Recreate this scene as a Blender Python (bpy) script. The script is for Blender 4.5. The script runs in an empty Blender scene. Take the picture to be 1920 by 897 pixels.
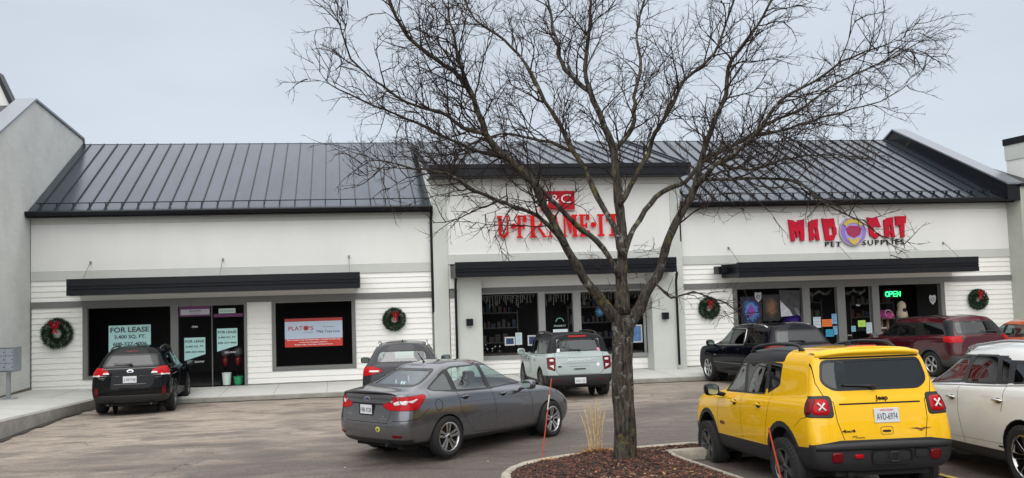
import bpy, bmesh, math, random
from math import sin, cos, pi, radians, atan2, sqrt
from mathutils import Vector, Matrix, geometry
random.seed(7)
S = bpy.context.scene
C = S.collection

# ------------------------------------------------------------------ camera
cam_d = bpy.data.cameras.new('camera'); cam = bpy.data.objects.new('camera', cam_d); C.objects.link(cam)
yaw, pit, rol = radians(7.04), radians(3.19), radians(-1.56)
fw = Vector((sin(yaw)*cos(pit), cos(yaw)*cos(pit), sin(pit)))
rt = Vector((cos(yaw), -sin(yaw), 0)); up = rt.cross(fw)
r2 = rt*cos(rol)+up*sin(rol); u2 = -rt*sin(rol)+up*cos(rol)
M = Matrix.Identity(4)
for i in range(3):
    M[i][0] = r2[i]; M[i][1] = u2[i]; M[i][2] = -fw[i]
M[2][3] = 3.04
cam.matrix_world = M
cam_d.sensor_width = 36; cam_d.lens = 36*1500/1920; cam_d.shift_x = (960-818)/1920
cam_d.clip_end = 2000; cam_d.clip_start = .05
S.camera = cam
# ------------------------------------------------------------------ sky, sun, exposure
SUN_EL, SUN_AZ = radians(40), radians(200)      # soft sun behind the photographer
W = bpy.data.worlds.new('World'); S.world = W; W.use_nodes = True
wn, wl = W.node_tree.nodes, W.node_tree.links
wn.clear()
sky = wn.new('ShaderNodeTexSky'); sky.sky_type = 'NISHITA'; sky.sun_disc = False
sky.sun_elevation = SUN_EL; sky.sun_rotation = SUN_AZ
tc = wn.new('ShaderNodeTexCoord'); sep = wn.new('ShaderNodeSeparateXYZ')
wl.new(tc.outputs['Generated'], sep.inputs[0])
ramp = wn.new('ShaderNodeValToRGB')               # overcast: brighter towards the zenith
e = ramp.color_ramp.elements
e[0].position = 0.0; e[0].color = (.52, .575, .64, 1)
e[1].position = 1.0; e[1].color = (1.75, 1.74, 1.70, 1)
q = e.new(.22); q.color = (.49, .54, .60, 1)
q = e.new(.38); q.color = (.50, .55, .61, 1)
q = e.new(.6); q.color = (1.2, 1.22, 1.24, 1)
wl.new(sep.outputs['Z'], ramp.inputs[0])
nz = wn.new('ShaderNodeTexNoise'); nz.inputs['Scale'].default_value = 1.6; nz.inputs['Detail'].default_value = 5
mpn = wn.new('ShaderNodeMapping'); mpn.inputs['Scale'].default_value = (1, 1, 3.2)
wl.new(tc.outputs['Generated'], mpn.inputs[0]); wl.new(mpn.outputs[0], nz.inputs[0])
mr = wn.new('ShaderNodeMapRange'); mr.inputs[1].default_value = .3; mr.inputs[2].default_value = .7
mr.inputs[3].default_value = .90; mr.inputs[4].default_value = 1.09
wl.new(nz.outputs[0], mr.inputs[0])
vm = wn.new('ShaderNodeVectorMath'); vm.operation = 'SCALE'
wl.new(ramp.outputs[0], vm.inputs[0]); wl.new(mr.outputs[0], vm.inputs['Scale'])
bg1 = wn.new('ShaderNodeBackground'); bg1.inputs[1].default_value = .1
bg2 = wn.new('ShaderNodeBackground'); bg2.inputs[1].default_value = 1.0
wl.new(sky.outputs[0], bg1.inputs[0]); wl.new(vm.outputs[0], bg2.inputs[0])
mx = wn.new('ShaderNodeMixShader'); mx.inputs[0].default_value = .93
wl.new(bg1.outputs[0], mx.inputs[1]); wl.new(bg2.outputs[0], mx.inputs[2])
wo = wn.new('ShaderNodeOutputWorld'); wl.new(mx.outputs[0], wo.inputs[0])
sd = bpy.data.lights.new('sun', 'SUN'); sd.energy = 1.5; sd.angle = radians(80); sd.color = (1, .97, .92)
so = bpy.data.objects.new('sun', sd); C.objects.link(so)
so.rotation_euler = (Vector((sin(SUN_AZ)*cos(SUN_EL), cos(SUN_AZ)*cos(SUN_EL), sin(SUN_EL)))).to_track_quat('Z', 'Y').to_euler()
S.view_settings.view_transform = 'Standard'; S.view_settings.look = 'None'
S.view_settings.exposure = 0.38; S.view_settings.gamma = 1; S.view_settings.use_curve_mapping = False

# ------------------------------------------------------------------ materials
MAT = {}
def lin(c):
    return tuple((x/12.92 if x <= .04045 else ((x+.055)/1.055)**2.4) for x in [v/255 for v in c])
def mat(name, col, rough=.6, metal=0.0, var=.0, vscale=3.0, bump=0.0, bscale=20.0, coat=0.0, emit=0.0, spec=.5, stretch=None, dark_back=False, col2=None):
    if name in MAT: return MAT[name]
    m = bpy.data.materials.new(name); m.use_nodes = True
    n, l = m.node_tree.nodes, m.node_tree.links
    b = n['Principled BSDF']
    c = (*col, 1)
    b.inputs['Base Color'].default_value = c
    b.inputs['Roughness'].default_value = rough; b.inputs['Metallic'].default_value = metal
    b.inputs['Specular IOR Level'].default_value = spec
    if coat: b.inputs['Coat Weight'].default_value = coat; b.inputs['Coat Roughness'].default_value = .04
    if emit:
        b.inputs['Emission Color'].default_value = c; b.inputs['Emission Strength'].default_value = emit
    if var or bump:
        t = n.new('ShaderNodeTexCoord'); mp = n.new('ShaderNodeMapping')
        l.new(t.outputs['Object'], mp.inputs[0])
        if stretch: mp.inputs['Scale'].default_value = stretch
    if var:
        k = n.new('ShaderNodeTexNoise'); k.inputs['Scale'].default_value = vscale; k.inputs['Detail'].default_value = 6
        k.inputs['Roughness'].default_value = .65
        l.new(mp.outputs[0], k.inputs[0])
        r = n.new('ShaderNodeMapRange'); r.inputs[1].default_value = .3; r.inputs[2].default_value = .7
        l.new(k.outputs[0], r.inputs[0])
        x = n.new('ShaderNodeMix'); x.data_type = 'RGBA'
        x.inputs[6].default_value = (*[v*(1-var) for v in (col2 or col)], 1) if not col2 else (*col2, 1)
        x.inputs[7].default_value = (*[min(1, v*(1+var)) for v in col], 1) if not col2 else c
        l.new(r.outputs[0], x.inputs[0]); l.new(x.outputs[2], b.inputs['Base Color'])
    if bump:
        k = n.new('ShaderNodeTexNoise'); k.inputs['Scale'].default_value = bscale; k.inputs['Detail'].default_value = 5
        l.new(mp.outputs[0], k.inputs[0])
        bp = n.new('ShaderNodeBump'); bp.inputs['Strength'].default_value = bump; bp.inputs['Distance'].default_value = .01
        l.new(k.outputs[0], bp.inputs['Height']); l.new(bp.outputs[0], b.inputs['Normal'])
    if dark_back:
        g = n.new('ShaderNodeNewGeometry'); d = n.new('ShaderNodeBsdfDiffuse'); d.inputs[0].default_value = (.03, .03, .032, 1)
        ms = n.new('ShaderNodeMixShader'); l.new(g.outputs['Backfacing'], ms.inputs[0])
        l.new(b.outputs[0], ms.inputs[1]); l.new(d.outputs[0], ms.inputs[2])
        l.new(ms.outputs[0], n['Material Output'].inputs[0])
    MAT[name] = m; return m
def glass(name, tint, trans, rough=.01, refl=.075):
    """thin architectural / car glass: tinted see-through plus a mirror coat"""
    if name in MAT: return MAT[name]
    m = bpy.data.materials.new(name); m.use_nodes = True
    n, l = m.node_tree.nodes, m.node_tree.links
    n.remove(n['Principled BSDF'])
    t = n.new('ShaderNodeBsdfTransparent'); t.inputs[0].default_value = (*[v*trans for v in tint], 1)
    gl = n.new('ShaderNodeBsdfGlossy'); gl.inputs['Roughness'].default_value = rough; gl.inputs[0].default_value = (.95, .98, 1, 1)
    g = n.new('ShaderNodeNewGeometry'); dt = n.new('ShaderNodeVectorMath'); dt.operation = 'DOT_PRODUCT'
    l.new(g.outputs['Normal'], dt.inputs[0]); l.new(g.outputs['Incoming'], dt.inputs[1])
    def mt(op, a, b_):
        x = n.new('ShaderNodeMath'); x.operation = op; x.use_clamp = op != 'ABSOLUTE'
        for i, v in enumerate((a, b_)):
            if isinstance(v, (int, float)): x.inputs[i].default_value = v
            else: l.new(v, x.inputs[i])
        return x.outputs[0]
    f5 = mt('POWER', mt('SUBTRACT', 1.0, mt('ABSOLUTE', dt.outputs['Value'], 0)), 5.0)   # Schlick, same from both sides
    mul = mt('ADD', mt('MULTIPLY', f5, .90), refl)
    ms = n.new('ShaderNodeMixShader'); l.new(mul, ms.inputs[0]); l.new(t.outputs[0], ms.inputs[1]); l.new(gl.outputs[0], ms.inputs[2])
    l.new(ms.outputs[0], n['Material Output'].inputs[0])
    MAT[name] = m; return m

# ------------------------------------------------------------------ mesh helpers
class MB:
    def __init__(s): s.v = []; s.f = []
    def add(s, vs, fs):
        o = len(s.v); s.v += [tuple(v) for v in vs]; s.f += [tuple(i+o for i in f) for f in fs]
    def box(s, x0, x1, y0, y1, z0, z1):
        s.add([(x0,y0,z0),(x1,y0,z0),(x1,y1,z0),(x0,y1,z0),(x0,y0,z1),(x1,y0,z1),(x1,y1,z1),(x0,y1,z1)],
              [(0,3,2,1),(4,5,6,7),(0,1,5,4),(1,2,6,5),(2,3,7,6),(3,0,4,7)])
    def prism(s, pts, axis, a, b):
        """pts: 2D polygon, axis: extrusion axis"""
        n = len(pts)
        def P(p, t):
            return {'y': (p[0], t, p[1]), 'x': (t, p[0], p[1]), 'z': (p[0], p[1], t)}[axis]
        vs = [P(p, a) for p in pts]+[P(p, b) for p in pts]
        fs = [tuple(range(n)), tuple(range(2*n-1, n-1, -1))]+[(i, i+n, (i+1) % n+n, (i+1) % n) for i in range(n)]
        s.add(vs, fs)
    def tube(s, pts, rad, k=8, cap=True):
        pts = [Vector(p) for p in pts]; n = len(pts)
        if not hasattr(rad, '__len__'): rad = [rad]*n
        vs = []; fs = []
        prev = None
        for i, p in enumerate(pts):
            d = (pts[min(i+1, n-1)]-pts[max(i-1, 0)])
            d = d.normalized() if d.length > 1e-9 else Vector((0,0,1))
            if prev is None:
                a = d.orthogonal().normalized()
            else:
                a = prev-d*prev.dot(d)
                a = a.normalized() if a.length > 1e-6 else d.orthogonal().normalized()
            prev = a; b = d.cross(a)
            for j in range(k):
                t = 2*pi*j/k; vs.append(p+(a*cos(t)+b*sin(t))*rad[i])
        for i in range(n-1):
            for j in range(k):
                fs.append((i*k+j, i*k+(j+1) % k, (i+1)*k+(j+1) % k, (i+1)*k+j))
        if cap:
            fs.append(tuple(range(k-1, -1, -1))); fs.append(tuple((n-1)*k+j for j in range(k)))
        s.add(vs, fs)
    def quad(s, a, b, c, d): s.add([a, b, c, d], [(0,1,2,3)])
    def lathe(s, prof, k=32, M=None, closed=False):
        """prof: (r, h) about local z"""
        vs = []; fs = []; n = len(prof)
        for r, h in prof:
            for j in range(k):
                t = 2*pi*j/k; v = Vector((r*cos(t), r*sin(t), h)); vs.append(M@v if M else v)
        m = n if closed else n-1
        for i in range(m):
            for j in range(k):
                i2 = (i+1) % n
                fs.append((i*k+j, i*k+(j+1) % k, i2*k+(j+1) % k, i2*k+j))
        s.add(vs, fs)
    def build(s, name, material, parent=None, smooth=False, bevel=0.0, loc=None):
        me = bpy.data.meshes.new(name); me.from_pydata(s.v, [], s.f); me.update()
        bm = bmesh.new(); bm.from_mesh(me); bmesh.ops.recalc_face_normals(bm, faces=bm.faces); bm.to_mesh(me); bm.free()
        return mesh_obj(name, me, material, parent, smooth, bevel, loc)
def mesh_obj(name, me, material, parent=None, smooth=False, bevel=0.0, loc=None):
    o = bpy.data.objects.new(name, me); C.objects.link(o)
    if material: me.materials.append(material)
    if smooth:
        for p in me.polygons: p.use_smooth = True
    if bevel:
        b = o.modifiers.new('bevel', 'BEVEL'); b.width = bevel; b.segments = 2; b.limit_method = 'ANGLE'; b.angle_limit = radians(40)
    if parent: o.parent = parent
    if loc: o.location = loc
    return o
def thing(name, label, cat, loc=(0,0,0), rotz=0, group=None):
    o = bpy.data.objects.new(name, None); C.objects.link(o); o.empty_display_size = .2
    o.location = loc; o.rotation_euler = (0,0,rotz)
    return tag(o, label, cat, group)
def tag(o, label, cat, group=None):
    o['label'] = label; o['category'] = cat
    if group: o['group'] = group
    return o
def struct(o): o['kind'] = 'structure'; return o
def smooth_angle(o, deg=35):
    me = o.data
    for p in me.polygons: p.use_smooth = True
    bm = bmesh.new(); bm.from_mesh(me)
    for ed in bm.edges:
        if len(ed.link_faces) == 2 and ed.calc_face_angle(0) > radians(deg): ed.smooth = False
    bm.to_mesh(me); bm.free(); return o
def text_mesh(body, x0, x1, z0, z1, y, ext=.004, bold=0.0, keep=False, spacing=1.0):
    """front facing (-Y) text fitted into a box; returns a mesh in world coordinates"""
    cu = bpy.data.curves.new('txt', 'FONT'); cu.body = body; cu.size = 1; cu.extrude = .02; cu.offset = bold; cu.space_character = spacing
    cu.resolution_u = 3
    o = bpy.data.objects.new('txt', cu); C.objects.link(o)
    bpy.context.view_layer.update()
    me = bpy.data.meshes.new_from_object(o.evaluated_get(bpy.context.evaluated_depsgraph_get()))
    bpy.data.objects.remove(o); bpy.data.curves.remove(cu)
    xs = [v.co.x for v in me.vertices]; ys = [v.co.y for v in me.vertices]; zs = [v.co.z for v in me.vertices]
    ax, bx, ay, by = min(xs), max(xs), min(ys), max(ys)
    sx = (x1-x0)/(bx-ax); sy = (z1-z0)/(by-ay)
    if keep: sx = sy = min(sx, sy)
    cx, cz = (x0+x1)/2, (z0+z1)/2
    for v in me.vertices:
        px = cx+(v.co.x-(ax+bx)/2)*sx; pz = cz+(v.co.y-(ay+by)/2)*sy
        v.co = (px, y-(v.co.z-min(zs))/max(1e-6, max(zs)-min(zs))*ext, pz)
    return me
def text(name, body, x0, x1, z0, z1, y, material, parent=None, **k):
    return mesh_obj(name, text_mesh(body, x0, x1, z0, z1, y, **k), material, parent)

# ground profile of the lot (slopes up towards the photographer)
GY = [-70, -25, -8, 0, 4, 9, 11.3, 14, 17, 20, 23.3, 40]
GZ = [3.0, 2.2, 1.7, 1.2, .82, .44, .275, .225, .16, .06, -.13, -.13]  # rise behind the camera added so shop glass mirrors dark ground
def g(Y):
    if Y <= GY[0]: return GZ[0]
    for i in range(len(GY)-1):
        if Y <= GY[i+1]:
            t = (Y-GY[i])/(GY[i+1]-GY[i]); return GZ[i]+(GZ[i+1]-GZ[i])*t
    return GZ[-1]
def sm(t): t = max(0., min(1., t)); return t*t*(3-2*t)
def walkz(X, Y):
    t = sm((-4.6-X)/4.6)
    return .069*max(0, 23.3-Y)+t*(.13+.03*min(2.7, max(0, 26-Y)))

# palette
m_stucco = mat('stucco', (.71,.71,.685), .85, var=.03, vscale=1.3, stretch=(1.0,1,.5), bump=.25, bscale=180)
m_stucco2 = mat('stucco_grey_green', (.52,.54,.50), .85, var=.05, vscale=1.2, bump=.25, bscale=160)
m_siding = mat('white_siding', (.78,.775,.74), .6, var=.03, vscale=2.0, bump=.08, bscale=60, stretch=(.3,1,6))
m_band = mat('light_band', (.50,.51,.48), .7, var=.03)
m_trim = mat('grey_trim', (.155,.155,.15), .6, var=.06, vscale=2)
m_trim2 = mat('mid_grey_mullion', (.26,.265,.26), .6, var=.05)
m_black = mat('black_metal', (.006,.007,.010), .35, spec=.28, var=.2, vscale=4)
m_roof = mat('standing_seam_metal', (.060,.076,.102), .24, metal=.75, var=.16, vscale=.9, stretch=(1.5,.4,.4))
m_conc = mat('concrete_walk', (.50,.50,.475), .85, var=.07, vscale=1.4, bump=.3, bscale=90)
m_curb = mat('concrete_curb', (.30,.29,.26), .9, var=.22, vscale=3.5, bump=.4, bscale=60)
m_dark = mat('dark_interior', (.012,.012,.013), .9)
m_win = glass('shop_glass', (.75,.85,.82), .42, refl=.10)
m_white = mat('white_paint', (.75,.76,.76), .5)
m_red = mat('sign_red', (.72,.008,.012), .4)

# ================================================================== GROUND
def ground_mat():
    m = bpy.data.materials.new('asphalt'); m.use_nodes = True
    n, l = m.node_tree.nodes, m.node_tree.links; b = n['Principled BSDF']
    t = n.new('ShaderNodeTexCoord'); sp = n.new('ShaderNodeSeparateXYZ'); l.new(t.outputs['Object'], sp.inputs[0])
    def noise(scale, st, detail=6, rough=.6, dist=0):
        mp = n.new('ShaderNodeMapping'); mp.inputs['Scale'].default_value = st; l.new(t.outputs['Object'], mp.inputs[0])
        k = n.new('ShaderNodeTexNoise'); k.inputs['Scale'].default_value = scale; k.inputs['Detail'].default_value = detail
        k.inputs['Roughness'].default_value = rough; k.inputs['Distortion'].default_value = dist
        l.new(mp.outputs[0], k.inputs[0]); return k.outputs[0]
    def mr(src, a, b_, c, d):
        r = n.new('ShaderNodeMapRange'); r.inputs[1].default_value = a; r.inputs[2].default_value = b_
        r.inputs[3].default_value = c; r.inputs[4].default_value = d; r.interpolation_type = 'SMOOTHSTEP'
        l.new(src, r.inputs[0]); return r.outputs[0]
    def math_(op, a, b_):
        x = n.new('ShaderNodeMath'); x.operation = op
        for i, v in enumerate((a, b_)):
            if isinstance(v, (int, float)): x.inputs[i].default_value = v
            else: l.new(v, x.inputs[i])
        return x.outputs[0]
    def mix(f, a, b_):
        x = n.new('ShaderNodeMix'); x.data_type = 'RGBA'
        if isinstance(f, (int, float)): x.inputs[0].default_value = f
        else: l.new(f, x.inputs[0])
        for i, v in ((6, a), (7, b_)):
            if isinstance(v, tuple): x.inputs[i].default_value = (*v, 1)
            else: l.new(v, x.inputs[i])
        return x.outputs[2]
    big = noise(.35, (1, 2.2, 1), 5, .6, .6)
    fine = noise(60, (1, 1, 1), 3, .7)
    med = noise(3.0, (.6, 2.2, 1), 10, .78, .3)
    streak = noise(1.5, (.40, 3.0, 1), 10, .74, .35)
    grit = noise(17, (1, 1.6, 1), 9, .82)
    # salt dust lies towards the shops and further left
    f = math_('SUBTRACT', sp.outputs['Y'], math_('MULTIPLY', sp.outputs['X'], .42))
    f = math_('ADD', f, math_('MULTIPLY', math_('SUBTRACT', big, .5), 14.0))
    dust = mr(f, 12.2, 19.5, 0, 1)
    near = mr(math_('ADD', sp.outputs['Y'], math_('MULTIPLY', math_('SUBTRACT', med, .5), 3.5)), 19.0, 21.0, 0, 1)
    dust = math_('MAXIMUM', dust, math_('MULTIPLY', near, .75))
    base = mix(mr(med, .3, .7, 0, 1), (.056,.040,.033), (.094,.070,.057))
    tan = mix(mr(med, .3, .7, 0, 1), (.20,.155,.12), (.44,.365,.30))
    col = mix(dust, base, tan)
    # dark tyre smears and worn ruts
    ru = mr(streak, .57, .67, 0, .72)
    col = mix(ru, col, (.10,.082,.07))
    pale = mr(streak, .25, .38, .5, 0)
    col = mix(math_('MULTIPLY', pale, dust), col, (.50,.45,.40))
    # aggregate
    col = mix(mr(grit, .50, .66, 0, .42), col, (.33,.295,.26)); col = mix(mr(grit, .46, .32, 0, .55), col, (.035,.028,.024))
    col = mix(mr(fine, .35, .75, 0, .38), col, (.30,.28,.26))
    col = mix(mr(fine, .62, .30, 0, .30), col, (.02,.02,.02))
    # wandering cracks
    vo = n.new('ShaderNodeTexVoronoi'); vo.feature = 'DISTANCE_TO_EDGE'; vo.inputs['Scale'].default_value = .23
    mp = n.new('ShaderNodeMapping'); l.new(t.outputs['Object'], mp.inputs[0]); mp.inputs['Scale'].default_value = (.6, 1.3, 1)
    ad = n.new('ShaderNodeVectorMath'); ad.operation = 'ADD'
    kn = n.new('ShaderNodeTexNoise'); kn.inputs['Scale'].default_value = 1.3; kn.inputs['Detail'].default_value = 6
    l.new(t.outputs['Object'], kn.inputs[0]); l.new(mp.outputs[0], ad.inputs[0])
    sc = n.new('ShaderNodeVectorMath'); sc.operation = 'SCALE'; sc.inputs['Scale'].default_value = .9
    l.new(kn.outputs['Color'], sc.inputs[0]); l.new(sc.outputs[0], ad.inputs[1]); l.new(ad.outputs[0], vo.inputs['Vector'])
    crack = mr(vo.outputs['Distance'], .0005, .0035, .75, 0)
    gate = mr(big, .46, .56, 0, 1)
    col = mix(math_('MULTIPLY', crack, gate), col, (.02,.018,.016))
    damp = noise(.9, (.7, 1.8, 1), 9, .7, .4)
    col = mix(mr(damp, .48, .60, 0, .48), col, (.060,.047,.040)); col = mix(mr(damp, .44, .33, 0, .30), col, (.30,.255,.21))
    l.new(col, b.inputs['Base Color'])
    l.new(mr(damp, .45, .60, .85, .5), b.inputs['Roughness'])
    bp = n.new('ShaderNodeBump'); bp.inputs['Strength'].default_value = .5; bp.inputs['Distance'].default_value = .012
    l.new(fine, bp.inputs['Height']); l.new(bp.outputs[0], b.inputs['Normal'])
    return m
m_asph = ground_mat()
def grid_sheet(name, xs, ys, zf, material, smooth=True):
    vs = []; fs = []
    for y in ys:
        for x in xs: vs.append((x, y, zf(x, y)))
    nx = len(xs)
    for j in range(len(ys)-1):
        for i in range(nx-1): fs.append((j*nx+i, j*nx+i+1, (j+1)*nx+i+1, (j+1)*nx+i))
    me = bpy.data.meshes.new(name); me.from_pydata(vs, [], fs)
    return mesh_obj(name, me, material, None, smooth)
ys = sorted(set([-400, -150, -70, -40]+[i*1.0 for i in range(-25, 24)]+[23.3, 40, 80, 400, 900]))
xs = [-900, -200, -60]+[i*2.0 for i in range(-20, 31)]+[100, 300, 900]
struct(grid_sheet('ground', xs, ys, lambda x, y: g(y)+.012*sin(x*.9+y*.5)*sin(y*.7) if -20 < y < 22 else g(y), m_asph))

struct(grid_sheet('reflection_bank', [i*20.0 for i in range(-12, 13)], [-70, -76, -84, -95, -110], lambda x, y: 2.9+(-70-y)*.15*(1+.25*sin(x*.03)+.1*sin(x*.11)) if y > -96 else 6.5+1.5*sin(x*.03), mat('reflection_bank_dark', (.035,.034,.026), .95, var=.5, vscale=.3)))  # added bank out of view, darkens the horizon mirrored in the cars

# sidewalk: along the shops plus an arm that climbs along the left building
def slab(name, xs, ys, inside, material, top, depth):
    mb = MB()
    for i in range(len(xs)-1):
        for j in range(len(ys)-1):
            if not inside((xs[i]+xs[i+1])/2, (ys[j]+ys[j+1])/2): continue
            x0, x1, y0, y1 = xs[i], xs[i+1], ys[j], ys[j+1]
            P = [(x0,y0),(x1,y0),(x1,y1),(x0,y1)]
            t = [(x, y, top(x, y)) for x, y in P]; b_ = [(x, y, top(x, y)-depth) for x, y in P]
            mb.quad(*t)
            for k, nb in enumerate([(0,-1),(1,0),(0,1),(-1,0)]):
                cx, cy = (x0+x1)/2+nb[0]*(x1-x0)*.51, (y0+y1)/2+nb[1]*(y1-y0)*.51
                cx = (x0-.01 if nb[0] < 0 else x1+.01 if nb[0] > 0 else cx); cy = (y0-.01 if nb[1] < 0 else y1+.01 if nb[1] > 0 else cy)
                if not inside(cx, cy):
                    a, c = k, (k+1) % 4; mb.quad(t[a], b_[a], b_[c], t[c])
    o = mb.build(name, material)
    bm = bmesh.new(); bm.from_mesh(o.data); bmesh.ops.remove_doubles(bm, verts=bm.verts, dist=.001)
    bmesh.ops.recalc_face_normals(bm, faces=bm.faces); bm.to_mesh(o.data); bm.free()
    return o
CX0, CY0, RR = -6.72, 23.38, 1.1        # inner kerb corner
def curb_line(x):                       # Y of the kerb front edge for a given x right of the arm
    return 23.38
def in_walk(x, y):
    if x < -9.41 or x > 27 or y > 26.02: return False
    if y > 23.52: return True
    return x < -6.92
def in_curb(x, y):
    if x < -9.41 or x > 27 or y > 26.02: return False
    if in_walk(x, y): return False
    return y > 23.36 or x < -6.76
wx = sorted(set([-9.41, -8.6, -7.8, -6.92, -6.76]+[-6+i*1.5 for i in range(23)]))
wy = sorted(set([8+i*1.0 for i in range(16)]+[23.36, 23.52, 24.4, 25.2, 26.02]))
struct(slab('sidewalk', wx, wy, in_walk, m_conc, walkz, .35))
struct(slab('kerb', wx, wy, in_curb, m_curb, lambda x, y: walkz(x, y)-.006, .45))
mb = MB()                               # expansion joints
for x in [i*1.52-8 for i in range(23)]:
    mb.quad((x-.006, 23.53, walkz(x, 23.53)+.003), (x+.006, 23.53, walkz(x, 23.53)+.003), (x+.006, 25.9, walkz(x, 25.9)+.003), (x-.006, 25.9, walkz(x, 25.9)+.003))
for y in (12.5, 14, 15.5, 17, 18.5, 20, 21.5, 23.5):
    for a, b_ in ((-9.4, -8.6), (-8.6, -7.8), (-7.8, -6.93)):
        mb.quad((a, y-.007, walkz(a, y-.007)+.004), (b_, y-.007, walkz(b_, y-.007)+.004), (b_, y+.007, walkz(b_, y+.007)+.004), (a, y+.007, walkz(a, y+.007)+.004))
struct(mb.build('sidewalk_joints', mat('joint', (.16,.14,.12), .9)))

# dark gutter dirt along the kerb foot
mb = MB(); random.seed(3)
x = -6.7
while x < 26:
    w_ = .05+.05*random.random(); mb.quad((x, 23.36, g(23.36)+.016), (x+.5, 23.36, g(23.36)+.016), (x+.5, 23.36-w_, g(23.36-w_)+.014), (x, 23.36-w_, g(23.36-w_)+.014)); x += .5
y = 23.3
while y > 9:
    w_ = .09+.10*random.random(); y2 = y-.5
    mb.quad((-6.76, y, g(y)+.02), (-6.76+w_, y, g(y)+.02), (-6.76+w_, y2, g(y2)+.02), (-6.76, y2, g(y2)+.02)); y = y2
struct(mb.build('gutter_dirt', mat('gutter_dirt', (.05,.042,.036), .9, var=.4, vscale=6)))

# faded yellow stall lines on the right
m_yel = mat('worn_yellow_paint', (.42,.30,.075), .8, var=.45, vscale=9)
def stall(x0, y0, x1, y1, w=.09):
    mb = MB(); n = 12; d = Vector((x1-x0, y1-y0)).normalized(); px, py = -d.y*w/2, d.x*w/2
    for i in range(n):
        a, b_ = i/n, (i+1)/n
        P = []
        for t, s in ((a,-1),(b_,-1),(b_,1),(a,1)):
            X = x0+(x1-x0)*t+px*s; Y = y0+(y1-y0)*t+py*s
            P.append((X, Y, g(Y)+.02))
        mb.quad(*P)
    return struct(mb.build('stall_line', m_yel))
stall(7.75, 11.3, 7.32, 5.6); stall(10.6, 11.3, 10.17, 5.6); stall(13.4, 11.3, 13.0, 5.6)


# ================================================================== SHOP BUILDING
YW = 26.0
shop = thing('shop_building', 'long single storey white shop row with black standing seam metal roof', 'building', (0, YW, 0))
def B(mbx, name, material, parent=shop, **k):     # build in world coords under a parent
    o = mbx.build(name, material, None, **k); o.parent = parent
    o.matrix_parent_inverse = Matrix.Translation(-world_loc(parent)); return o
def world_loc(p):
    v = Vector((0,0,0))
    while p is not None:
        if p.type == 'EMPTY': v += p.location
        p = p.parent
    return v
def wall_open(mbx, x0, x1, z0, z1, rects, y0, y1):
    xs_ = sorted(set([x0, x1]+[v for r in rects for v in r[:2] if x0 < v < x1])); zs_ = sorted(set([z0, z1]+[v for r in rects for v in r[2:] if z0 < v < z1]))
    for i in range(len(xs_)-1):
        for j in range(len(zs_)-1):
            cx, cz = (xs_[i]+xs_[i+1])/2, (zs_[j]+zs_[j+1])/2
            if any(r[0] < cx < r[1] and r[2] < cz < r[3] for r in rects): continue
            mbx.box(xs_[i], xs_[i+1], y0, y1, zs_[j], zs_[j+1])
# openings x0 x1 z0 z1 (outer trim edge)
OP_L = [(-7.87,-2.90,-.2,2.62), (-2.13,.52,.44,2.62)]
OP_L = [(-7.87,-5.14,.38,2.62), (-5.14,-2.90,-.2,2.62), (-2.13,.52,.44,2.62)]
OP_C = [(4.6,6.66,.50,2.80), (6.66,7.86,-.2,2.80), (7.86,10.30,.42,2.80)]
OP_R = [(13.36,16.02,.5,2.62), (16.02,18.60,-.2,2.62), (18.60,21.25,.5,2.62)]
ALL = OP_L+OP_C+OP_R
mbw = MB(); wall_open(mbw, -9.41, 23.9, -.25, 5.6, [(r[0]+.06, r[1]-.06, r[2]+.05 if r[2] > 0 else -.3, r[3]-.06) for r in ALL], YW+.03, YW+.22)
B(mbw, 'core_wall', m_stucco2)
# lapped siding boards, each a real wedge
def siding(mbx, x0, x1, z0, z1, rects, y, pitch=.174, base=None):
    z = z0
    zf = z0 if base is None else base
    k = math.floor((z0-zf)/pitch)*pitch+zf; z = k
    while z < z1-.005:
        a, b_ = max(z, z0), min(z+pitch, z1)
        if b_-a > .01:
            segs = [(x0, x1)]
            for r in rects:
                if r[2] < (a+b_)/2 < r[3]:
                    ns = []
                    for s0, s1 in segs:
                        if r[1] <= s0 or r[0] >= s1: ns.append((s0, s1)); continue
                        if r[0] > s0: ns.append((s0, r[0]))
                        if r[1] < s1: ns.append((r[1], s1))
                    segs = ns
            for s0, s1 in segs:
                if s1-s0 < .02: continue
                mbx.add([(s0,y-.028,a),(s1,y-.028,a),(s1,y-.004,b_),(s0,y-.004,b_),(s0,y+.03,a),(s1,y+.03,a),(s1,y+.03,b_),(s0,y+.03,b_)],
                        [(0,1,2,3),(4,5,1,0),(3,2,6,7),(0,3,7,4),(1,5,6,2)])
        z += pitch
mbs = MB()
OPX = [(r[0], r[1], r[2] if r[2] > 0 else -1, r[3]) for r in ALL]
siding(mbs, -9.38, 3.00, .04, 2.61, OPX, YW, base=.04)
siding(mbs, -9.38, 3.00, 2.80, 3.45, [], YW, base=2.80-.03)
siding(mbs, 11.58, 23.90, .04, 2.61, OPX, YW, base=.04)
siding(mbs, 11.58, 23.90, 2.80, 3.45, [], YW, base=2.77)
siding(mbs, 4.5, 10.35, .02, .50, OPX, YW, base=.02)
siding(mbs, 3.58, 3.75, .02, 2.6, [], YW-.2, base=.02)
B(mbs, 'siding', m_siding)
def B1(name, m, *bx, **k):
    mm = MB(); mm.box(*bx); return B(mm, name, m, **k)
for a, b_ in ((-9.385, 3.0), (11.55, 23.9)):
    B1('frieze_band', m_band, a, b_, YW-.045, YW+.05, 3.45, 3.73); B1('frieze_band', m_band, a, b_, YW-.03, YW+.05, 5.19, 5.56)
    B1('stucco_panel', m_stucco, a, b_, YW-.025, YW+.06, 3.735, 5.185)
    B1('trim_band', m_trim, a-.004, b_, YW-.06, YW+.06, 2.612, 2.80)
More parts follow.
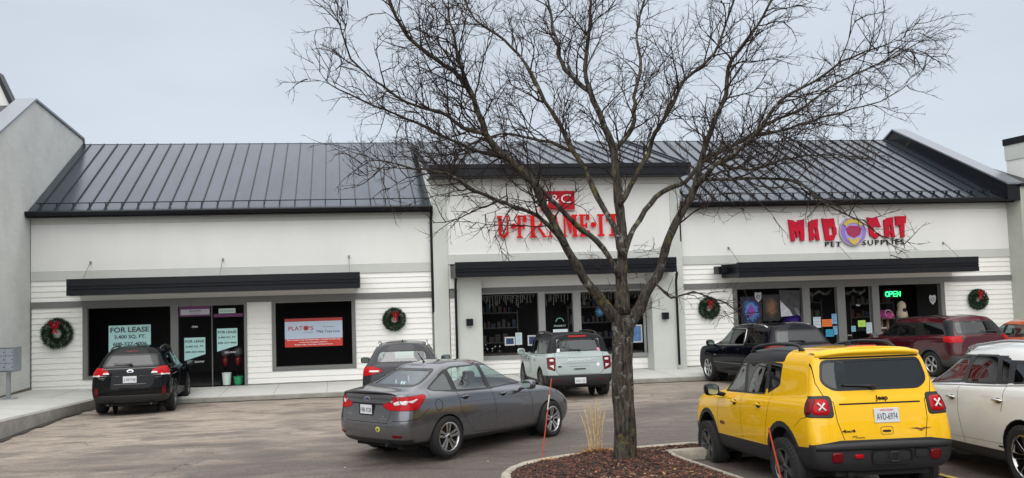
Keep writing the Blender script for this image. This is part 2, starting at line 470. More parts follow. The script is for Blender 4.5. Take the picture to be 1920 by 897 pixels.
B1('frieze_band', m_band, 3.56, 11.2, YW-.17, YW+.05, 3.66, 3.97)
B1('trim_band', m_trim, 4.55, 10.3, YW-.05, YW+.06, 2.68, 2.86); B1('corner_trim', m_trim, 3.0, 3.06, YW-.05, YW+.06, 0, 2.80)
B1('corner_trim', m_trim, -9.405, -9.37, YW-.04, YW+.04, .05, 2.612); B1('trim_band', m_trim, 3.58, 3.75, YW-.24, YW-.1, 2.55, 2.78)
# the raised middle bay
B1('stucco_panel', m_stucco, 3.55, 11.2, YW-.12, YW+.3, 3.97, 6.66); B1('stucco_panel', m_stucco, 3.55, 11.2, YW-.12, YW+.3, 2.86, 3.66)
mbb = MB()
mbb.box(3.56, 11.2, YW-.19, YW-.10, 6.22, 6.66)
B(mbb, 'frieze_band', m_band)
for a, b_ in ((3.06, 3.56), (11.2, 11.56)): B1('flush_pier', m_stucco2, a, b_, YW-.16, YW+.3, -.05, 6.68, bevel=.01)
for a, b_ in ((3.76, 4.56), (10.25, 11.03)):
    mb = MB(); mb.box(a, b_, YW-.58, YW+.05, -.05, 3.22); B(mb, 'pillar', m_stucco2, bevel=.012)
# side cheeks of the bay above the main roof
for xx in (3.06, 11.5):
    mb = MB(); z = 5.6
    mb.prism([(YW-.1, 5.3), (YW-.1, 6.7), (31.0, 8.5), (31.0, 8.3)], 'x', xx-.02, xx+.06)
    B(mb, 'bay_cheek', m_siding)
# windows
def window(name, rects, trim, mull=None, pane_y=YW+.05, parent=shop, inner=m_black, fy=YW-.055):
    """rects: trim outer + glass rect"""
    (ox0, ox1, oz0, oz1), panes = rects
    mb = MB()
    wall_open(mb, ox0, ox1, oz0, oz1, panes, fy, YW+.10)
    fr = B(mb, name, trim)
    for p in panes:
        m2 = MB(); a, b_, c, d = p; t = .035
        m2.box(a, a+t, YW-.02, YW+.085, c, d); m2.box(b_-t, b_, YW-.02, YW+.085, c, d)
        m2.box(a+t, b_-t, YW-.02, YW+.085, c, c+t); m2.box(a+t, b_-t, YW-.02, YW+.085, d-t, d)
        o = B(m2, 'sash', inner, fr)
        m3 = MB(); m3.quad((a+t, pane_y, c+t), (b_-t, pane_y, c+t), (b_-t, pane_y, d-t), (a+t, pane_y, d-t))
        B(m3, 'pane', m_win, fr)
    return fr
E1 = .002
window('window', ((-7.87,-5.14,.38,2.612), [(-7.72,-5.24,.48,2.56)]), m_trim)
window('window', ((-2.13,.52,.44,2.612), [(-2.01,.40,.54,2.57)]), m_trim)
window('window', ((4.58,6.66,.50,2.68), [(4.64,6.55,.62,2.64)]), m_trim2)
window('window', ((7.86,10.33,.42,2.68), [(7.99,10.25,.54,2.62)]), m_trim2)
window('window', ((13.36,16.02,.5,2.612), [(13.50,15.88,.62,2.56)]), m_trim)
window('window', ((18.60,21.25,.5,2.612), [(18.74,21.10,.62,2.56)]), m_trim)
def door(ox0, ox1, z1, leafs, trim, bar=2.14, frame=m_black, handle_side=1):
    fr_mb = MB(); wall_open(fr_mb, ox0, ox1, -.1, z1, [(l_[0], l_[1], -.2, z1-.07) for l_ in leafs], YW-.055, YW+.10)
    d = B(fr_mb, 'door', trim)
    for (a, b_, kind) in leafs:
        m2 = MB(); t = .06; top = z1-.07
        m2.box(a, a+t, YW-.02, YW+.085, 0, top); m2.box(b_-t, b_, YW-.02, YW+.085, 0, top)
        m2.box(a+t, b_-t, YW-.02, YW+.085, top-t, top); m2.box(a+t, b_-t, YW-.02, YW+.085, bar-.05, bar+.03)
        m2.box(a+t, b_-t, YW-.02, YW+.085, 0, .14)
        if kind == 'door': m2.box(a+t, a+t+.05, YW-.03, YW+.07, .14, bar-.05); m2.box(b_-t-.05, b_-t, YW-.03, YW+.07, .14, bar-.05)
        B(m2, 'door_frame', frame, d)
        m3 = MB()
        m3.quad((a+t, YW+.05, .14), (b_-t, YW+.05, .14), (b_-t, YW+.05, bar-.05), (a+t, YW+.05, bar-.05))
        m3.quad((a+t, YW+.05, bar+.03), (b_-t, YW+.05, bar+.03), (b_-t, YW+.05, top-t), (a+t, YW+.05, top-t))
        B(m3, 'pane', m_win, d)
        if kind == 'door':
            m4 = MB(); hx = b_-t-.03 if handle_side > 0 else a+t+.03
            m4.tube([(hx, YW-.03, .93), (hx, YW-.085, .95), (hx, YW-.085, 1.28), (hx, YW-.03, 1.30)], .014, 8)
            B(m4, 'handle', mat('brushed_steel', (.55,.55,.55), .3, metal=1), d)
    return d
door(-5.14, -2.90, 2.612, [(-5.01, -3.99, 'door'), (-3.97, -2.99, 'side')], m_trim)
door(6.66, 7.86, 2.68, [(6.77, 7.73, 'door')], m_trim2)
door(16.02, 18.60, 2.612, [(16.15, 17.16, 'door'), (17.46, 18.48, 'door')], m_trim)
# dark shop rooms behind the glass
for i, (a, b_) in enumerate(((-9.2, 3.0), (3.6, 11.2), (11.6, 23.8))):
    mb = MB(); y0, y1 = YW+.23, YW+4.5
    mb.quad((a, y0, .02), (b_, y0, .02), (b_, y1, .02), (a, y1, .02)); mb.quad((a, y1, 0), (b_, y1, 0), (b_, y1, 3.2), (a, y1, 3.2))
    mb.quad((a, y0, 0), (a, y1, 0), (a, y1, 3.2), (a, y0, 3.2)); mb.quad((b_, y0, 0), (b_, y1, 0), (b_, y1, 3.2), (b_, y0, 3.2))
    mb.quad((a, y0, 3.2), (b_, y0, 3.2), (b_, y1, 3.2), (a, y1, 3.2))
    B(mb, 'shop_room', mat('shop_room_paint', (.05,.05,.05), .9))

# roof ------------------------------------------------------------
EY, EZ, RY, RZ = 25.62, 5.53, 31.04, 8.585
sl = (RZ-EZ)/(RY-EY)
def roof_panel(mbx, x0, x1, ey, ez, ry, rz, pitch=.485, x_first=None, seam_h=.045):
    n_ = Vector((0, -(rz-ez), ry-ey)).normalized()
    mbx.add([(x0,ey,ez),(x1,ey,ez),(x1,ry,rz),(x0,ry,rz),(x0,ey,ez-.08),(x1,ey,ez-.08),(x1,ry,rz-.08),(x0,ry,rz-.08)],
            [(0,1,2,3),(4,7,6,5),(0,4,5,1),(1,5,6,2),(2,6,7,3),(3,7,4,0)])
    x = (x_first if x_first is not None else x0+pitch)
    w = .016
    while x < x1-.05:
        a = Vector((x, ey+.01, ez)); b_ = Vector((x, ry, rz)); h = n_*seam_h
        A = [a+Vector((-w,0,0)), a+Vector((w,0,0)), b_+Vector((w,0,0)), b_+Vector((-w,0,0))]
        T = [p+h for p in A]
        mbx.add(A+T, [(4,5,6,7),(0,1,5,4),(1,2,6,5),(2,3,7,6),(3,0,4,7)])
        x += pitch
mbr = MB()
roof_panel(mbr, -9.39, 3.04, EY, EZ, RY, RZ, x_first=-9.1)
roof_panel(mbr, 11.56, 23.45, EY, EZ, RY, RZ, x_first=11.85)
roof_panel(mbr, 3.04, 11.56, EY+2.5, EZ+2.5*sl, RY, RZ, x_first=3.3)
def seam_shade(o):  # seams are roof metal; the shade on their sides is painted black
    o.data.materials.append(m_black)
    for p in o.data.polygons:
        if p.area < .35 and len(p.vertices) == 4: p.material_index = 1
    return o
roof = seam_shade(B(mbr, 'roof', m_roof))
mbr = MB(); roof_panel(mbr, 2.96, 11.66, 25.2, 6.78, RY+.02, RZ+.03, x_first=3.2, seam_h=.045)
seam_shade(B(mbr, 'bay_roof', m_roof))
mb = MB()                                            # ridge cap and rear slope
mb.prism([(RY-.16, RZ-.06), (RY-.14, RZ+.05), (RY, RZ+.10), (RY+.25, RZ+.05), (RY+.25, RZ-.1)], 'x', -9.4, 23.6)
B(mb, 'ridge_cap', m_black, roof)
mb = MB(); mb.prism([(RY, RZ+.02), (36.5, 5.6), (36.5, 5.5), (RY, RZ-.1)], 'x', -9.4, 23.9); B(mb, 'rear_roof', m_roof)
mb = MB(); mb.box(-9.4, 23.9, 36.2, 36.4, -.2, 5.6); mb.box(-9.4, -9.2, YW+.2, 36.3, -.2, 5.4); mb.box(23.7, 23.9, YW+.2, 36.3, -.2, 5.4); B(mb, 'rear_wall', m_stucco2)
for xx in (-9.35, 23.8):
    mb = MB(); mb.prism([(YW+.2, 5.4), (36.3, 5.4), (RY, RZ-.08)], 'x', xx-.04, xx+.04); B(mb, 'gable_wall', m_stucco2)
def gutter(x0, x1, y, z, d=.14, h=.15):
    mb = MB(); mb.prism([(y-d, z), (y-d-.012, z-.035), (y-d+.015, z-.10), (y-d+.04, z-h), (y+.02, z-h), (y+.02, z-.02), (y-.0, z-.02), (y-d+.01, z-.02)], 'x', x0, x1)
    mb.box(x0, x1, y-.0, y+.34, z-h-.02, z-h+.02); mb.box(x0, x1, y+.0, y+.03, z-h-.04, z)
    return B(mb, 'gutter', m_black)
gutter(-9.40, 3.06, EY, EZ+.03); gutter(11.5, 23.9, EY, EZ+.03)
mb = MB(); mb.box(2.96, 11.66, 25.16, 25.24, 6.46, 6.80); mb.box(2.96, 11.66, 25.24, 26.2, 6.44, 6.47)
mb.box(2.94, 11.68, 25.12, 25.20, 6.70, 6.83)
mb.prism([(25.2, 6.50), (25.2, 6.82), (31, 8.66), (31, 8.38)], 'x', 2.93, 2.97); mb.prism([(25.2, 6.50), (25.2, 6.82), (31, 8.66), (31, 8.38)], 'x', 11.65, 11.69)
B(mb, 'bay_fascia', m_black)
# snow guards
def snow(x0, x1, ey, ez, pitch, first, off=.42):
    mb = MB(); y = ey+off*.85; z = ez+(y-ey)*sl
    mb.tube([(x0, y-.07, z+.11), (x1, y-.07, z+.11)], .016, 6)
    x = first
    while x < x1:
        mb.box(x-.012, x+.012, y-.08, y+.0, z-.02, z+.12); x += pitch
    B(mb, 'snow_guard', m_black)
snow(-9.2, 2.95, EY, EZ, .485, -9.1); snow(11.7, 23.2, EY, EZ, .485, 11.85)
# right parapet over the roof edge
mb = MB()
o1, o2 = .42, .06
mb.prism([(25.35, 5.42), (25.35, 5.98), (RY-.1, RZ+.40), (RY+.55, RZ+.05), (RY+.5, RZ-.2), (RY, RZ-.1)], 'x', 23.42, 23.9)
B(mb, 'parapet', m_black)
mb = MB()
mb.prism([(25.28, 5.98), (25.28, 6.04), (RY-.1, RZ+.46), (RY+.62, RZ+.07), (RY+.58, RZ+.0), (RY-.1, RZ+.40)], 'x', 23.36, 23.98)
B(mb, 'parapet_cap', mat('cap_metal', (.22,.235,.27), .3, metal=.6))
# downspouts
def spout(pts, w=.075, d=.06):
    mb = MB()
    for i in range(len(pts)-1):
        a, b_ = Vector(pts[i]), Vector(pts[i+1])
        mb.tube([a, b_+(b_-a).normalized()*.02], w*.62, 4)
    return B(mb, 'downspout', m_black)
spout([(3.03, 25.60, 5.40), (3.03, 25.86, 5.15), (3.035, 25.88, 2.14)], .09)
spout([(3.70, 25.15, 3.25), (3.70, 25.30, 2.98), (3.70, 25.38, .32)], .085)
spout([(11.04, 25.15, 3.2), (11.08, 25.35, 2.9), (11.08, 25.36, .18)], .07)
spout([(11.53, 25.60, 5.40), (11.53, 25.86, 5.2), (11.53, 25.88, 2.14)], .06)

# awnings ----------------------------------------------------------
m_soff = mat('awning_soffit', (.50,.49,.46), .7)
m_cable = mat('cable_steel', (.25,.25,.24), .5, metal=.4)
def awning(x0, x1, yf, z0, z1, cables, label, yb=YW-.05):
    a = thing('awning', label, 'awning', ((x0+x1)/2, YW, z0), 0, 'black metal awnings over the shop fronts')
    mb = MB()
    prof = [(yf+.10, z1), (yf, z1), (yf, z1-.21), (yf+.02, z1-.225), (yf+.02, z1-.25), (yf, z1-.265), (yf, z1-.30), (yf+.02, z1-.315), (yf+.02, z1-.33), (yf, z1-.345), (yf, z0), (yf+.10, z0)]
    mb.prism(prof, 'x', x0, x1)
    mb.box(x0, x1, yf+.10, yb, z1-.09, z1-.05)
    B(mb, 'fascia', m_black, a)
    for xx in (x0, x1-.06):
        m2 = MB(); m2.box(xx, xx+.06, yf+.10, yb, z0, z1-.052); B(m2, 'end_panel', m_black, a)
    m2 = MB(); m2.box(x0+.06, x1-.06, yf+.10, yb, z0-.012, z0+.02); B(m2, 'soffit', m_soff, a)
    for cx in cables:
        m3 = MB(); m3.tube([(cx, YW-.03, 3.98), (cx, YW-.10, 3.97), (cx, yf+.45, z1-.03)], .011, 6); m3.box(cx-.03, cx+.03, YW-.05, YW-.02, 3.94, 4.03)
        B(m3, 'cable', m_cable, a)
    return a
awning(-7.96, .66, 24.75, 2.97, 3.465, (-7.63, -3.62, .35), 'long black awning with striped fascia over the FOR LEASE shop front')
awning(3.63, 10.87, 24.75, 3.21, 3.69, (), 'black awning resting on two pillars below the red frame shop letters')
aR = awning(12.98, 21.63, 24.78, 2.965, 3.465, (13.28, 17.31, 21.32), 'black awning hung on cables over the pet shop front')
mb = MB(); mb.box(12.62, 12.98, 25.45, 25.78, 3.10, 3.36); mb.box(12.70, 12.9, 25.38, 25.5, 3.14, 3.32); B(mb, 'side_bracket', m_black, aR)
# wall lamps
for x, lb in ((4.13, 'small square black wall lamp on the pillar left of the frame shop window'), (10.66, 'small square black wall lamp on the pillar right of the tree trunk')):
    t = thing('wall_lamp', lb, 'wall lamp', (x, YW-.58, 1.78), 0, 'square wall lamps on the pillars')
    mb = MB(); mb.box(-.105, .105, -.14, -.02, -.11, .11); mb.build('housing', m_black, t, bevel=.008)
    mb = MB(); mb.box(-.06, .06, -.02, 0, -.06, .06); mb.build('backplate', m_black, t)

# ================================================================== NEIGHBOURS
def brick_mat(name, col, dark):
    m = bpy.data.materials.new(name); m.use_nodes = True
    n, l = m.node_tree.nodes, m.node_tree.links; b = n['Principled BSDF']
    t = n.new('ShaderNodeTexCoord'); mp = n.new('ShaderNodeMapping'); mp.inputs['Rotation'].default_value = (0, 0, 0)
    cb = n.new('ShaderNodeSeparateXYZ'); l.new(t.outputs['Object'], cb.inputs[0])
    cc = n.new('ShaderNodeCombineXYZ'); l.new(cb.outputs['Y'], cc.inputs[0]); l.new(cb.outputs['Z'], cc.inputs[1])
    br = n.new('ShaderNodeTexBrick'); br.inputs['Scale'].default_value = 1; br.inputs['Brick Width'].default_value = .30; br.inputs['Row Height'].default_value = .10
    br.inputs['Mortar Size'].default_value = .006; br.inputs['Mortar Smooth'].default_value = .6
    br.inputs['Color1'].default_value = (*col, 1); br.inputs['Color2'].default_value = (*[v*.94 for v in col], 1); br.inputs['Mortar'].default_value = (*dark, 1)
    l.new(cc.outputs[0], br.inputs['Vector'])
    k = n.new('ShaderNodeTexNoise'); k.inputs['Scale'].default_value = .9; k.inputs['Detail'].default_value = 6; l.new(t.outputs['Object'], k.inputs[0])
    mr_ = n.new('ShaderNodeMapRange'); mr_.inputs[1].default_value = .3; mr_.inputs[2].default_value = .7; mr_.inputs[3].default_value = .9; mr_.inputs[4].default_value = 1.06
    l.new(k.outputs[0], mr_.inputs[0]); vs = n.new('ShaderNodeVectorMath'); vs.operation = 'SCALE'
    l.new(br.outputs[0], vs.inputs[0]); l.new(mr_.outputs[0], vs.inputs['Scale']); l.new(vs.outputs[0], b.inputs['Base Color'])
    b.inputs['Roughness'].default_value = .75
    bp = n.new('ShaderNodeBump'); bp.inputs['Strength'].default_value = .3; bp.inputs['Distance'].default_value = .008; bp.invert = True
    l.new(br.outputs['Fac'], bp.inputs['Height']); l.new(bp.outputs[0], b.inputs['Normal'])
    return m
m_brick = brick_mat('painted_brick', (.66,.665,.635), (.61,.615,.585))
lb = thing('neighbour_building', 'tall grey painted brick building with sloped metal coping at far left', 'building', (-12, 24, 0))
mb = MB()
prof = [(8, -.3), (8, 5.2), (19.3, 5.2), (23.73, 7.66), (26.33, 9.16), (31.1, 8.79), (31.3, 8.3), (31.3, -.3)]
mb.prism(prof, 'x', -9.85, -9.41)
B(mb, 'brick_wall', m_brick, lb)
mb = MB(); mb.prism([(8, 0), (8, .75+.3), (16, .60), (19, .42), (22, .29), (24, .24), (YW-.06, .22), (YW-.06, .0)], 'x', -9.41, -9.392)
B(mb, 'base_course', mat('dirty_base_course', (.16,.15,.115), .9, var=.3, vscale=4), lb)
m_cop = mat('coping_metal', (.20,.22,.25), .35, metal=.4)
mb = MB(); t_ = .07
mb.prism([(19.2, 5.2), (19.2, 5.2+t_), (23.73, 7.66+t_), (26.33, 9.16+t_), (31.15, 8.79+t_), (31.4, 8.25), (31.3, 8.25), (31.1, 8.79), (26.33, 9.16), (23.73, 7.66)], 'x', -9.95, -9.35)
B(mb, 'coping', m_cop, lb)
mb = MB(); mb.prism([(18.8, 4.7), (18.8, 4.8), (26.33, 9.0), (31.1, 8.6), (31.1, 8.4), (26.33, 8.85)], 'x', -22, -9.85)
B(mb, 'roof', m_roof, lb)
# false-front gable behind the coping
mb = MB(); mb.prism([(-10.30, 8.2), (-10.32, 9.08), (-10.80, 10.12), (-14.5, 10.3), (-14.5, 7.6), (-10.30, 7.6)], 'y', 27.0, 27.3); B(mb, 'gable_wall', m_stucco, lb)
mb = MB(); mb.prism([(-10.22, 8.75), (-10.22, 9.10), (-10.74, 10.24), (-14.5, 10.42), (-14.5, 10.30), (-10.82, 10.13), (-10.36, 9.08), (-10.34, 8.75)], 'y', 26.9, 27.35); B(mb, 'gable_cap', m_black, lb)
mb = MB(); mb.box(-22, -9.9, 22.5, 30, -.2, 4.7); B(mb, 'front_block', m_stucco2, lb)

rb = thing('neighbour_building', 'tall pale stucco building with black parapet cap at far right', 'building', (26, 24, 0))
mb = MB(); mb.box(24.62, 34, 15, 26.62, -.3, 7.55); B(mb, 'stucco_wall', m_stucco, rb)
mb = MB(); mb.box(24.56, 34, 14.9, 26.68, 7.56, 7.80); B(mb, 'parapet_cap', m_black, rb)
mb = MB(); mb.box(24.59, 34, 14.95, 26.65, 7.0, 7.56-.002); B(mb, 'frieze_band', m_stucco2, rb)
mb = MB(); mb.box(23.9, 24.62, 25.35, 27.5, -.2, 5.9); B(mb, 'corner_pier', mat('pier_paint', (.40,.41,.365), .85, var=.06, bump=.2, bscale=120), rb)
mb = MB(); mb.prism([(25.25, 5.9), (25.25, 6.0), (27.5, 6.9), (27.5, 6.78)], 'x', 23.86, 24.66); B(mb, 'pier_cap', m_black, rb)
mb = MB(); mb.prism([(25.6, 5.95), (25.6, 5.98), (27.5, 6.72), (27.5, 6)], 'x', 23.95, 24.6); B(mb, 'pier_shoulder', m_stucco, rb)

# ================================================================== CARS
m_tyre = mat('tyre_rubber', (.014,.014,.015), .75, bump=.3, bscale=60)
m_plas = mat('black_plastic', (.018,.018,.02), .55, bump=.12, bscale=200)
m_seam = mat('panel_gap', (.004,.004,.004), .9)
m_chrome = mat('chrome', (.78,.78,.78), .12, metal=1)
m_alloy = mat('alloy', (.55,.56,.57), .25, metal=1)
m_alloyd = mat('dark_alloy', (.05,.05,.055), .35, metal=.6)
m_seat = mat('seat_fabric', (.035,.035,.04), .9)
m_redl = mat('red_lens', (.42,.002,.006), .5, coat=.4, spec=.05)
m_redd = mat('dark_red_lens', (.13,.002,.005), .5, coat=.5, spec=.05)
m_whl = mat('clear_lens', (.70,.62,.62), .15, coat=1)
m_frit = mat('window_rubber', (.006,.006,.007), .35)
g_clear = glass('clear_car_glass', (.80,.99,.94), .85, refl=.15)
g_mid = glass('tinted_car_glass', (.8,.97,.92), .42, refl=.12)
g_priv = glass('privacy_car_glass', (.8,.85,.9), .06, refl=.075)
m_plate = mat('plate_white', (.62,.64,.66), .5)
m_platetx = mat('plate_text', (.03,.04,.06), .5)
def paint(name, col, metal=.0, rough=.35):
    new = name not in MAT
    m = mat(name, col, rough, metal=metal, coat=1.0, dark_back=True, spec=0.0 if metal < .3 else .4)
    if new:            # winter road grime on the lower body
        n, l = m.node_tree.nodes, m.node_tree.links; b = n['Principled BSDF']
        t = n.new('ShaderNodeTexCoord'); sp = n.new('ShaderNodeSeparateXYZ'); l.new(t.outputs['Object'], sp.inputs[0])
        k = n.new('ShaderNodeTexNoise'); k.inputs['Scale'].default_value = 4; k.inputs['Detail'].default_value = 8; k.inputs['Roughness'].default_value = .7; l.new(t.outputs['Object'], k.inputs[0])
        a = n.new('ShaderNodeMath'); a.operation = 'MULTIPLY_ADD'; a.inputs[1].default_value = -.5; l.new(k.outputs[0], a.inputs[0]); l.new(sp.outputs['Z'], a.inputs[2])
        r = n.new('ShaderNodeMapRange'); r.inputs[1].default_value = .62; r.inputs[2].default_value = -.05; r.inputs[3].default_value = 0; r.inputs[4].default_value = .45; l.new(a.outputs[0], r.inputs[0])
        x = n.new('ShaderNodeMix'); x.data_type = 'RGBA'; x.inputs[6].default_value = (*col, 1); x.inputs[7].default_value = (.42,.40,.37, 1) if min(col) > .6 else (.15,.13,.105, 1) if max(col) > .05 else (.03,.027,.023, 1)
        l.new(r.outputs[0], x.inputs[0]); l.new(x.outputs[2], b.inputs['Base Color'])
        c_ = n.new('ShaderNodeMapRange'); c_.inputs[1].default_value = 0; c_.inputs[2].default_value = .6; c_.inputs[3].default_value = 1 if max(col) > .05 else .4; c_.inputs[4].default_value = .25; l.new(r.outputs[0], c_.inputs[0]); l.new(c_.outputs[0], b.inputs['Coat Weight'])
        if metal: 
            c2 = n.new('ShaderNodeMapRange'); c2.inputs[1].default_value = 0; c2.inputs[2].default_value = .7; c2.inputs[3].default_value = metal; c2.inputs[4].default_value = 0; l.new(r.outputs[0], c2.inputs[0]); l.new(c2.outputs[0], b.inputs['Metallic'])
    return m

def pl(pts, x):
    if x <= pts[0][0]: return pts[0][1]
    for a, b_ in zip(pts, pts[1:]):
        if x <= b_[0]:
            t = (x-a[0])/(b_[0]-a[0]); return a[1]+(b_[1]-a[1])*t
    return pts[-1][1]
NC, NS = 7, 15
def car_loop(L):
    """half outline from rear centre to front centre. L: xr,xf,wr,wm,wf,cr,cf,p,z=[(x,z)...]"""
    xr, xf = L['xr'], L['xf']; wr, wm, wf = L['w']; cr, cf = L.get('cr', .30), L.get('cf', .45); p = L.get('p', 3.2); pf = L.get('pf', 2.6)
    out = []
    for i in range(NC):
        a = (pi/2)*i/(NC-.35); y = wr*sin(a)**(2/p); x = xr+cr*(1-max(0, cos(a))**(2/p)); out.append((x, y))
    for i in range(NS):
        t = (i+.5)/NS; x = (xr+cr)+(xf-cf-xr-cr)*t
        w = wr+(wm-wr)*sm(t*2.2) if t < .5 else wm+(wf-wm)*sm((t-.5)*2)
        out.append((x, w))
    for i in range(NC-1, -1, -1):
        a = (pi/2)*i/(NC-.35); y = wf*sin(a)**(2/pf); x = xf-cf*(1-max(0, cos(a))**(2/pf)); out.append((x, y))
    return [(x, y, pl(L['z'], x)) for x, y in out]
def car_skin(levels, crown=.05, sub=3, crease=None):
    loops = [car_loop(L) for L in levels]; n = len(loops[0])
    bm = bmesh.new(); rows = []
    for lp in loops:
        left = [bm.verts.new((x, y, z)) for x, y, z in lp]
        right = [left[i] if lp[i][1] < 1e-6 else bm.verts.new((lp[i][0], -lp[i][1], lp[i][2])) for i in range(n)]
        rows.append((left, right))
    for (l0, r0), (l1, r1) in zip(rows, rows[1:]):
        for i in range(n-1):
            bm.faces.new((l0[i], l1[i], l1[i+1], l0[i+1])); bm.faces.new((r0[i], r0[i+1], r1[i+1], r1[i]))
    def capit(lp, left, right, cr, flip):
        ks = [1, .62, .25, -.25, -.62, -1]
        g_ = []
        for i in range(n):
            x, y, z = lp[i]; row = []
            for k in ks:
                if k == 1: row.append(left[i])
                elif k == -1: row.append(right[i])
                elif y < 1e-6: row.append(left[i])
                else: row.append(bm.verts.new((x, y*k, z+cr*(1-k*k)*min(1, y/.35))))
            g_.append(row)
        for i in range(n-1):
            for j in range(5):
                vs = []
                for v in (g_[i][j], g_[i+1][j], g_[i+1][j+1], g_[i][j+1]):
                    if v not in vs: vs.append(v)
                if len(vs) >= 3:
                    try: bm.faces.new(vs if not flip else vs[::-1])
                    except ValueError: pass
    capit(loops[-1], *rows[-1], crown, False); capit(loops[0], *rows[0], 0, True)
    bmesh.ops.recalc_face_normals(bm, faces=bm.faces)
    me = bpy.data.meshes.new('skin'); bm.to_mesh(me); bm.free()
    o = bpy.data.objects.new('skin', me); C.objects.link(o)
    s = o.modifiers.new('s', 'SUBSURF'); s.levels = s.render_levels = sub
    bpy.context.view_layer.update()
    me2 = bpy.data.meshes.new_from_object(o.evaluated_get(bpy.context.evaluated_depsgraph_get()))
    bpy.data.objects.remove(o)
    b2 = bmesh.new(); b2.from_mesh(me2)
    for f in b2.faces: f.smooth = True
    return b2

def ccw(poly):
    a = sum(poly[i][0]*poly[(i+1) % len(poly)][1]-poly[(i+1) % len(poly)][0]*poly[i][1] for i in range(len(poly)))
    return poly if a > 0 else poly[::-1]
def shrink(poly, d):
    """offset a convex polygon inwards by d (negative grows)"""
    poly = ccw(poly); n = len(poly); L = []
    for i in range(n):
        a, b_ = Vector(poly[i]), Vector(poly[(i+1) % n]); e_ = (b_-a).normalized(); nn = Vector((-e_.y, e_.x)); L.append((a+nn*d, e_))
    out = []
    for i in range(n):
        p, e0 = L[i-1]; q_, e1 = L[i]; den = e0.x*e1.y-e0.y*e1.x
        if abs(den) < 1e-6: out.append(tuple(q_)); continue
        t = ((q_.x-p.x)*e1.y-(q_.y-p.y)*e1.x)/den; v = p+e0*t; out.append((v.x, v.y))
    return out
def chamfer(poly, r):
    """round the corners of a convex polygon"""
    poly = ccw(poly); out = []; n = len(poly)
    for i in range(n):
        p = Vector(poly[i]); a = Vector(poly[i-1]); c = Vector(poly[(i+1) % n])
        d1 = min(r, (a-p).length*.45); d2 = min(r, (c-p).length*.45)
        p1 = p+(a-p).normalized()*d1; p2 = p+(c-p).normalized()*d2
        for t in (0, .33, .67, 1): out.append(tuple(p1*(1-t)**2+p*2*t*(1-t)+p2*t*t))
    return out
def flt(axis, side):
    def f(face):
        c = face.calc_center_median(); nn = face.normal
        if axis == 'y': return c.y*side > 0 and nn.y*side > .22
        if axis == 'x': return (nn.x*side > .12)
        if axis == 'z': return nn.z > .25
    return f
def cut(bm, poly, axis, side=1, test=None, extra=None):
    """cut a convex polygon into the skin along an axis; returns the faces inside it. poly coords: 'y'->(x,z), 'x'->(y,z), 'z'->(x,y)"""
    poly = ccw(poly); test = test or flt(axis, side)
    mx = (min(p[0] for p in poly), max(p[0] for p in poly), min(p[1] for p in poly), max(p[1] for p in poly))
    A, Bx = {'y': (0, 2), 'x': (1, 2), 'z': (0, 1)}[axis]
    M_ = .16
    def bb(f):
        vs_ = f.verts
        a_ = [v.co[A] for v in vs_]; b2 = [v.co[Bx] for v in vs_]
        return max(a_) >= mx[0] and min(a_) <= mx[1] and max(b2) >= mx[2] and min(b2) <= mx[3]
    n = len(poly); cand = []
    for f in bm.faces:
        v = f.verts[0].co; p_ = v[A]; q_ = v[Bx]
        if mx[0]-M_ < p_ < mx[1]+M_ and mx[2]-M_ < q_ < mx[3]+M_ and bb(f) and test(f): cand.append(f)
    if not cand: return []
    # work on a small copy of just these faces, then put the pieces back
    tmp = bmesh.new(); vm_ = {}
    for f in cand:
        vl = []
        for v in f.verts:
            if v not in vm_: vm_[v] = tmp.verts.new(v.co); vm_[v].normal = v.normal
            vl.append(vm_[v])
        nf = tmp.faces.new(vl); nf.material_index = f.material_index; nf.smooth = True; nf.normal_update()
    inner = list(tmp.faces)
    for i in range(n):
        if not inner: break
        a, b_ = poly[i], poly[(i+1) % n]; dx, dy = b_[0]-a[0], b_[1]-a[1]
        if abs(dx)+abs(dy) < 1e-5: continue
        co = [0,0,0]; no = [0,0,0]; co[A], co[Bx] = a; no[A], no[Bx] = dy, -dx
        nv = Vector(no).normalized(); cv = Vector(co)
        es = list({e_ for f in inner for e_ in f.edges}); vs = list({v for f in inner for v in f.verts})
        r = bmesh.ops.bisect_plane(tmp, geom=inner+es+vs, dist=1e-5, plane_co=co, plane_no=nv)
        fs = {g_ for g_ in r['geom'] if isinstance(g_, bmesh.types.BMFace) and g_.is_valid}
        for g_ in r['geom_cut']:
            if isinstance(g_, bmesh.types.BMEdge) and g_.is_valid: fs.update(g_.link_faces)
        inner = [f for f in fs if (f.calc_center_median()-cv).dot(nv) < 1e-5]
    ins = set(inner); tmp.normal_update()
    if not ins: tmp.free(); return []
    back = {v: k for k, v in vm_.items()}; out = []
    keep_n = {}
    for f in list(tmp.faces):
        vl = []
        for v in f.verts:
            if v in back: w = back[v]
            else:
                w = bm.verts.new(v.co); w.normal = v.normal; back[v] = w
            vl.append(w)
        keep_n[f] = vl
    bmesh.ops.delete(bm, geom=cand, context='FACES_ONLY')
    for f, vl in keep_n.items():
        try: nf = bm.faces.new(vl)
        except ValueError: continue
        nf.material_index = f.material_index; nf.smooth = True; nf.normal_update()
        if f in ins: out.append(nf)
    tmp.free()
    return [f for f in out if test(f) and (extra is None or extra(f))]
MI = {}
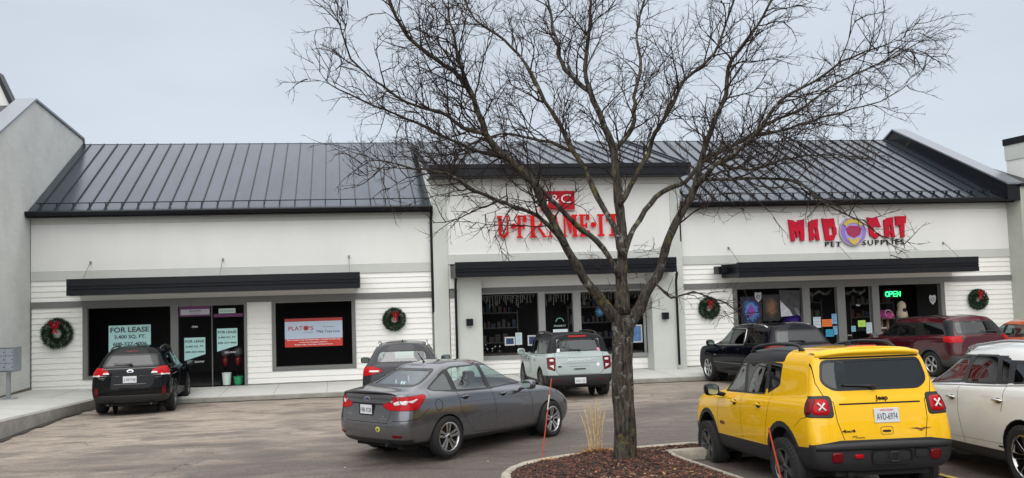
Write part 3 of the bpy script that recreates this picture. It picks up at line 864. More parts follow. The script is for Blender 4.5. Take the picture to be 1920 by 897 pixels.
class Car:
    def __init__(s, name, label, levels, paintm, crown=.05, sub=3, scale=1.0, group=None, cat='car'):
        s.root = thing(name, label, cat, (0,0,0), 0, group)
        s.bm = car_skin(levels, crown, sub); s.paint = paintm; s.scale = scale
        s.mats = [paintm, m_seam, m_plas, m_frit]
        s.tree = None
        from mathutils.bvhtree import BVHTree
        s.bvh = BVHTree.FromBMesh(s.bm)
        s.bm.verts.ensure_lookup_table(); s.bm.faces.ensure_lookup_table()
        s.ovn = [(v.co.copy(), v.normal.copy()) for v in s.bm.verts]; s.ofc = [tuple(v.index for v in f.verts) for f in s.bm.faces]
    def mi(s, m):
        if m not in s.mats: s.mats.append(m)
        return s.mats.index(m)
    def hit(s, axis, side, a, b_):
        if axis == 'y': r = s.bvh.ray_cast(Vector((a, 3*side, b_)), Vector((0,-side,0)))
        elif axis == 'x': r = s.bvh.ray_cast(Vector((7*side, a, b_)), Vector((-side,0,0)))
        else: r = s.bvh.ray_cast(Vector((a, b_, 4)), Vector((0,0,-1)))
        return r[0], r[1]
    def true_normals(s, me, limit=.02):
        """shade a cut piece with the normals of the uncut skin, so cuts leave no facets"""
        out = []
        for v in me.vertices:
            co, nn, idx, d = s.bvh.find_nearest(v.co)
            if co is None or d > limit: out.append(tuple(v.normal)); continue
            acc = Vector((0,0,0)); 
            for k in s.ofc[idx]:
                c_, n_ = s.ovn[k]; acc += n_/(1e-5+(c_-co).length_squared)
            acc.normalize(); out.append(tuple(acc if acc.dot(v.normal) > -.2 else v.normal))
        me.normals_split_custom_set_from_vertices(out)
    def extract(s, faces, name, material, parent=None, inset=0.0):
        """take faces off the skin into a part of their own"""
        faces = [f for f in faces if f.is_valid]
        if not faces: return None
        idx = {}; vs = []; fs = []
        for f in faces:
            for v in f.verts:
                if v not in idx: idx[v] = len(vs); vs.append(v.co-v.normal*inset)
            fs.append(tuple(idx[v] for v in f.verts))
        me = bpy.data.meshes.new(name); me.from_pydata([tuple(v) for v in vs], [], fs)
        mis = [f.material_index for f in faces]
        o = mesh_obj(name, me, None, parent or s.root, True)
        if material is None:
            for m in s.mats: me.materials.append(m)
            for p, k in zip(me.polygons, mis): p.material_index = k
        else: me.materials.append(material)
        # keep the curvature of the whole skin across the cut
        s.true_normals(me)
        bmesh.ops.delete(s.bm, geom=faces, context='FACES')
        return o
    def paintfaces(s, faces, m):
        k = s.mi(m)
        for f in faces: f.material_index = k
    def window(s, poly, axis, side, gl, rim=.028, name='window', r=.04, rimm=None, parent=None):
        base = ccw(poly); poly = chamfer(base, r) if r else base
        fs = cut(s.bm, poly, axis, side); s.paintfaces(fs, rimm or m_frit)
        inner = chamfer(shrink(base, rim), max(.012, r-rim*.5))
        fs = cut(s.bm, inner, axis, side)
        return s.extract(fs, name, gl, parent, inset=.004)
    def lens(s, poly, axis, side, m, name='taillight', r=.03, parent=None, rim=.006, rimm=None):
        base = ccw(poly); poly = chamfer(base, r) if r else base
        if rim:
            fs = cut(s.bm, chamfer(shrink(base, -rim), r+rim), axis, side); s.paintfaces(fs, rimm or m_seam)
        fs = cut(s.bm, poly, axis, side)
        return s.extract(fs, name, m, parent, inset=-.004)
    def region(s, poly, axis, side, m, test=None):
        fs = cut(s.bm, poly, axis, side, test); s.paintfaces(fs, m)
    def seam(s, pts, axis, side, w=.009, m=None):
        """dark panel gap along a polyline"""
        for a, b_ in zip(pts, pts[1:]):
            a, b_ = Vector(a), Vector(b_); d = (b_-a).normalized(); nn = Vector((-d.y, d.x))*w/2; a = a-d*.002; b_ = b_+d*.002
            fs = cut(s.bm, [tuple(a+nn), tuple(b_+nn), tuple(b_-nn), tuple(a-nn)], axis, side)
            s.paintfaces([f for f in fs if f.material_index == 0], m or m_seam)
    def arch(s, x, z, r, m=None, lip=.0):
        for side in (1, -1):
            if lip:
                poly = [(x+(r+lip)*cos(2*pi*i/28), z+(r+lip)*sin(2*pi*i/28)) for i in range(28)]
                s.region(poly, 'y', side, m or m_plas, test=lambda f, sd=side: f.calc_center_median().y*sd > .5 and f.normal.y*sd > .1)
            poly = [(x+r*cos(2*pi*i/28), z+r*sin(2*pi*i/28)) for i in range(28)]
            fs = cut(s.bm, poly, 'y', side, test=lambda f, sd=side: f.calc_center_median().y*sd > .45)
            bmesh.ops.delete(s.bm, geom=fs, context='FACES')
            mb = MB()                         # wheel well
            k = 20; v = []
            for i in range(k+1):
                t = -.35+(pi+.7)*i/k; rr = r+.004
                v.append((x+rr*cos(t), z+rr*sin(t)))
            for i in range(k):
                (xa, za), (xb, zb) = v[i], v[i+1]
                ya = s.well_y(xa, za, side, x, z); yb = s.well_y(xb, zb, side, x, z)
                mb.quad((xa, ya, za), (xb, yb, zb), (xb, side*.50, zb), (xa, side*.50, za))
            mb.add([(x+(r+.004)*cos(2*pi*i/24), side*.50, z+(r+.004)*sin(2*pi*i/24)) for i in range(24)], [tuple(range(24))])
            mb.build('wheel_well', m_seam, s.root)
    def well_y(s, xa, za, side, cx, cz):
        p, _ = s.hit('y', side, cx+(xa-cx)*1.03, cz+(za-cz)*1.03)
        return (p.y if p and abs(p.y) > .55 else side*.80)-side*.006
    def body(s):
        bmesh.ops.delete(s.bm, geom=[v for v in s.bm.verts if not v.link_faces], context='VERTS')
        me = bpy.data.meshes.new('body'); s.bm.normal_update()
        s.bm.to_mesh(me); s.bm.free()
        o = mesh_obj('body', me, None, s.root, True)
        for m in s.mats: me.materials.append(m)
        s.true_normals(me)
        s.body_o = o
        return o
    def wheel(s, x, y, r, w, rim_r, spokes=5, style='twin', rimm=None, steer=0):
        side = 1 if y > 0 else -1
        R = Matrix.Translation((x, y, r)) @ Matrix.Rotation(steer, 4, 'Z') @ Matrix.Rotation(-pi/2*side, 4, 'X')
        mb = MB()
        hw = w/2
        prof = [(rim_r, -hw*.9), (rim_r+.03, -hw), (r-.045, -hw*1.03), (r-.012, -hw*.86), (r, -hw*.6), (r, -hw*.2), (r-.008, -hw*.16), (r-.008, -hw*.1), (r, -hw*.06), (r, hw*.06), (r-.008, hw*.1), (r-.008, hw*.16), (r, hw*.2), (r, hw*.6), (r-.012, hw*.86), (r-.045, hw*1.03), (rim_r+.03, hw), (rim_r, hw*.9)]
        mb.lathe(prof, 40, R)
        # tread blocks on the shoulder
        for j in range(40):
            t = 2*pi*j/40; c0 = Matrix.Rotation(t, 4, 'Z')
            for s_ in (1,):
                vs = [R@(c0@Vector(p)) for p in [(r-.03, -.012, hw*1.0), (r-.03, .012, hw*1.0), (r-.002, .012, hw*.84), (r-.002, -.012, hw*.84)]]
                vs2 = [R@(c0@Vector(p)) for p in [(r-.03, -.012, hw*1.06), (r-.03, .012, hw*1.06), (r+.004, .012, hw*.88), (r+.004, -.012, hw*.88)]]
                mb.add(vs+vs2, [(4,5,6,7),(0,1,5,4),(1,2,6,5),(2,3,7,6),(3,0,4,7)])
        wh = mb.build('wheel', m_tyre, s.root); smooth_angle(wh, 30)
        rm = MB(); q = rim_r+.004
        rm.lathe([(q, -hw*.85), (q, hw*.86), (q+.004, hw*.93), (q-.012, hw*.95), (q-.022, hw*.82), (q-.03, hw*.2), (q-.03, -hw*.85)], 40, R)
        o = rm.build('rim', rimm or m_alloy, wh); smooth_angle(o, 30)
        bk = MB(); bk.lathe([(0.001, -hw*.1), (rim_r*.72, -hw*.1), (rim_r*.72, -hw*.3), (rim_r-.01, -hw*.3)], 24, R)
        bk.build('brake_disc', mat('brake_iron', (.03,.03,.03), .5, metal=.4), wh)
        sp = MB()
        for k in range(spokes):
            t = 2*pi*k/spokes+pi/2
            arms = {'twin': [(-.035,-.20,.036), (.035,.20,.036)], 'single': [(0,0,.062)], 'split': [(-.02,-.13,.026), (.02,.13,.026)], 'y': [(0,-.16,.03), (0,.16,.03)], 'claw': [(-.03,-.10,.040), (.03,.10,.040)]}[style]
            for off, spread, wd in arms:
                r0, r1 = .03, rim_r-.012
                a0 = t; a1 = t+spread*.9
                p0 = Vector((r0*cos(a0), r0*sin(a0), 0)); tn = Vector((-sin(t), cos(t), 0))
                p0 = p0+tn*off*.5; p1 = Vector((r1*cos(a1), r1*sin(a1), 0))
                d = (p1-p0).normalized(); nn = Vector((-d.y, d.x, 0))
                wa, wb = wd*.36, wd*.62
                if style == 'claw': wb = wd*.8
                zf, zb = hw*.72, hw*.90
                vs = [p0+nn*wa+Vector((0,0,zf)), p0-nn*wa+Vector((0,0,zf)), p1-nn*wb+Vector((0,0,zb)), p1+nn*wb+Vector((0,0,zb))]
                vs2 = [v-Vector((0,0,.03)) for v in vs]
                mid = [(vs[0]+vs[3])*.5, (vs[1]+vs[2])*.5]
                sp.add([R@v for v in vs+vs2], [(0,1,2,3),(4,7,6,5),(0,4,5,1),(1,5,6,2),(2,6,7,3),(3,7,4,0)])
        sp.lathe([(.001, hw*.80), (.03, hw*.80), (.045, hw*.72), (.06, hw*.62), (.06, hw*.3)], 20, R)
        sp.build('spokes', rimm or m_alloy, wh, bevel=.003)
        cp = MB(); cp.lathe([(.001, hw*.84), (.024, hw*.84), (.028, hw*.8)], 16, R); cp.build('hub_cap', m_black, wh)
        return wh
    def wheels(s, wb, track, r, w=.225, rim=.215, **k):
        st = k.pop('steer', 0)
        for x in (0, wb):
            for sd in (1, -1): s.wheel(x, sd*track, r, w, rim, steer=st if x else 0, **k)
    def bar(s, pts, rad, name, m, k=8, parent=None, smooth=True):
        mb = MB(); mb.tube(pts, rad, k); return mb.build(name, m, parent or s.root, smooth)
    def handle(s, x, z, m, side, length=.17, cup=True, name='door_handle'):
        pts = []
        for i in range(7):
            t = i/6; xx = x-length/2+length*t; p, nn = s.hit('y', side, xx, z+.004*sin(pi*t))
            if p is None: return
            pts.append(p+nn*(.032 if 0 < i < 6 else .006))
        if cup:
            p, nn = s.hit('y', side, x-.03, z)
            q = shape_disc(s, 'y', side, x+.0, z-.005, .065, .034, .0015)
            q.build('handle_cup', m_seam if m is not m_chrome else mat('cup_shadow', (.12,.12,.12), .6), s.root) if q else None
        mb = MB(); mb.tube(pts, [.008, .014, .015, .015, .015, .014, .008], 8)
        return mb.build(name, m, s.root, True)
    def mirror(s, x, z, m, side, ww=.24, hh=.17, out=.95, dd=.10, glassm=None):
        mb = MB()
        y0 = out*side; cx = x
        ring = []
        segs = [(0, .55), (.25, .92), (.6, 1.0), (.9, .88), (1.0, .6)]
        k = 12
        for (t, sc_) in segs:
            yy = y0+side*ww*t
            for j in range(k):
                a = 2*pi*j/k; ca, sa = cos(a), sin(a)
                ex = dd*sc_*math.copysign(abs(ca)**.7, ca)*(1.0 if ca > 0 else .55); ez = hh/2*sc_*math.copysign(abs(sa)**.7, sa)
                ring.append((cx+ex, yy, z+ez))
        n = len(segs); fs = []
        for i in range(n-1):
            for j in range(k): fs.append((i*k+j, i*k+(j+1) % k, (i+1)*k+(j+1) % k, (i+1)*k+j))
        fs += [tuple(range(k)), tuple((n-1)*k+j for j in range(k))]
        mb.add(ring, fs)
        p, nn = s.hit('y', side, x, z-hh*.5)
        yb = p.y if p else side*.8
        mb.tube([(x+.02, yb-side*.02, z-hh*.5), (x+.01, y0+side*.03, z-hh*.28)], [.03, .035], 6)
        o = mb.build('mirror', m, s.root, True)
        g2 = MB(); a, b_ = y0+side*ww*.14, y0+side*ww*.88
        pts = []
        for j in range(k):
            t = 2*pi*j/k; ca, sa = cos(t), sin(t)
            pts.append((cx-dd*.60, (a+b_)/2+(b_-a)/2*math.copysign(abs(ca)**.6, ca), z+hh*.40*math.copysign(abs(sa)**.6, sa)))
        g2.add(pts, [tuple(range(k))])
        g2.build('mirror_glass', mat('mirror_silver', (.30,.38,.36), .05, metal=1), o)
        return o
    def plate(s, y, z, txt, w=.305, h=.155, tone=None, frame=None, top='', tilt=0):
        p, nn = s.hit('x', -1, y, z); x = p.x-.012
        a = thing_part(s, 'licence_plate'); 
        mb = MB(); mb.box(x-.004, x+.004, y-w/2, y+w/2, z-h/2, z+h/2); pl_ = mb.build('licence_plate', m_plate, s.root, bevel=.003)
        if frame:
            mb = MB(); t = .014
            mb.box(x-.010, x+.006, y-w/2-t, y+w/2+t, z+h/2-.004, z+h/2+t); mb.box(x-.010, x+.006, y-w/2-t, y+w/2+t, z-h/2-t, z-h/2+.004)
            mb.box(x-.010, x+.006, y-w/2-t, y-w/2+.004, z-h/2, z+h/2); mb.box(x-.010, x+.006, y+w/2-.004, y+w/2+t, z-h/2, z+h/2)
            mb.build('plate_frame', frame, pl_)
        if txt: s.rtext('plate_text', txt, y, z-.012, w*.84, h*.46, x-.0045, m_platetx, pl_)
        if top: s.rtext('plate_heading', top, y, z+h*.36, w*.55, h*.13, x-.0045, m_red, pl_)
        return pl_
    def rtext(s, name, body, y, z, w, h, x, m, parent=None, **k):
        """text facing backwards (read from behind the car)"""
        me = text_mesh(body, -w/2, w/2, -h/2, h/2, 0, ext=.002, **k)
        R = Matrix(((0,1,0,x),(-1,0,0,y),(0,0,1,z),(0,0,0,1)))
        me.transform(R); return mesh_obj(name, me, m, parent or s.root)
    def badge(s, axis, side, a, b_, ra, rb, m, name='badge', off=.004, parent=None, k=20):
        mb = shape_disc(s, axis, side, a, b_, ra, rb, off, k)
        return mb.build(name, m, parent or s.root, True) if mb else None
    def wiper(s, y0, z0, length, m=None, lift=.03):
        pts = []
        for i in range(6):
            t = i/5; p, nn = s.hit('x', -1, y0+length*t, z0+.02*t); pts.append(p+nn*lift)
        mb = MB(); mb.tube(pts, [.022, .016, .011, .010, .010, .008], 6)
        p, nn = s.hit('x', -1, y0, z0-.01); mb.tube([p, p+nn*(lift+.012)], .03, 8)
        return mb.build('rear_wiper', m or m_plas, s.root, True)
    def rails(s, x0, x1, y, rad, m, h=.05, feet=2, y1=None):
        for sd in (1, -1):
            pts = []
            for i in range(13):
                t = i/12; x = x0+(x1-x0)*t; yy = y+((y1 or y)-y)*t
                p, nn = s.hit('z', 1, x, sd*yy); hh = h*min(1, sin(pi*t)*3.2)
                pts.append((x, sd*yy, p.z+hh+.003))
            mb = MB(); mb.tube(pts, rad, 8)
            for t in ((.06, .5, .94) if feet == 3 else (.06, .94)):
                x = x0+(x1-x0)*t; p, nn = s.hit('z', 1, x, sd*y); mb.tube([(x, sd*y, p.z-.01), (x, sd*y, p.z+h)], rad*1.1, 6)
            mb.build('roof_rail', m, s.root, True)
    def fin(s, x, m):
        p, nn = s.hit('z', 1, x, 0)
        mb = MB(); z = p.z-.01
        mb.add([(x-.08,-.025,z),(x+.09,-.02,z),(x+.09,.02,z),(x-.08,.025,z),(x-.06,-.006,z+.065),(x-.03,-.006,z+.065),(x-.03,.006,z+.065),(x-.06,.006,z+.065)],
               [(0,1,5,4),(1,2,6,5),(2,3,7,6),(3,0,4,7),(4,5,6,7)])
        return mb.build('antenna', m, s.root, bevel=.006)
    def interior(s, xs_front, xs_rear, zf=.42, seatz=1.05, w=.62, steer=True, belt=.95, x0=-.6, x1=2.0):
        mb = MB(); mb.box(x0, x1, -w-.08, w+.08, zf-.02, zf); mb.box(x0, x1, -w-.10, -w-.07, zf, belt-.09); mb.box(x0, x1, w+.07, w+.10, zf, belt-.09)
        mb.box(x1-.30, x1, -w, w, zf, belt+.0); mb.box(x0, x0+.35, -w, w, zf, belt-.15)
        mb.build('cabin_liner', m_seat, s.root, bevel=.02)
        for xs_, n in ((xs_front, 2), (xs_rear, 2)):
            if xs_ is None: continue
            for sd in (1, -1):
                y = sd*.36; m2 = MB()
                m2.box(xs_, xs_+.48, y-.25, y+.25, zf, zf+.16)
                m2.prism([(xs_-.02, zf+.12), (xs_+.12, zf+.12), (xs_-.10, seatz-.0), (xs_-.16, seatz+.02), (xs_-.22, seatz-.03)], 'y', y-.24, y+.24)
                m2.prism([(xs_-.17, seatz+.03), (xs_-.09, seatz+.03), (xs_-.12, seatz+.20), (xs_-.17, seatz+.22), (xs_-.21, seatz+.19)], 'y', y-.12, y+.12)
                m2.build('seat', m_seat, s.root, bevel=.04)
        if steer:
            m3 = MB(); pts = [(x1-.48+.06*sin(t*2*pi/20), .36+.18*cos(t*2*pi/20), belt-.02+.17*sin(t*2*pi/20)) for t in range(21)]
            m3.tube(pts, .014, 6); m3.tube([(x1-.48, .36, belt-.02), (x1-.2, .36, belt-.08)], .03, 6); m3.build('steering_wheel', m_seat, s.root, True)
    def pad(s, poly, axis, side, m, name, off=.008, parent=None, r=.01):
        """a lens lying on the skin, outline given as a convex polygon"""
        poly = chamfer(poly, r); cx = sum(p[0] for p in poly)/len(poly); cz = sum(p[1] for p in poly)/len(poly)
        c0, n0 = s.hit(axis, side, cx, cz)
        if c0 is None: return None
        vs = [c0+n0*off]; fs = []; k = len(poly)
        for q, h in ((.33, off), (.66, off), (.94, off), (1.0, -.003)):
            for a, b_ in poly:
                p, nn = s.hit(axis, side, cx+(a-cx)*q, cz+(b_-cz)*q)
                if p is None: p, nn = c0, n0
                vs.append(p+nn*h)
        for j in range(k):
            fs.append((0, 1+j, 1+(j+1) % k))
            for q in range(3): fs.append((1+q*k+j, 1+(q+1)*k+j, 1+(q+1)*k+(j+1) % k, 1+q*k+(j+1) % k))
        mb = MB(); mb.add(vs, fs); return mb.build(name, m, parent or s.root, True)
    def stretch(s, sz, z0=.35, up=0.0):
        def go(o):
            if o.type == 'MESH':
                for v in o.data.vertices:
                    v.co.z = (z0+(v.co.z-z0)*sz if v.co.z > z0 else v.co.z)+up
            for ch in o.children: go(ch)
        for ch in s.root.children:
            if not ch.name.startswith('wheel') or ch.name.startswith('wheel_well'): go(ch)
    def place(s, X, Y, heading, pitch=None, sc=1.0, dz=0.0):
        h = heading; 
        S_ = (g(Y+2.6*cos(h))-g(Y))/(2.6*cos(h)) if abs(cos(h)) > .2 else -.04
        if pitch is not None: S_ = pitch
        f = Vector((sin(h), cos(h), S_*cos(h))).normalized(); lf = Vector((-cos(h), sin(h), S_*sin(h))); lf = (lf-f*lf.dot(f)).normalized(); u = f.cross(lf)
        Mx = Matrix.Identity(4)
        for i in range(3): Mx[i][0] = f[i]*sc; Mx[i][1] = lf[i]*sc; Mx[i][2] = u[i]*sc
        Mx.translation = (X, Y, g(Y)+.012+dz); s.root.matrix_world = Mx
def thing_part(s, n): return None
def shape_disc(s, axis, side, a, b_, ra, rb, off=.003, k=20):
    c, nn = s.hit(axis, side, a, b_)
    if c is None: return None
    mb = MB(); vs = [c+nn*(off+.003)]; fs = []
    for ring, (q, h) in enumerate(((.7, .003), (1.0, 0))):
        for j in range(k):
            t = 2*pi*j/k; p, n2 = s.hit(axis, side, a+ra*q*cos(t), b_+rb*q*sin(t))
            if p is None: return None
            vs.append(p+n2*(off+h))
    for j in range(k):
        fs.append((0, 1+j, 1+(j+1) % k)); fs.append((1+j, 1+k+j, 1+k+(j+1) % k, 1+(j+1) % k))
    mb.add(vs, fs); return mb

def mirror_x(poly): return [(-a, b_) for a, b_ in poly]
def sym(poly):      # half polygon given for y>=0 -> full symmetric polygon
    return poly+[(-a, b_) for a, b_ in poly[::-1]]
BP = math.pi
# ------------------------------------------------------------------ grey sedan
def grey_sedan():
    P = paint('grey_car_paint', (.125,.128,.145), metal=.85, rough=.22)
    LV = [dict(xr=-.86, xf=3.38, w=(.72,.76,.70), z=[(-.9,.27),(0,.20),(3.5,.19)], cr=.3, cf=.5),
          dict(xr=-.93, xf=3.47, w=(.81,.85,.79), z=[(-.9,.32),(.2,.235),(3.4,.235)], cr=.32, cf=.5),
          dict(xr=-.985, xf=3.545, w=(.865,.90,.85), z=[(-.9,.46),(.5,.40),(3.5,.42)], cr=.34, cf=.55),
          dict(xr=-.975, xf=3.54, w=(.875,.91,.855), z=[(-1,.62),(3.5,.60)], cr=.34, cf=.6),
          dict(xr=-.93, xf=3.49, w=(.865,.90,.84), z=[(-1,.80),(1.5,.78),(2.8,.74),(3.5,.66)], cr=.34, cf=.7),
          dict(xr=-.915, xf=3.42, w=(.84,.885,.82), z=[(-1,.965),(0,.93),(1.5,.89),(2.6,.86),(3.4,.72)], cr=.32, cf=.75),
          dict(xr=-.93, xf=3.30, w=(.76,.86,.74), z=[(-.95,1.075),(-.4,1.02),(.5,.975),(2.0,.945),(2.7,.93),(3.3,.78)], cr=.26, cf=.8),
          dict(xr=-.60, xf=2.12, w=(.66,.825,.72), z=[(-.6,1.085),(-.2,1.06),(.6,1.0),(1.6,.985),(2.1,1.02)], cr=.20, cf=.34, p=3),
          dict(xr=-.22, xf=1.72, w=(.58,.735,.64), z=[(-.3,1.24),(.5,1.22),(1.7,1.225)], cr=.22, cf=.34, p=2.8),
          dict(xr=.14, xf=1.32, w=(.52,.66,.57), z=[(.1,1.40),(.7,1.445),(1.3,1.42)], cr=.24, cf=.26, p=2.6)]
    c = Car('parked_car', 'grey four door sedan driving past the tree island beside the orange stake', LV, P, crown=.05)
    for sd in (1, -1): c.region([(.0,1.02),(.24,.995),(1.15,.975),(1.12,1.41),(.26,1.35),(.10,1.28)], 'y', sd, m_frit)
    # glass
    c.window([(-.27,1.075),(-.16,1.035),(.235,1.005),(.255,1.30),(.20,1.315)], 'y', 1, g_mid, .022, r=.03)
    c.window([(-.27,1.075),(-.16,1.035),(.235,1.005),(.255,1.30),(.20,1.315)], 'y', -1, g_mid, .022, r=.03)
    for sd in (1, -1):
        c.window([(.285,1.005),(1.03,.985),(.98,1.405),(.42,1.390),(.30,1.355)], 'y', sd, g_clear, .022)
        c.window([(1.10,.985),(1.99,1.005),(1.93,1.07),(1.38,1.38),(1.06,1.406)], 'y', sd, g_clear, .022)
    c.window(sym([(.615,1.115),(.47,1.375)]), 'x', -1, g_clear, .035, r=.07)
    c.window(sym([(.66,1.06),(.52,1.375)]), 'x', 1, g_clear, .03, r=.06, name='windscreen')
    # lamps: body corner wrap = rear piece plus side piece
    for sd in (1, -1):
        yy = lambda a, z: (a*sd, z)
        c.lens([yy(.36,.865),yy(.48,.80),yy(.86,.79),yy(.86,.975),yy(.62,.955)], 'x', -1, m_redl, r=.03)
        c.lens([(-.96,.79),(-.62,.80),(-.40,.985),(-.42,1.01),(-.96,.985)], 'y', sd, m_redl, r=.02)
        c.pad([yy(.58,.905),yy(.60,.865),yy(.80,.875),yy(.80,.94),yy(.66,.935)], 'x', -1, m_whl, 'reversing_lamp', r=.02)
        c.pad([(-.96,.885),(-.70,.895),(-.58,.945),(-.60,.955),(-.96,.945)], 'y', sd, m_whl, 'reversing_lamp', r=.01)
        c.pad([yy(.58,.385),yy(.74,.385),yy(.74,.43),yy(.58,.43)], 'x', -1, m_redd, 'reflector', r=.012)
        c.lens([(3.0,.80),(3.42,.66),(3.46,.74),(3.12,.88)], 'y', sd, m_whl, name='headlight', r=.03)
    c.region([(-1.1,.18),(3.7,.18),(3.7,.262),(-1.1,.30)], 'y', 1, m_plas); c.region([(-1.1,.18),(3.7,.18),(3.7,.262),(-1.1,.30)], 'y', -1, m_plas)
    c.region([(-.9,.2),(.9,.2),(.9,.35),(-.9,.35)], 'x', -1, m_plas)  # black valance, extended to paint in the dark undercut above it
    # shut lines, then doors as panels
    for sd in (1, -1):
        c.seam([(.27,1.0),(.31,.70),(.42,.52),(.62,.33),(1.12,.30)], 'y', sd)
        c.seam([(1.065,.985),(1.12,.72),(1.13,.50),(1.10,.31)], 'y', sd)
        c.seam([(2.05,1.0),(2.13,.72),(2.13,.52),(2.09,.30),(1.12,.30)], 'y', sd)
        c.seam([(-.40,.79),(-.62,.66),(-.96,.63)], 'y', sd)
        c.seam([(.30,.83),(2.12,.79)], 'y', sd, .005, mat('crease_shade', (.03,.03,.035), .4, metal=.6, coat=1))
        c.seam([(-.31,1.05),(-.31,.99)], 'y', sd, .007)
    c.seam([(-.56,.99),(-.56,.80),(-.50,.60),(.50,.60),(.56,.80),(.56,.99)], 'x', -1)
    c.seam([(-.63,1.04),(-.63,.98),(-.56,.97)], 'x', -1)
    c.seam([(-.47,.88),(.47,.88)], 'x', -1, .022)
    c.lens(sym([(.16,1.035),(.15,1.058)]), 'x', -1, m_redd, name='high_brake_lamp', r=.006)
    c.arch(0, .318, .355); c.arch(2.648, .318, .355)
    for sd in (1, -1):
        c.handle(.42, .905, P, sd); c.handle(1.34, .88, P, sd)
        c.mirror(1.86, 1.0, P, sd, out=.90)
        fs = cut(c.bm, [(.33,.33),(1.08,.33),(1.10,.97),(.31,.985),(.45,.60)], 'y', sd)
    # fuel flap
    q = MB(); pts = []
    for j in range(25):
        t = 2*pi*j/24; p, nn = c.hit('y', -1, -.17+.075*cos(t), .83+.085*sin(t)); pts.append(p+nn*.001)
    q.tube(pts, .004, 5); q.build('fuel_flap', m_seam, c.root)
    # trunk spoiler
    mb = MB(); pt = []
    rows = []
    for y in [i*.08 for i in range(-9, 10)]:
        w_ = 1-abs(y)/.80; p, nn = c.hit('z', 1, -.84, y)
        rows.append([(-.78, y, p.z-.004), (-.86, y, p.z+.012), (-.965+.10*(abs(y)/.7)**2, y, p.z+.022*w_+.004), (-.955+.10*(abs(y)/.7)**2, y, p.z+.004*w_-.02)])
    vs = [v for r_ in rows for v in r_]; fs = []
    for i in range(len(rows)-1):
        for j in range(3): fs.append((i*4+j, i*4+j+1, (i+1)*4+j+1, (i+1)*4+j))
        fs.append((i*4+3, i*4, (i+1)*4, (i+1)*4+3))
    mb.add(vs, fs); mb.build('spoiler', P, c.root, True)
    # roof aerial
    p, nn = c.hit('z', 1, .34, 0)
    mb = MB(); mb.tube([p, p+Vector((-.02,0,.02)), p+Vector((-.13,0,.15))], [.022,.012,.005], 6); mb.build('antenna', m_black, c.root)
    c.badge('x', -1, 0, .955, .075, .034, m_chrome); c.badge('x', -1, 0, .955, .062, .024, mat('badge_blue', (.04,.05,.12), .3), off=.008)
    c.plate(.0, .795, '198-YDB', frame=m_black)
    p, _ = c.hit('x', -1, -.42, .665)
    c.rtext('badge_text', 'SE', -.42, .70, .05, .022, p.x-.004, m_chrome); c.rtext('badge_text', 'ECONETIC', -.42, .665, .15, .018, p.x-.004, m_chrome)
    p, _ = c.hit('x', -1, .43, .70); c.rtext('badge_text', 'FOCUS', .43, .71, .12, .022, p.x-.006, m_chrome)
    c.badge('x', -1, -.30, .50, .050, .042, mat('yellow_sticker', (.55,.48,.08), .6), 'bumper_sticker')
    c.badge('x', -1, -.30, .50, .026, .022, mat('green_sticker', (.05,.12,.05), .6), 'bumper_sticker', off=.008)
    p, _ = c.hit('x', -1, -.30, 1.16)
    mb = MB(); 
    for a, b_ in ((-.30, 1.15), (-.24, 1.155)):
        mb.add([(p.x-.012, a-.022, b_-.03), (p.x-.012, a+.022, b_-.03), (p.x+.03, a+.022, b_+.04), (p.x+.03, a-.022, b_+.04)], [(0,1,2,3)])
    mb.build('window_sticker', mat('sticker_white', (.5,.6,.62), .6), c.root)
    c.interior(1.20, .30, .40, 1.06, belt=.93, x0=-.35, x1=2.0)
    # keep the door skins as parts
    for sd in (1, -1):
        for pg, nm in (([(.635,.335),(1.09,.315),(1.12,.50),(1.11,.72),(1.055,.975),(.28,.992),(.32,.70),(.43,.525)], 'door'), ([(1.115,.315),(2.08,.315),(2.12,.52),(2.12,.72),(2.04,.985),(1.08,.975),(1.13,.72),(1.14,.50)], 'door')):
            fs = hull_cut(c, pg, sd)
            if fs: c.extract(fs, nm, None)
    fs = [f for f in c.bm.faces if f.calc_center_median().x < -.45 and .0 < f.calc_center_median().z < .60]
    c.extract(fs, 'bumper', None)
    c.body()
    c.wheels(2.648, .80, .318, .215, .222, spokes=5, style='twin', steer=radians(4))
    mb = MB(); mb.box(-.7, 3.2, -.55, .55, .19, .26); mb.tube([(-.93,-.45,.27),(-.6,-.45,.27)], .03, 8); mb.build('underbody', m_seam, c.root)
    return c
def hull_cut(c, pg, sd):
    """faces of the painted skin whose centre lies in a (possibly concave) outline on the side"""
    def inp(x, z):
        r = False; n = len(pg)
        for i in range(n):
            (x0, z0), (x1, z1) = pg[i], pg[i-1]
            if (z0 > z) != (z1 > z) and x < (x1-x0)*(z-z0)/(z1-z0)+x0: r = not r
        return r
    return [f for f in c.bm.faces if f.calc_center_median().y*sd > .4 and inp(f.calc_center_median().x, f.calc_center_median().z)]

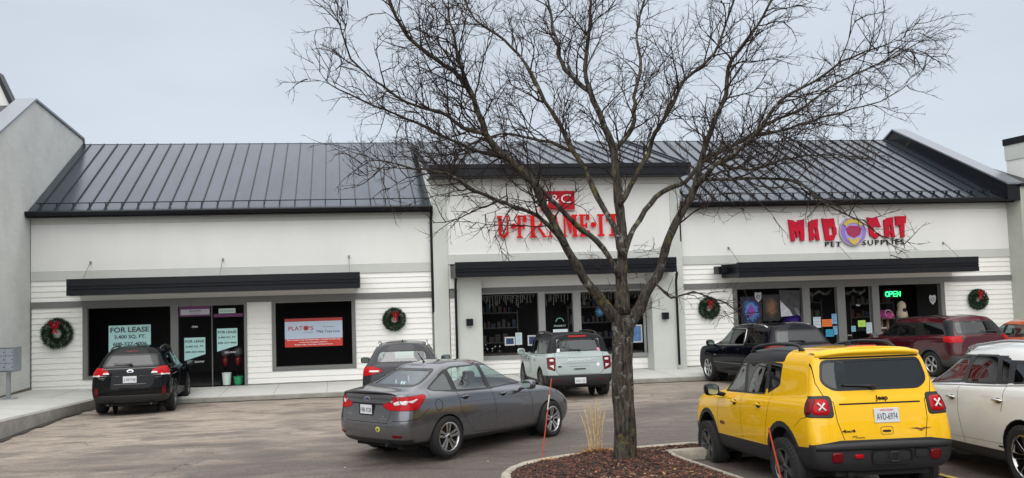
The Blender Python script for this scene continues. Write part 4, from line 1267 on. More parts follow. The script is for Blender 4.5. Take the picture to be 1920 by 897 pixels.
# ------------------------------------------------------------------ SUVs
def suv(name_label, P, L=4.6, ro=.85, wb=2.7, W=1.84, Hh=1.68, belt=1.0, hood=1.0, cowl=1.95, wstop=1.15, sill=.30, r=.35, rim=.23, rear_lean=.14, roof_w=.66, spokes=5, style='split',
        arch_r=.39, clad=None, low=.0, wins=(), rglass=None, scale=1, rear_round=.24, p=3.4, crown=.05, rimm=None, steer=0, low_m=None, deck=None, group=None, roof_z=None, track=None, nosez=None, sub=2, lean2=None):
    w = W/2; xr = -ro; xf = L-ro; rz = Hh-crown-.02; nz_ = nosez or hood-.08
    LV = [dict(xr=xr+.10, xf=xf-.14, w=(w-.13,w-.11,w-.14), z=[(xr,sill-.02),(0,sill-.08),(xf,sill-.06)], cr=rear_round, cf=.45, p=p),
          dict(xr=xr+.03, xf=xf-.05, w=(w-.05,w-.04,w-.07), z=[(xr,sill+.06),(0,sill-.02),(xf,sill)], cr=rear_round, cf=.45, p=p),
          dict(xr=xr, xf=xf, w=(w-.02,w-.01,w-.04), z=[(xr,.54),(xf,.50)], cr=rear_round, cf=.5, p=p),
          dict(xr=xr+.01, xf=xf-.01, w=(w-.01,w,w-.04), z=[(xr,.68),(xf,.66)], cr=rear_round, cf=.5, p=p),
          dict(xr=xr+.03, xf=xf-.03, w=(w-.02,w-.005,w-.05), z=[(xr,belt-.12),(xf,nz_-.14)], cr=rear_round, cf=.55, p=p),
          dict(xr=xr+.045, xf=xf-.07, w=(w-.035,w-.02,w-.07), z=[(xr,belt-.01),(cowl,belt-.05),(xf,nz_-.04)], cr=rear_round, cf=.6, p=p),
          dict(xr=xr+.06, xf=xf-.16, w=(w-.07,w-.05,w-.13), z=[(xr,belt+.06),(cowl,belt-.0),(cowl+.3,hood),(xf,nz_)], cr=rear_round, cf=.6, p=p),
          dict(xr=xr+.075, xf=cowl+.06, w=(w-.10,w-.08,w-.16), z=[(xr,belt+.10),(.5,belt+.03),(cowl,max(belt,hood)+.02)], cr=rear_round*.9, cf=.30, p=p),
          dict(xr=xr+.075+rear_lean*.45, xf=(cowl+wstop)/2+.02, w=((w-.10+roof_w)/2-.01,(w-.08+roof_w)/2+.02,(w-.16+roof_w)/2), z=[(xr,(belt+rz)/2+.03),(2,(belt+rz)/2)], cr=rear_round*.85, cf=.28, p=p),
          dict(xr=xr+.06+rear_lean, xf=wstop+.02, w=(roof_w-.04,roof_w+.01,roof_w-.05), z=roof_z or [(xr,rz-.02),(.6,rz+.015),(wstop,rz-.01)], cr=rear_round*.8, cf=.24, p=p)]
    c = Car('parked_car', name_label, LV, P, crown=crown, cat='car', group=group, sub=sub)
    c.wb = wb; c.r = r
    for sd in (1, -1):
        for a, b_ in zip(wins, wins[1:]):       # black pillars between neighbouring panes
            A_, B_ = a[0], b_[0]
            lo = min(min(q[1] for q in A_), min(q[1] for q in B_)); xa = sum(q[0] for q in A_)/len(A_); xb = sum(q[0] for q in B_)/len(B_)
            hiA = max(q[1] for q in A_); hiB = max(q[1] for q in B_); hi = min(hiA, hiB)
            za = sorted(q[1] for q in A_)[1]; zb = sorted(q[1] for q in B_)[1]
            c.region([(xb, max(min(q[1] for q in B_)-.0, zb-.01)), (xa, za-.0), (xa-.02, hi), (xb+.02, hi)], 'y', sd, m_frit)
    for poly, gl in wins:
        for sd in (1, -1): c.window(poly, 'y', sd, gl, .022)
    if rglass: c.window(sym(rglass), 'x', -1, g_priv, .03, r=.07, name='rear_window')
    c.window(sym([(w-.22, max(belt,hood)+.06), (roof_w-.10, rz-.06)]), 'x', 1, g_mid, .03, r=.06, name='windscreen')
    return c
def finish(c, track, w=.235, rim=.235, ra=.40, lip=0, lipm=None, spokes=5, style='split', rimm=None, bumper=.62, steer=0, hz=.3):
    c.arch(0, c.r, ra, lipm, lip); c.arch(c.wb, c.r, ra, lipm, lip)
def doors(c, defs, paintm):
    for sd in (1, -1):
        for pg in defs:
            fs = hull_cut(c, pg, sd)
            if fs: c.extract(fs, 'door', None)
def bumper(c, x, z):
    fs = [f for f in c.bm.faces if f.calc_center_median().x < x and f.calc_center_median().z < z]
    c.extract(fs, 'bumper', None)
def under(c, x0, x1, z=.25):
    mb = MB(); mb.box(x0, x1, -.58, .58, z-.05, z+.05); mb.tube([(x0-.05,.42,z-.03),(x0+.3,.42,z-.03)], .035, 8); mb.build('underbody', m_seam, c.root)

def yellow_suv():
    P = paint('yellow_car_paint', (.83,.47,.008), metal=.0, rough=.4)
    wins = [([(1.24,1.085),(1.98,1.075),(1.94,1.13),(1.56,1.475),(1.24,1.50)], g_mid), ([(.50,1.10),(1.17,1.085),(1.17,1.502),(.42,1.50)], g_priv), ([(.10,1.22),(.44,1.11),(.365,1.498),(.05,1.48)], g_priv)]
    c = suv('yellow boxy sport utility car with black roof parked beside the tree island', P, L=4.236, ro=.80, wb=2.57, W=1.805, Hh=1.69, belt=1.03, hood=1.06, cowl=2.10, wstop=1.45, sill=.34, r=.352, rear_lean=.10, roof_w=.73,
            wins=wins, rglass=[(.54,1.175),(.675,1.27),(.625,1.52)], crown=.045, rear_round=.20, p=4.4, nosez=.98, sub=3)
    # lower black cladding and bumper
    for sd in (1, -1):
        c.region([(.3,.2),(2.3,.2),(2.3,.50),(.3,.50)], 'y', sd, m_plas)
        c.region([(-.95,.2),(-.25,.2),(-.25,.56),(-.95,.60)], 'y', sd, m_plas)
        c.region([(2.85,.2),(3.6,.2),(3.6,.62),(2.85,.56)], 'y', sd, m_plas)
        # gloss black roof sides over the doors
        c.region([(.03,1.515),(.06,1.495),(1.52,1.495),(1.66,1.52),(1.6,1.75),(.03,1.75)], 'y', sd, m_black)
    c.region([(.03,-.9),(1.62,-.9),(1.62,.9),(.03,.9)], 'z', 1, m_black, test=lambda f: f.normal.z > .3 and f.calc_center_median().z > 1.5)
    c.region([(-.95,.2),(.95,.2),(.95,.60),(.55,.655),(-.55,.655),(-.95,.60)], 'x', -1, m_plas)
    c.region([(-.9,.2),(.9,.2),(.9,.6),(-.9,.6)], 'x', 1, m_plas)
    # tailgate and panel gaps
    c.seam([(.715,1.50),(.72,1.27),(.66,1.12),(.565,1.06),(.555,.86),(.50,.66)], 'x', -1); c.seam([(-.715,1.50),(-.72,1.27),(-.66,1.12),(-.565,1.06),(-.555,.86),(-.50,.66)], 'x', -1)
    c.seam([(-.50,1.035),(.50,1.035)], 'x', -1, .018); c.seam([(.62,1.535),(-.62,1.535)], 'x', -1, .02)
    for sd in (1, -1):
        c.seam([(1.205,1.09),(1.21,.80),(1.19,.51)], 'y', sd); c.seam([(.30,1.12),(.34,.95),(.44,.70),(.50,.51)], 'y', sd); c.seam([(2.03,1.06),(2.10,.85),(2.10,.52)], 'y', sd)
        c.seam([(-.78,.93),(-.52,.88),(-.36,.78)], 'y', sd, .006)
    # tail lamps
    for sd in (1, -1):
        yy = lambda a, z: (a*sd, z)
        c.lens([yy(.585,.895),yy(.90,.905),yy(.90,1.125),yy(.585,1.13)], 'x', -1, m_plas, name='lamp_bezel', r=.05, rim=.004)
        c.lens([(-.80,.91),(-.60,.93),(-.60,1.115),(-.80,1.125)], 'y', sd, m_plas, name='lamp_bezel', r=.04, rim=0)
    bvh = c.bvh
    for sd in (1, -1):
        o = shape_rect(c, 'x', -1, .725*sd, 1.012, .105, .088, .010); t = o.build('taillight', m_redl, c.root, True)
        for dd in (1, -1):
            mb = MB(); pts = []
            for i in range(5):
                u = -1+2*i/4; p, nn = c.hit('x', -1, .715*sd+u*.038, 1.012+dd*u*.038); pts.append(p+nn*.022)
            mb.tube(pts, [.013,.010,.008,.010,.013], 6); mb.build('lamp_cross', m_whl, t, True)
        o = shape_rect(c, 'y', sd, -.665, 1.015, .035, .085, .010); o.build('side_marker', m_redd, c.root, True) if o else None
        o = shape_rect(c, 'x', -1, .60*sd, .475, .068, .058, .012, m=None); o.build('reflector', m_redd, c.root, True)
    o = shape_rect(c, 'x', -1, .345, .485, .052, .022, .02); o.build('tow_hook', m_redl, c.root, True)
    c.arch(0, c.r, .405, m_plas, .065); c.arch(c.wb, c.r, .405, m_plas, .065)
    # bumper relief: raised ledge, tow receiver, grille recess
    mb = ring_rect(c, 'x', -1, -.06, .47, .245, .075, .012, .010); mb.build('bumper_recess', m_seam, c.root)
    mb = ring_rect(c, 'x', -1, -.075, .475, .05, .045, .03, .008, True); mb.build('tow_receiver', m_plas, c.root)
    mb = ring_rect(c, 'x', -1, -.43, .50, .09, .045, .012, .006); mb.build('bumper_recess', m_seam, c.root)
    mb = MB(); rows = []
    for i in range(25):
        y = -.84+1.68*i/24; p, nn = c.hit('x', -1, y, .60); rows += [(p.x-.035*(1-abs(y)**3), y, .635-.03*abs(y)**2), (p.x-.05*(1-abs(y)**3), y, .61-.03*abs(y)**2), (p.x-.05*(1-abs(y)**3), y, .565), (p.x+.0, y, .545), (p.x+.02, y, .64)]
    mb.add(rows, [(i*5+j, i*5+j+1, (i+1)*5+j+1, (i+1)*5+j) for i in range(24) for j in range(4)]); mb.build('bumper_ledge', m_plas, c.root, True)
    c.plate(-.05, .905, 'AVD-6974', top='WISCONSIN', frame=None)
    p, _ = c.hit('x', -1, -.03, 1.085); c.rtext('badge_text', 'Jeep', -.03, 1.085, .155, .07, p.x-.008, m_black, bold=.03)
    p, _ = c.hit('x', -1, .43, .745); c.rtext('badge_text', '4x4', .44, .752, .17, .030, p.x-.006, m_black, bold=.03)
    p, _ = c.hit('x', -1, .33, .69); c.rtext('badge_text', 'JEEP', .375, .692, .06, .018, p.x-.006, m_black); c.rtext('badge_text', 'OF MADISON', .31, .678, .11, .014, p.x-.006, m_black)
    # winged emblem
    mb = MB(); pts = [(-.60,.757),(-.50,.745),(-.47,.735),(-.45,.722),(-.43,.735),(-.40,.745),(-.30,.757),(-.41,.762),(-.45,.750),(-.49,.762)]
    vv = []
    for a, b_ in pts: p, nn = c.hit('x', -1, a, b_); vv.append(p+nn*.006)
    mb.add(vv, [tuple(range(len(vv)))]); mb.build('winged_badge', mat('brown_badge', (.16,.05,.015), .5), c.root)
    mb = ring_rect(c, 'x', -1, -.03, .745, .075, .04, .004, .003); mb.build('tailgate_handle', mat('yellow_shadow_gap', (.30,.15,.004), .5), c.root)
    o = shape_rect(c, 'x', -1, -.03, .738, .055, .012, .004); o.build('tailgate_handle', m_seam, c.root)
    c.wiper(.05, 1.215, .36); 
    p, _ = c.hit('z', 1, -.50, 0)
    o = shape_rect(c, 'z', 1, -.50, 0, .018, .19, .010); o.build('high_brake_lamp', mat('brake_lens_orange', (.55,.10,.03), .3), c.root, True)
    # roof spoiler lip over the rear window
    mb = MB(); rows = []
    for i in range(21):
        y = -.66+1.32*i/20; p, nn = c.hit('x', -1, y*.97, 1.575); bow = (abs(y)/.66)**4
        rows += [(p.x+.16, y, 1.628-.02*bow), (p.x-.02, y, 1.622-.035*bow), (p.x-.075+.05*bow, y, 1.603-.04*bow), (p.x-.07+.05*bow, y, 1.582-.04*bow), (p.x+.03, y, 1.545-.03*bow)]
    mb.add(rows, [(i*5+j, i*5+j+1, (i+1)*5+j+1, (i+1)*5+j) for i in range(20) for j in range(4)]); mb.build('spoiler', P, c.root, True)
    c.rails(-.22, 1.30, .60, .020, m_plas, .062, 2)
    c.fin(-.18, m_black)
    for sd in (1, -1):
        c.handle(.62, .97, P, sd, .15); c.handle(1.42, .965, P, sd, .15)
        c.mirror(1.92, 1.11, m_black, sd, out=.90, ww=.21, hh=.17)
    o = shape_rect(c, 'y', 1, 1.92, .66, .10, .024, .005); o.build('side_badge', mat('brown_badge', (.16,.05,.015), .5), c.root)
    c.interior(1.30, .42, .48, 1.20, belt=1.02, x0=-.55, x1=2.05)
    doors(c, [[(.52,.52),(1.18,.52),(1.20,.80),(1.195,1.07),(.34,1.09),(.36,.95),(.46,.70)], [(1.20,.52),(2.09,.53),(2.09,.85),(2.02,1.06),(1.215,1.075),(1.22,.80)]], P)
    fs = [f for f in c.bm.faces if f.calc_center_median().x < -.5 and f.calc_center_median().z < .655 and f.material_index == 2]; c.extract(fs, 'bumper', None)
    fs = [f for f in c.bm.faces if f.calc_center_median().x < -.55 and abs(f.calc_center_median().y) < .56 and .65 < f.calc_center_median().z < 1.5]; c.extract(fs, 'tailgate', None)
    c.body(); under(c, -.65, 3.2, .30)
    c.wheels(2.57, .80, .366, .235, .228, spokes=5, style='claw', rimm=mat('trail_rim', (.14,.14,.145), .35, metal=.8))
    return c
def shape_rect(c, axis, side, a, b_, ra, rb, off=.004, m=None):
    """rounded-rectangle pad lying on the skin"""
    k = 24; c0, n0 = c.hit(axis, side, a, b_)
    if c0 is None: return None
    mb = MB(); vs = [c0+n0*off]; fs = []
    for q, h in ((.55, off), (.93, off), (1.0, -.004)):
        for j in range(k):
            t = 2*pi*j/k; ca, sa = cos(t), sin(t); ex = math.copysign(abs(ca)**.45, ca)*ra*q; ey = math.copysign(abs(sa)**.45, sa)*rb*q
            p, nn = c.hit(axis, side, a+ex, b_+ey)
            if p is None: p = c0; nn = n0
            vs.append(p+nn*h)
    for j in range(k):
        j2 = (j+1) % k; fs.append((0, 1+j, 1+j2)); fs.append((1+j, 1+k+j, 1+k+j2, 1+j2)); fs.append((1+k+j, 1+2*k+j, 1+2*k+j2, 1+k+j2))
    mb.add(vs, fs); return mb
def ring_rect(c, axis, side, a, b_, ra, rb, off, rad, close=True):
    k = 24; pts = []
    for j in range(k+1):
        t = 2*pi*j/k; ca, sa = cos(t), sin(t); p, nn = c.hit(axis, side, a+math.copysign(abs(ca)**.4, ca)*ra, b_+math.copysign(abs(sa)**.4, sa)*rb)
        pts.append(p+nn*off)
    mb = MB(); mb.tube(pts, rad, 5, cap=False); return mb

def black_wagon():
    P = paint('black_car_paint', (.003,.0035,.005), metal=.0, rough=.5)
    wins = [([(1.42,1.03),(2.25,1.03),(2.18,1.09),(1.62,1.42),(1.38,1.44)], g_mid), ([(.55,1.04),(1.34,1.03),(1.30,1.44),(.50,1.43)], g_priv), ([(-.45,1.12),(.47,1.05),(.42,1.42),(-.15,1.38)], g_priv)]
    c = suv('black wagon parked nose in facing the FOR LEASE window', P, L=4.78, ro=.98, wb=2.74, W=1.82, Hh=1.62, belt=1.0, hood=.98, cowl=2.38, wstop=1.55, sill=.33, r=.345, rear_lean=.34, roof_w=.60,
            wins=wins, rglass=[(.655,1.135),(.56,1.42)], crown=.045, rear_round=.30, p=3.0)
    for sd in (1, -1):
        yy = lambda a, z: (a*sd, z)
        c.region([(.3,.2),(2.4,.2),(2.4,.36),(.3,.36)], 'y', sd, m_plas)
        c.lens([yy(.46,.97),yy(.64,.96),yy(.90,.92),yy(.90,1.10),yy(.78,1.11),yy(.50,1.06)], 'x', -1, m_redl, r=.02)
        c.lens([(-.98,.94),(-.72,.96),(-.58,1.13),(-.98,1.11)], 'y', sd, m_redl, r=.02)
        c.pad([yy(.46,.965),yy(.62,.965),yy(.60,1.01),yy(.49,1.015)], 'x', -1, m_whl, 'reversing_lamp', r=.01)
        c.pad([yy(.68,.915),yy(.90,.905),yy(.90,.955),yy(.68,.965)], 'x', -1, m_whl, 'reversing_lamp', r=.01)
        c.pad([(-.98,.905),(-.80,.925),(-.78,.955),(-.98,.955)], 'y', sd, m_whl, 'reversing_lamp', r=.01)
        c.lens([yy(.715,.47),yy(.79,.47),yy(.785,.65),yy(.72,.65)], 'x', -1, m_redd, name='reflector', r=.01)
        c.seam([(1.37,1.03),(1.40,.70),(1.38,.37)], 'y', sd); c.seam([(.48,1.04),(.45,.75),(.60,.38)], 'y', sd); c.seam([(2.30,1.0),(2.33,.7),(2.28,.37)], 'y', sd)
        p, _ = c.hit('x', -1, .62*sd, .89)
        c.rtext('badge_text', 'SUBARU' if sd > 0 else 'OUTBACK', .60*sd, .885, .20, .020, p.x-.01, m_chrome); c.rtext('badge_text', '3.6R' if sd < 0 else 'AWD', .57*sd, .845, .09, .016, p.x-.012, m_chrome)
    c.seam([(.66,1.10),(.67,.93),(.60,.70),(.52,.62),(-.52,.62),(-.60,.70),(-.67,.93),(-.66,1.10)], 'x', -1)
    c.seam([(-.62,1.095),(.62,1.095)], 'x', -1, .012, mat('crease_glint', (.05,.055,.06), .2, coat=1))  # crease highlight painted as a paler line
    c.seam([(-.84,.47),(.84,.47)], 'x', -1, .012, mat('crease_glint', (.05,.055,.06), .2, coat=1))
    c.seam([(-.36,.735),(.36,.735)], 'x', -1, .012, mat('crease_glint', (.05,.055,.06), .2, coat=1))
    c.region([(-.9,.2),(.9,.2),(.9,.46),(-.9,.46)], 'x', -1, m_plas)
    c.lens(sym([(.14,1.475),(.14,1.495)]), 'x', -1, m_redd, name='high_brake_lamp', r=.006)
    c.arch(0, c.r, .395, m_plas, .03); c.arch(c.wb, c.r, .395, m_plas, .03)
    c.badge('x', -1, .0, 1.03, .075, .038, m_chrome); c.badge('x', -1, .0, 1.03, .055, .025, mat('badge_blue', (.04,.05,.12), .3), off=.009)
    c.plate(0, .84, 'J 49779E'); c.wiper(-.02, 1.175, .40)
    c.fin(.15, m_black); c.rails(-.25, 1.6, .57, .020, m_plas, .05)
    for sd in (1, -1):
        c.handle(.72, .93, P, sd); c.handle(1.62, .92, P, sd); c.mirror(2.10, 1.06, P, sd, out=.90, ww=.22, hh=.15)
    c.interior(1.45, .50, .42, 1.10, belt=.97, x0=-.75, x1=2.3)
    doors(c, [[(.62,.38),(1.37,.38),(1.39,.70),(1.36,1.01),(.49,1.02),(.46,.75)], [(1.39,.38),(2.27,.38),(2.32,.7),(2.29,1.0),(1.38,1.01),(1.41,.70)]], P)
    bumper(c, -.55, .60); c.body(); under(c, -.8, 3.4, .28)
    for s_ in (-.48, .48): mb = MB(); mb.tube([(-.97, s_, .27), (-.7, s_, .27)], .028, 10); mb.build('exhaust', m_alloyd, c.root)
    c.wheels(2.74, .79, .345, .225, .225, spokes=5, style='split', rimm=mat('trail_rim', (.14,.14,.145), .35, metal=.8))
    return c

def green_suv():
    P = paint('pale_green_car_paint', (.375,.435,.43), metal=.0, rough=.38)
    wins = [([(1.38,1.13),(2.12,1.13),(2.08,1.19),(1.80,1.52),(1.36,1.54)], g_mid), ([(.58,1.13),(1.32,1.13),(1.30,1.54),(.54,1.54)], g_priv), ([(-.45,1.18),(.50,1.14),(.46,1.54),(-.42,1.53)], g_priv)]
    c = suv('pale sage green boxy off roader parked in front of the red lettered frame shop', P, L=4.39, ro=.82, wb=2.67, W=1.86, Hh=1.74, belt=1.08, hood=1.10, cowl=2.25, wstop=1.75, sill=.36, r=.37, rear_lean=.10, roof_w=.745,
            wins=wins, rglass=[(.60,1.235),(.565,1.56)], crown=.04, rear_round=.20, p=4.5, nosez=1.06)
    for sd in (1, -1):
        yy = lambda a, z: (a*sd, z)
        c.region([(.3,.2),(2.3,.2),(2.3,.44),(.3,.44)], 'y', sd, m_plas); c.region([(-.95,.2),(-.2,.2),(-.2,.62),(-.95,.62)], 'y', sd, m_plas)
        c.region([(-.9,1.555),(1.85,1.555),(1.8,1.8),(-.9,1.8)], 'y', sd, m_black)
        c.region([(-.9,1.20),(-.44,1.19),(-.44,1.56),(-.9,1.56)], 'y', sd, m_black)
        c.lens([yy(.665,.735),yy(.86,.80),yy(.86,1.09),yy(.655,1.09)], 'x', -1, m_redd, r=.03, rim=.008, rimm=m_black)
        o = shape_rect(c, 'x', -1, .745*sd, 1.015, .055, .03, .012); o.build('reversing_lamp', m_whl, c.root, True)
        mb = MB(); p, nn = c.hit('x', -1, .70*sd, .80); p2, _ = c.hit('x', -1, .81*sd, .88); p3, _ = c.hit('x', -1, .70*sd, .90)
        mb.add([p+nn*.014, p2+nn*.014, p3+nn*.014], [(0,1,2)]); mb.build('reversing_lamp', m_whl, c.root)
        c.lens([yy(.50,.47),yy(.66,.47),yy(.66,.50),yy(.50,.50)], 'x', -1, m_redd, name='reflector', r=.006)
        c.seam([(1.35,1.13),(1.36,.8),(1.34,.45)], 'y', sd); c.seam([(.52,1.14),(.50,.8),(.62,.46)], 'y', sd); c.seam([(2.16,1.1),(2.2,.8),(2.16,.46)], 'y', sd)
    c.region([(-.9,1.56),(.9,1.56),(.9,1.8),(-.9,1.8)], 'x', -1, m_black)
    for sd in (1,-1): c.region([(sd*.60,1.21),(sd*.9,1.19),(sd*.9,1.56),(sd*.57,1.56)], 'x', -1, m_black)
    c.region([(-.85,-.9),(1.95,-.9),(1.95,.9),(-.85,.9)], 'z', 1, m_black, test=lambda f: f.normal.z > .3 and f.calc_center_median().z > 1.5)
    c.region([(-.95,.2),(.95,.2),(.95,.625),(-.95,.625)], 'x', -1, m_plas)
    c.seam([(.645,1.19),(.635,.72),(.56,.64),(-.56,.64),(-.635,.72),(-.645,1.19)], 'x', -1)
    c.seam([(-.60,1.075),(.60,1.075)], 'x', -1, .012, mat('green_shadow_gap', (.13,.17,.165), .5)); c.seam([(-.50,.92),(.50,.92)], 'x', -1, .010, mat('green_shadow_gap', (.13,.17,.165), .5)); c.seam([(-.28,.845),(.28,.845)], 'x', -1, .010, mat('green_shadow_gap', (.13,.17,.165), .5))
    p, _ = c.hit('x', -1, 0, 1.0); c.rtext('badge_text', 'BRONCO', 0, 1.01, .62, .05, p.x-.01, m_white, bold=.03, spacing=1.15); c.rtext('badge_text', 'SPORT', 0, .965, .20, .018, p.x-.01, m_white)
    c.badge('x', -1, .54, .845, .055, .024, m_black); c.badge('x', -1, -.50, .875, .045, .05, m_white)
    o = shape_rect(c, 'x', -1, 0, .775, .17, .014, .014); o.build('tailgate_handle', m_seam, c.root)
    for y in (.42, -.42): o = shape_rect(c, 'x', -1, y, 1.575, .03, .06, .02); o.build('glass_hinge', m_black, c.root, True)
    for y, mm in ((.545, m_white), (-.545, mat('pink_sticker', (.6,.25,.33), .6))):
        o = shape_rect(c, 'x', -1, y*.99, 1.275, .04, .045, .008); o.build('window_sticker', mm, c.root)
    c.lens(sym([(.24,1.615),(.24,1.655)]), 'x', -1, m_redl, name='high_brake_lamp', r=.01)
    c.arch(0, c.r, .42, m_plas, .05); c.arch(c.wb, c.r, .42, m_plas, .05)
    c.plate(0, .47, 'ATU-1C5'); c.wiper(-.02, 1.27, .30)
    c.rails(-.35, 1.55, .62, .022, m_plas, .065, 3)
    for sd in (1, -1): c.handle(.70, .99, P, sd); c.handle(1.58, .99, P, sd); c.mirror(2.02, 1.17, P, sd, out=.93, ww=.22, hh=.19)
    c.interior(1.42, .50, .48, 1.22, belt=1.07, x0=-.6, x1=2.2)
    doors(c, [[(.64,.46),(1.33,.46),(1.35,.8),(1.34,1.12),(.53,1.13),(.51,.8)], [(1.35,.46),(2.15,.47),(2.19,.8),(2.15,1.1),(1.36,1.12),(1.37,.8)]], P)
    bumper(c, -.4, .62); c.body(); under(c, -.65, 3.2, .33)
    c.wheels(2.67, .80, .37, .235, .225, spokes=5, style='split', rimm=mat('trail_rim', (.14,.14,.145), .35, metal=.8))
    return c

def dark_crossover():
    P = paint('charcoal_car_paint', (.02,.02,.026), metal=.5, rough=.28)
    wins = [([(1.35,1.06),(2.12,1.05),(2.06,1.12),(1.62,1.45),(1.33,1.48)], g_mid), ([(.48,1.08),(1.28,1.06),(1.26,1.48),(.46,1.46)], g_mid), ([(-.25,1.20),(.41,1.10),(.38,1.44),(.05,1.40)], g_priv)]
    c = suv('charcoal crossover with silver roof rails parked behind the grey sedan', P, L=4.4, ro=.83, wb=2.65, W=1.84, Hh=1.62, belt=1.02, hood=1.0, cowl=2.2, wstop=1.45, sill=.32, r=.34, rear_lean=.36, roof_w=.60,
            wins=wins, crown=.05, rear_round=.30, p=2.9)
    c.window(sym([(.60,1.16),(.52,1.43)]), 'x', -1, g_clear, .03, r=.08, name='rear_window')
    for sd in (1, -1):
        yy = lambda a, z: (a*sd, z)
        c.lens([yy(.42,.98),yy(.86,.88),yy(.88,1.09),yy(.50,1.06)], 'x', -1, m_redl, r=.03)
        c.lens([(-.84,.90),(-.62,.92),(-.42,1.08),(-.84,1.10)], 'y', sd, m_redl, r=.02)
        o = shape_rect(c, 'x', -1, .62*sd, .99, .12, .022, .012); o.build('reversing_lamp', m_whl, c.root, True)
        c.seam([(1.30,1.06),(1.32,.7),(1.30,.40)], 'y', sd); c.seam([(.44,1.08),(.42,.8),(.55,.42)], 'y', sd)
        c.region([(-.9,.2),(3.5,.2),(3.5,.38),(-.9,.42)], 'y', sd, m_plas)
    c.region([(-.9,.2),(.9,.2),(.9,.5),(-.9,.5)], 'x', -1, m_plas)
    c.arch(0, c.r, .39, m_plas, .04); c.arch(c.wb, c.r, .39, m_plas, .04)
    c.plate(0, .80, ''); c.fin(.10, m_black); c.rails(-.12, 1.45, .56, .018, m_alloy, .06)
    for sd in (1, -1): c.handle(.66, .97, P, sd); c.handle(1.52, .95, P, sd); c.mirror(2.0, 1.10, P, sd, out=.91, ww=.23, hh=.16)
    c.interior(1.40, .45, .42, 1.12, belt=1.0, x0=-.55, x1=2.2)
    doors(c, [[(.57,.42),(1.29,.41),(1.31,.7),(1.28,1.05),(.45,1.07),(.43,.8)]], P)
    bumper(c, -.4, .60); c.body(); under(c, -.65, 3.2, .28); c.wheels(2.65, .79, .34, .225, .225)
    return c

def black_suv():
    P = paint('navy_black_car_paint', (.003,.0035,.007), metal=.0, rough=.5)
    wins = [([(1.55,1.12),(2.42,1.10),(2.36,1.16),(1.86,1.50),(1.52,1.54)], g_mid), ([(.62,1.14),(1.49,1.12),(1.47,1.55),(.66,1.55)], g_priv), ([(-.52,1.17),(.42,1.15),(.42,1.55),(-.32,1.53)], g_priv)]
    c = suv('black three row sport utility car with chrome framed side windows near the wreath', P, L=4.92, ro=1.02, wb=2.86, W=1.92, Hh=1.72, belt=1.07, hood=1.08, cowl=2.5, wstop=1.75, sill=.32, r=.385, rear_lean=.26, roof_w=.67,
            wins=wins, rglass=[(.70,1.20),(.60,1.53)], crown=.05, rear_round=.28, p=3.2, nosez=1.0)
    for sd in (1, -1):
        yy = lambda a, z: (a*sd, z)
        c.lens([yy(.46,1.0),yy(.90,.96),yy(.90,1.15),yy(.50,1.14)], 'x', -1, m_redd, r=.03)
        c.lens([(-1.03,.97),(-.72,.99),(-.66,1.14),(-1.03,1.15)], 'y', sd, m_redd, r=.02)
        c.seam([(1.51,1.12),(1.54,.75),(1.52,.40)], 'y', sd); c.seam([(.54,1.14),(.50,.85),(.62,.42)], 'y', sd); c.seam([(2.48,1.1),(2.52,.75),(2.48,.42)], 'y', sd)
        pts = []
        for a, b_ in ((2.44,1.085),(2.30,1.215),(2.05,1.40),(1.88,1.525),(1.60,1.565),(1.2,1.575),(.72,1.575),(.62,1.54),(.56,1.35),(.55,1.13),(1.2,1.11),(2.0,1.095),(2.44,1.085)):
            p, nn = c.hit('y', sd, a, b_); pts.append(p+nn*.004)
        mb = MB(); mb.tube(pts, .011, 6); mb.build('window_trim', m_chrome, c.root, True)
        c.region([(-1.1,.2),(4,.2),(4,.36),(-1.1,.40)], 'y', sd, m_plas)
        c.seam([(.66,.60),(2.4,.58)], 'y', sd, .012, mat('crease_glint', (.05,.055,.06), .2, coat=1))  # glint on the lower body line painted as a paler strip
        o = shape_rect(c, 'y', sd, 2.36, .80, .07, .012, .006); o.build('side_badge', m_chrome, c.root)
    c.region([(-.9,.2),(.9,.2),(.9,.5),(-.9,.5)], 'x', -1, m_plas)
    c.arch(0, c.r, .43, m_plas, .02); c.arch(c.wb, c.r, .43, m_plas, .02)
    c.plate(0, .86, ''); c.fin(-.05, m_black); c.rails(-.35, 1.75, .62, .018, m_alloy, .055); c.wiper(-.05, 1.24, .40)
    for sd in (1, -1): c.handle(.80, 1.0, P, sd); c.handle(1.75, .98, P, sd); c.mirror(2.30, 1.15, P, sd, out=.95, ww=.23, hh=.19)
    c.interior(1.62, .60, .45, 1.20, belt=1.05, x0=-.75, x1=2.45)
    doors(c, [[(.64,.43),(1.51,.42),(1.53,.75),(1.50,1.11),(.55,1.13),(.51,.85)], [(1.53,.43),(2.47,.43),(2.51,.75),(2.47,1.09),(1.52,1.11),(1.55,.75)]], P)
    bumper(c, -.5, .60); c.body(); under(c, -.8, 3.6, .30); c.wheels(2.86, .84, .385, .245, .262, spokes=6, style='split')
    return c

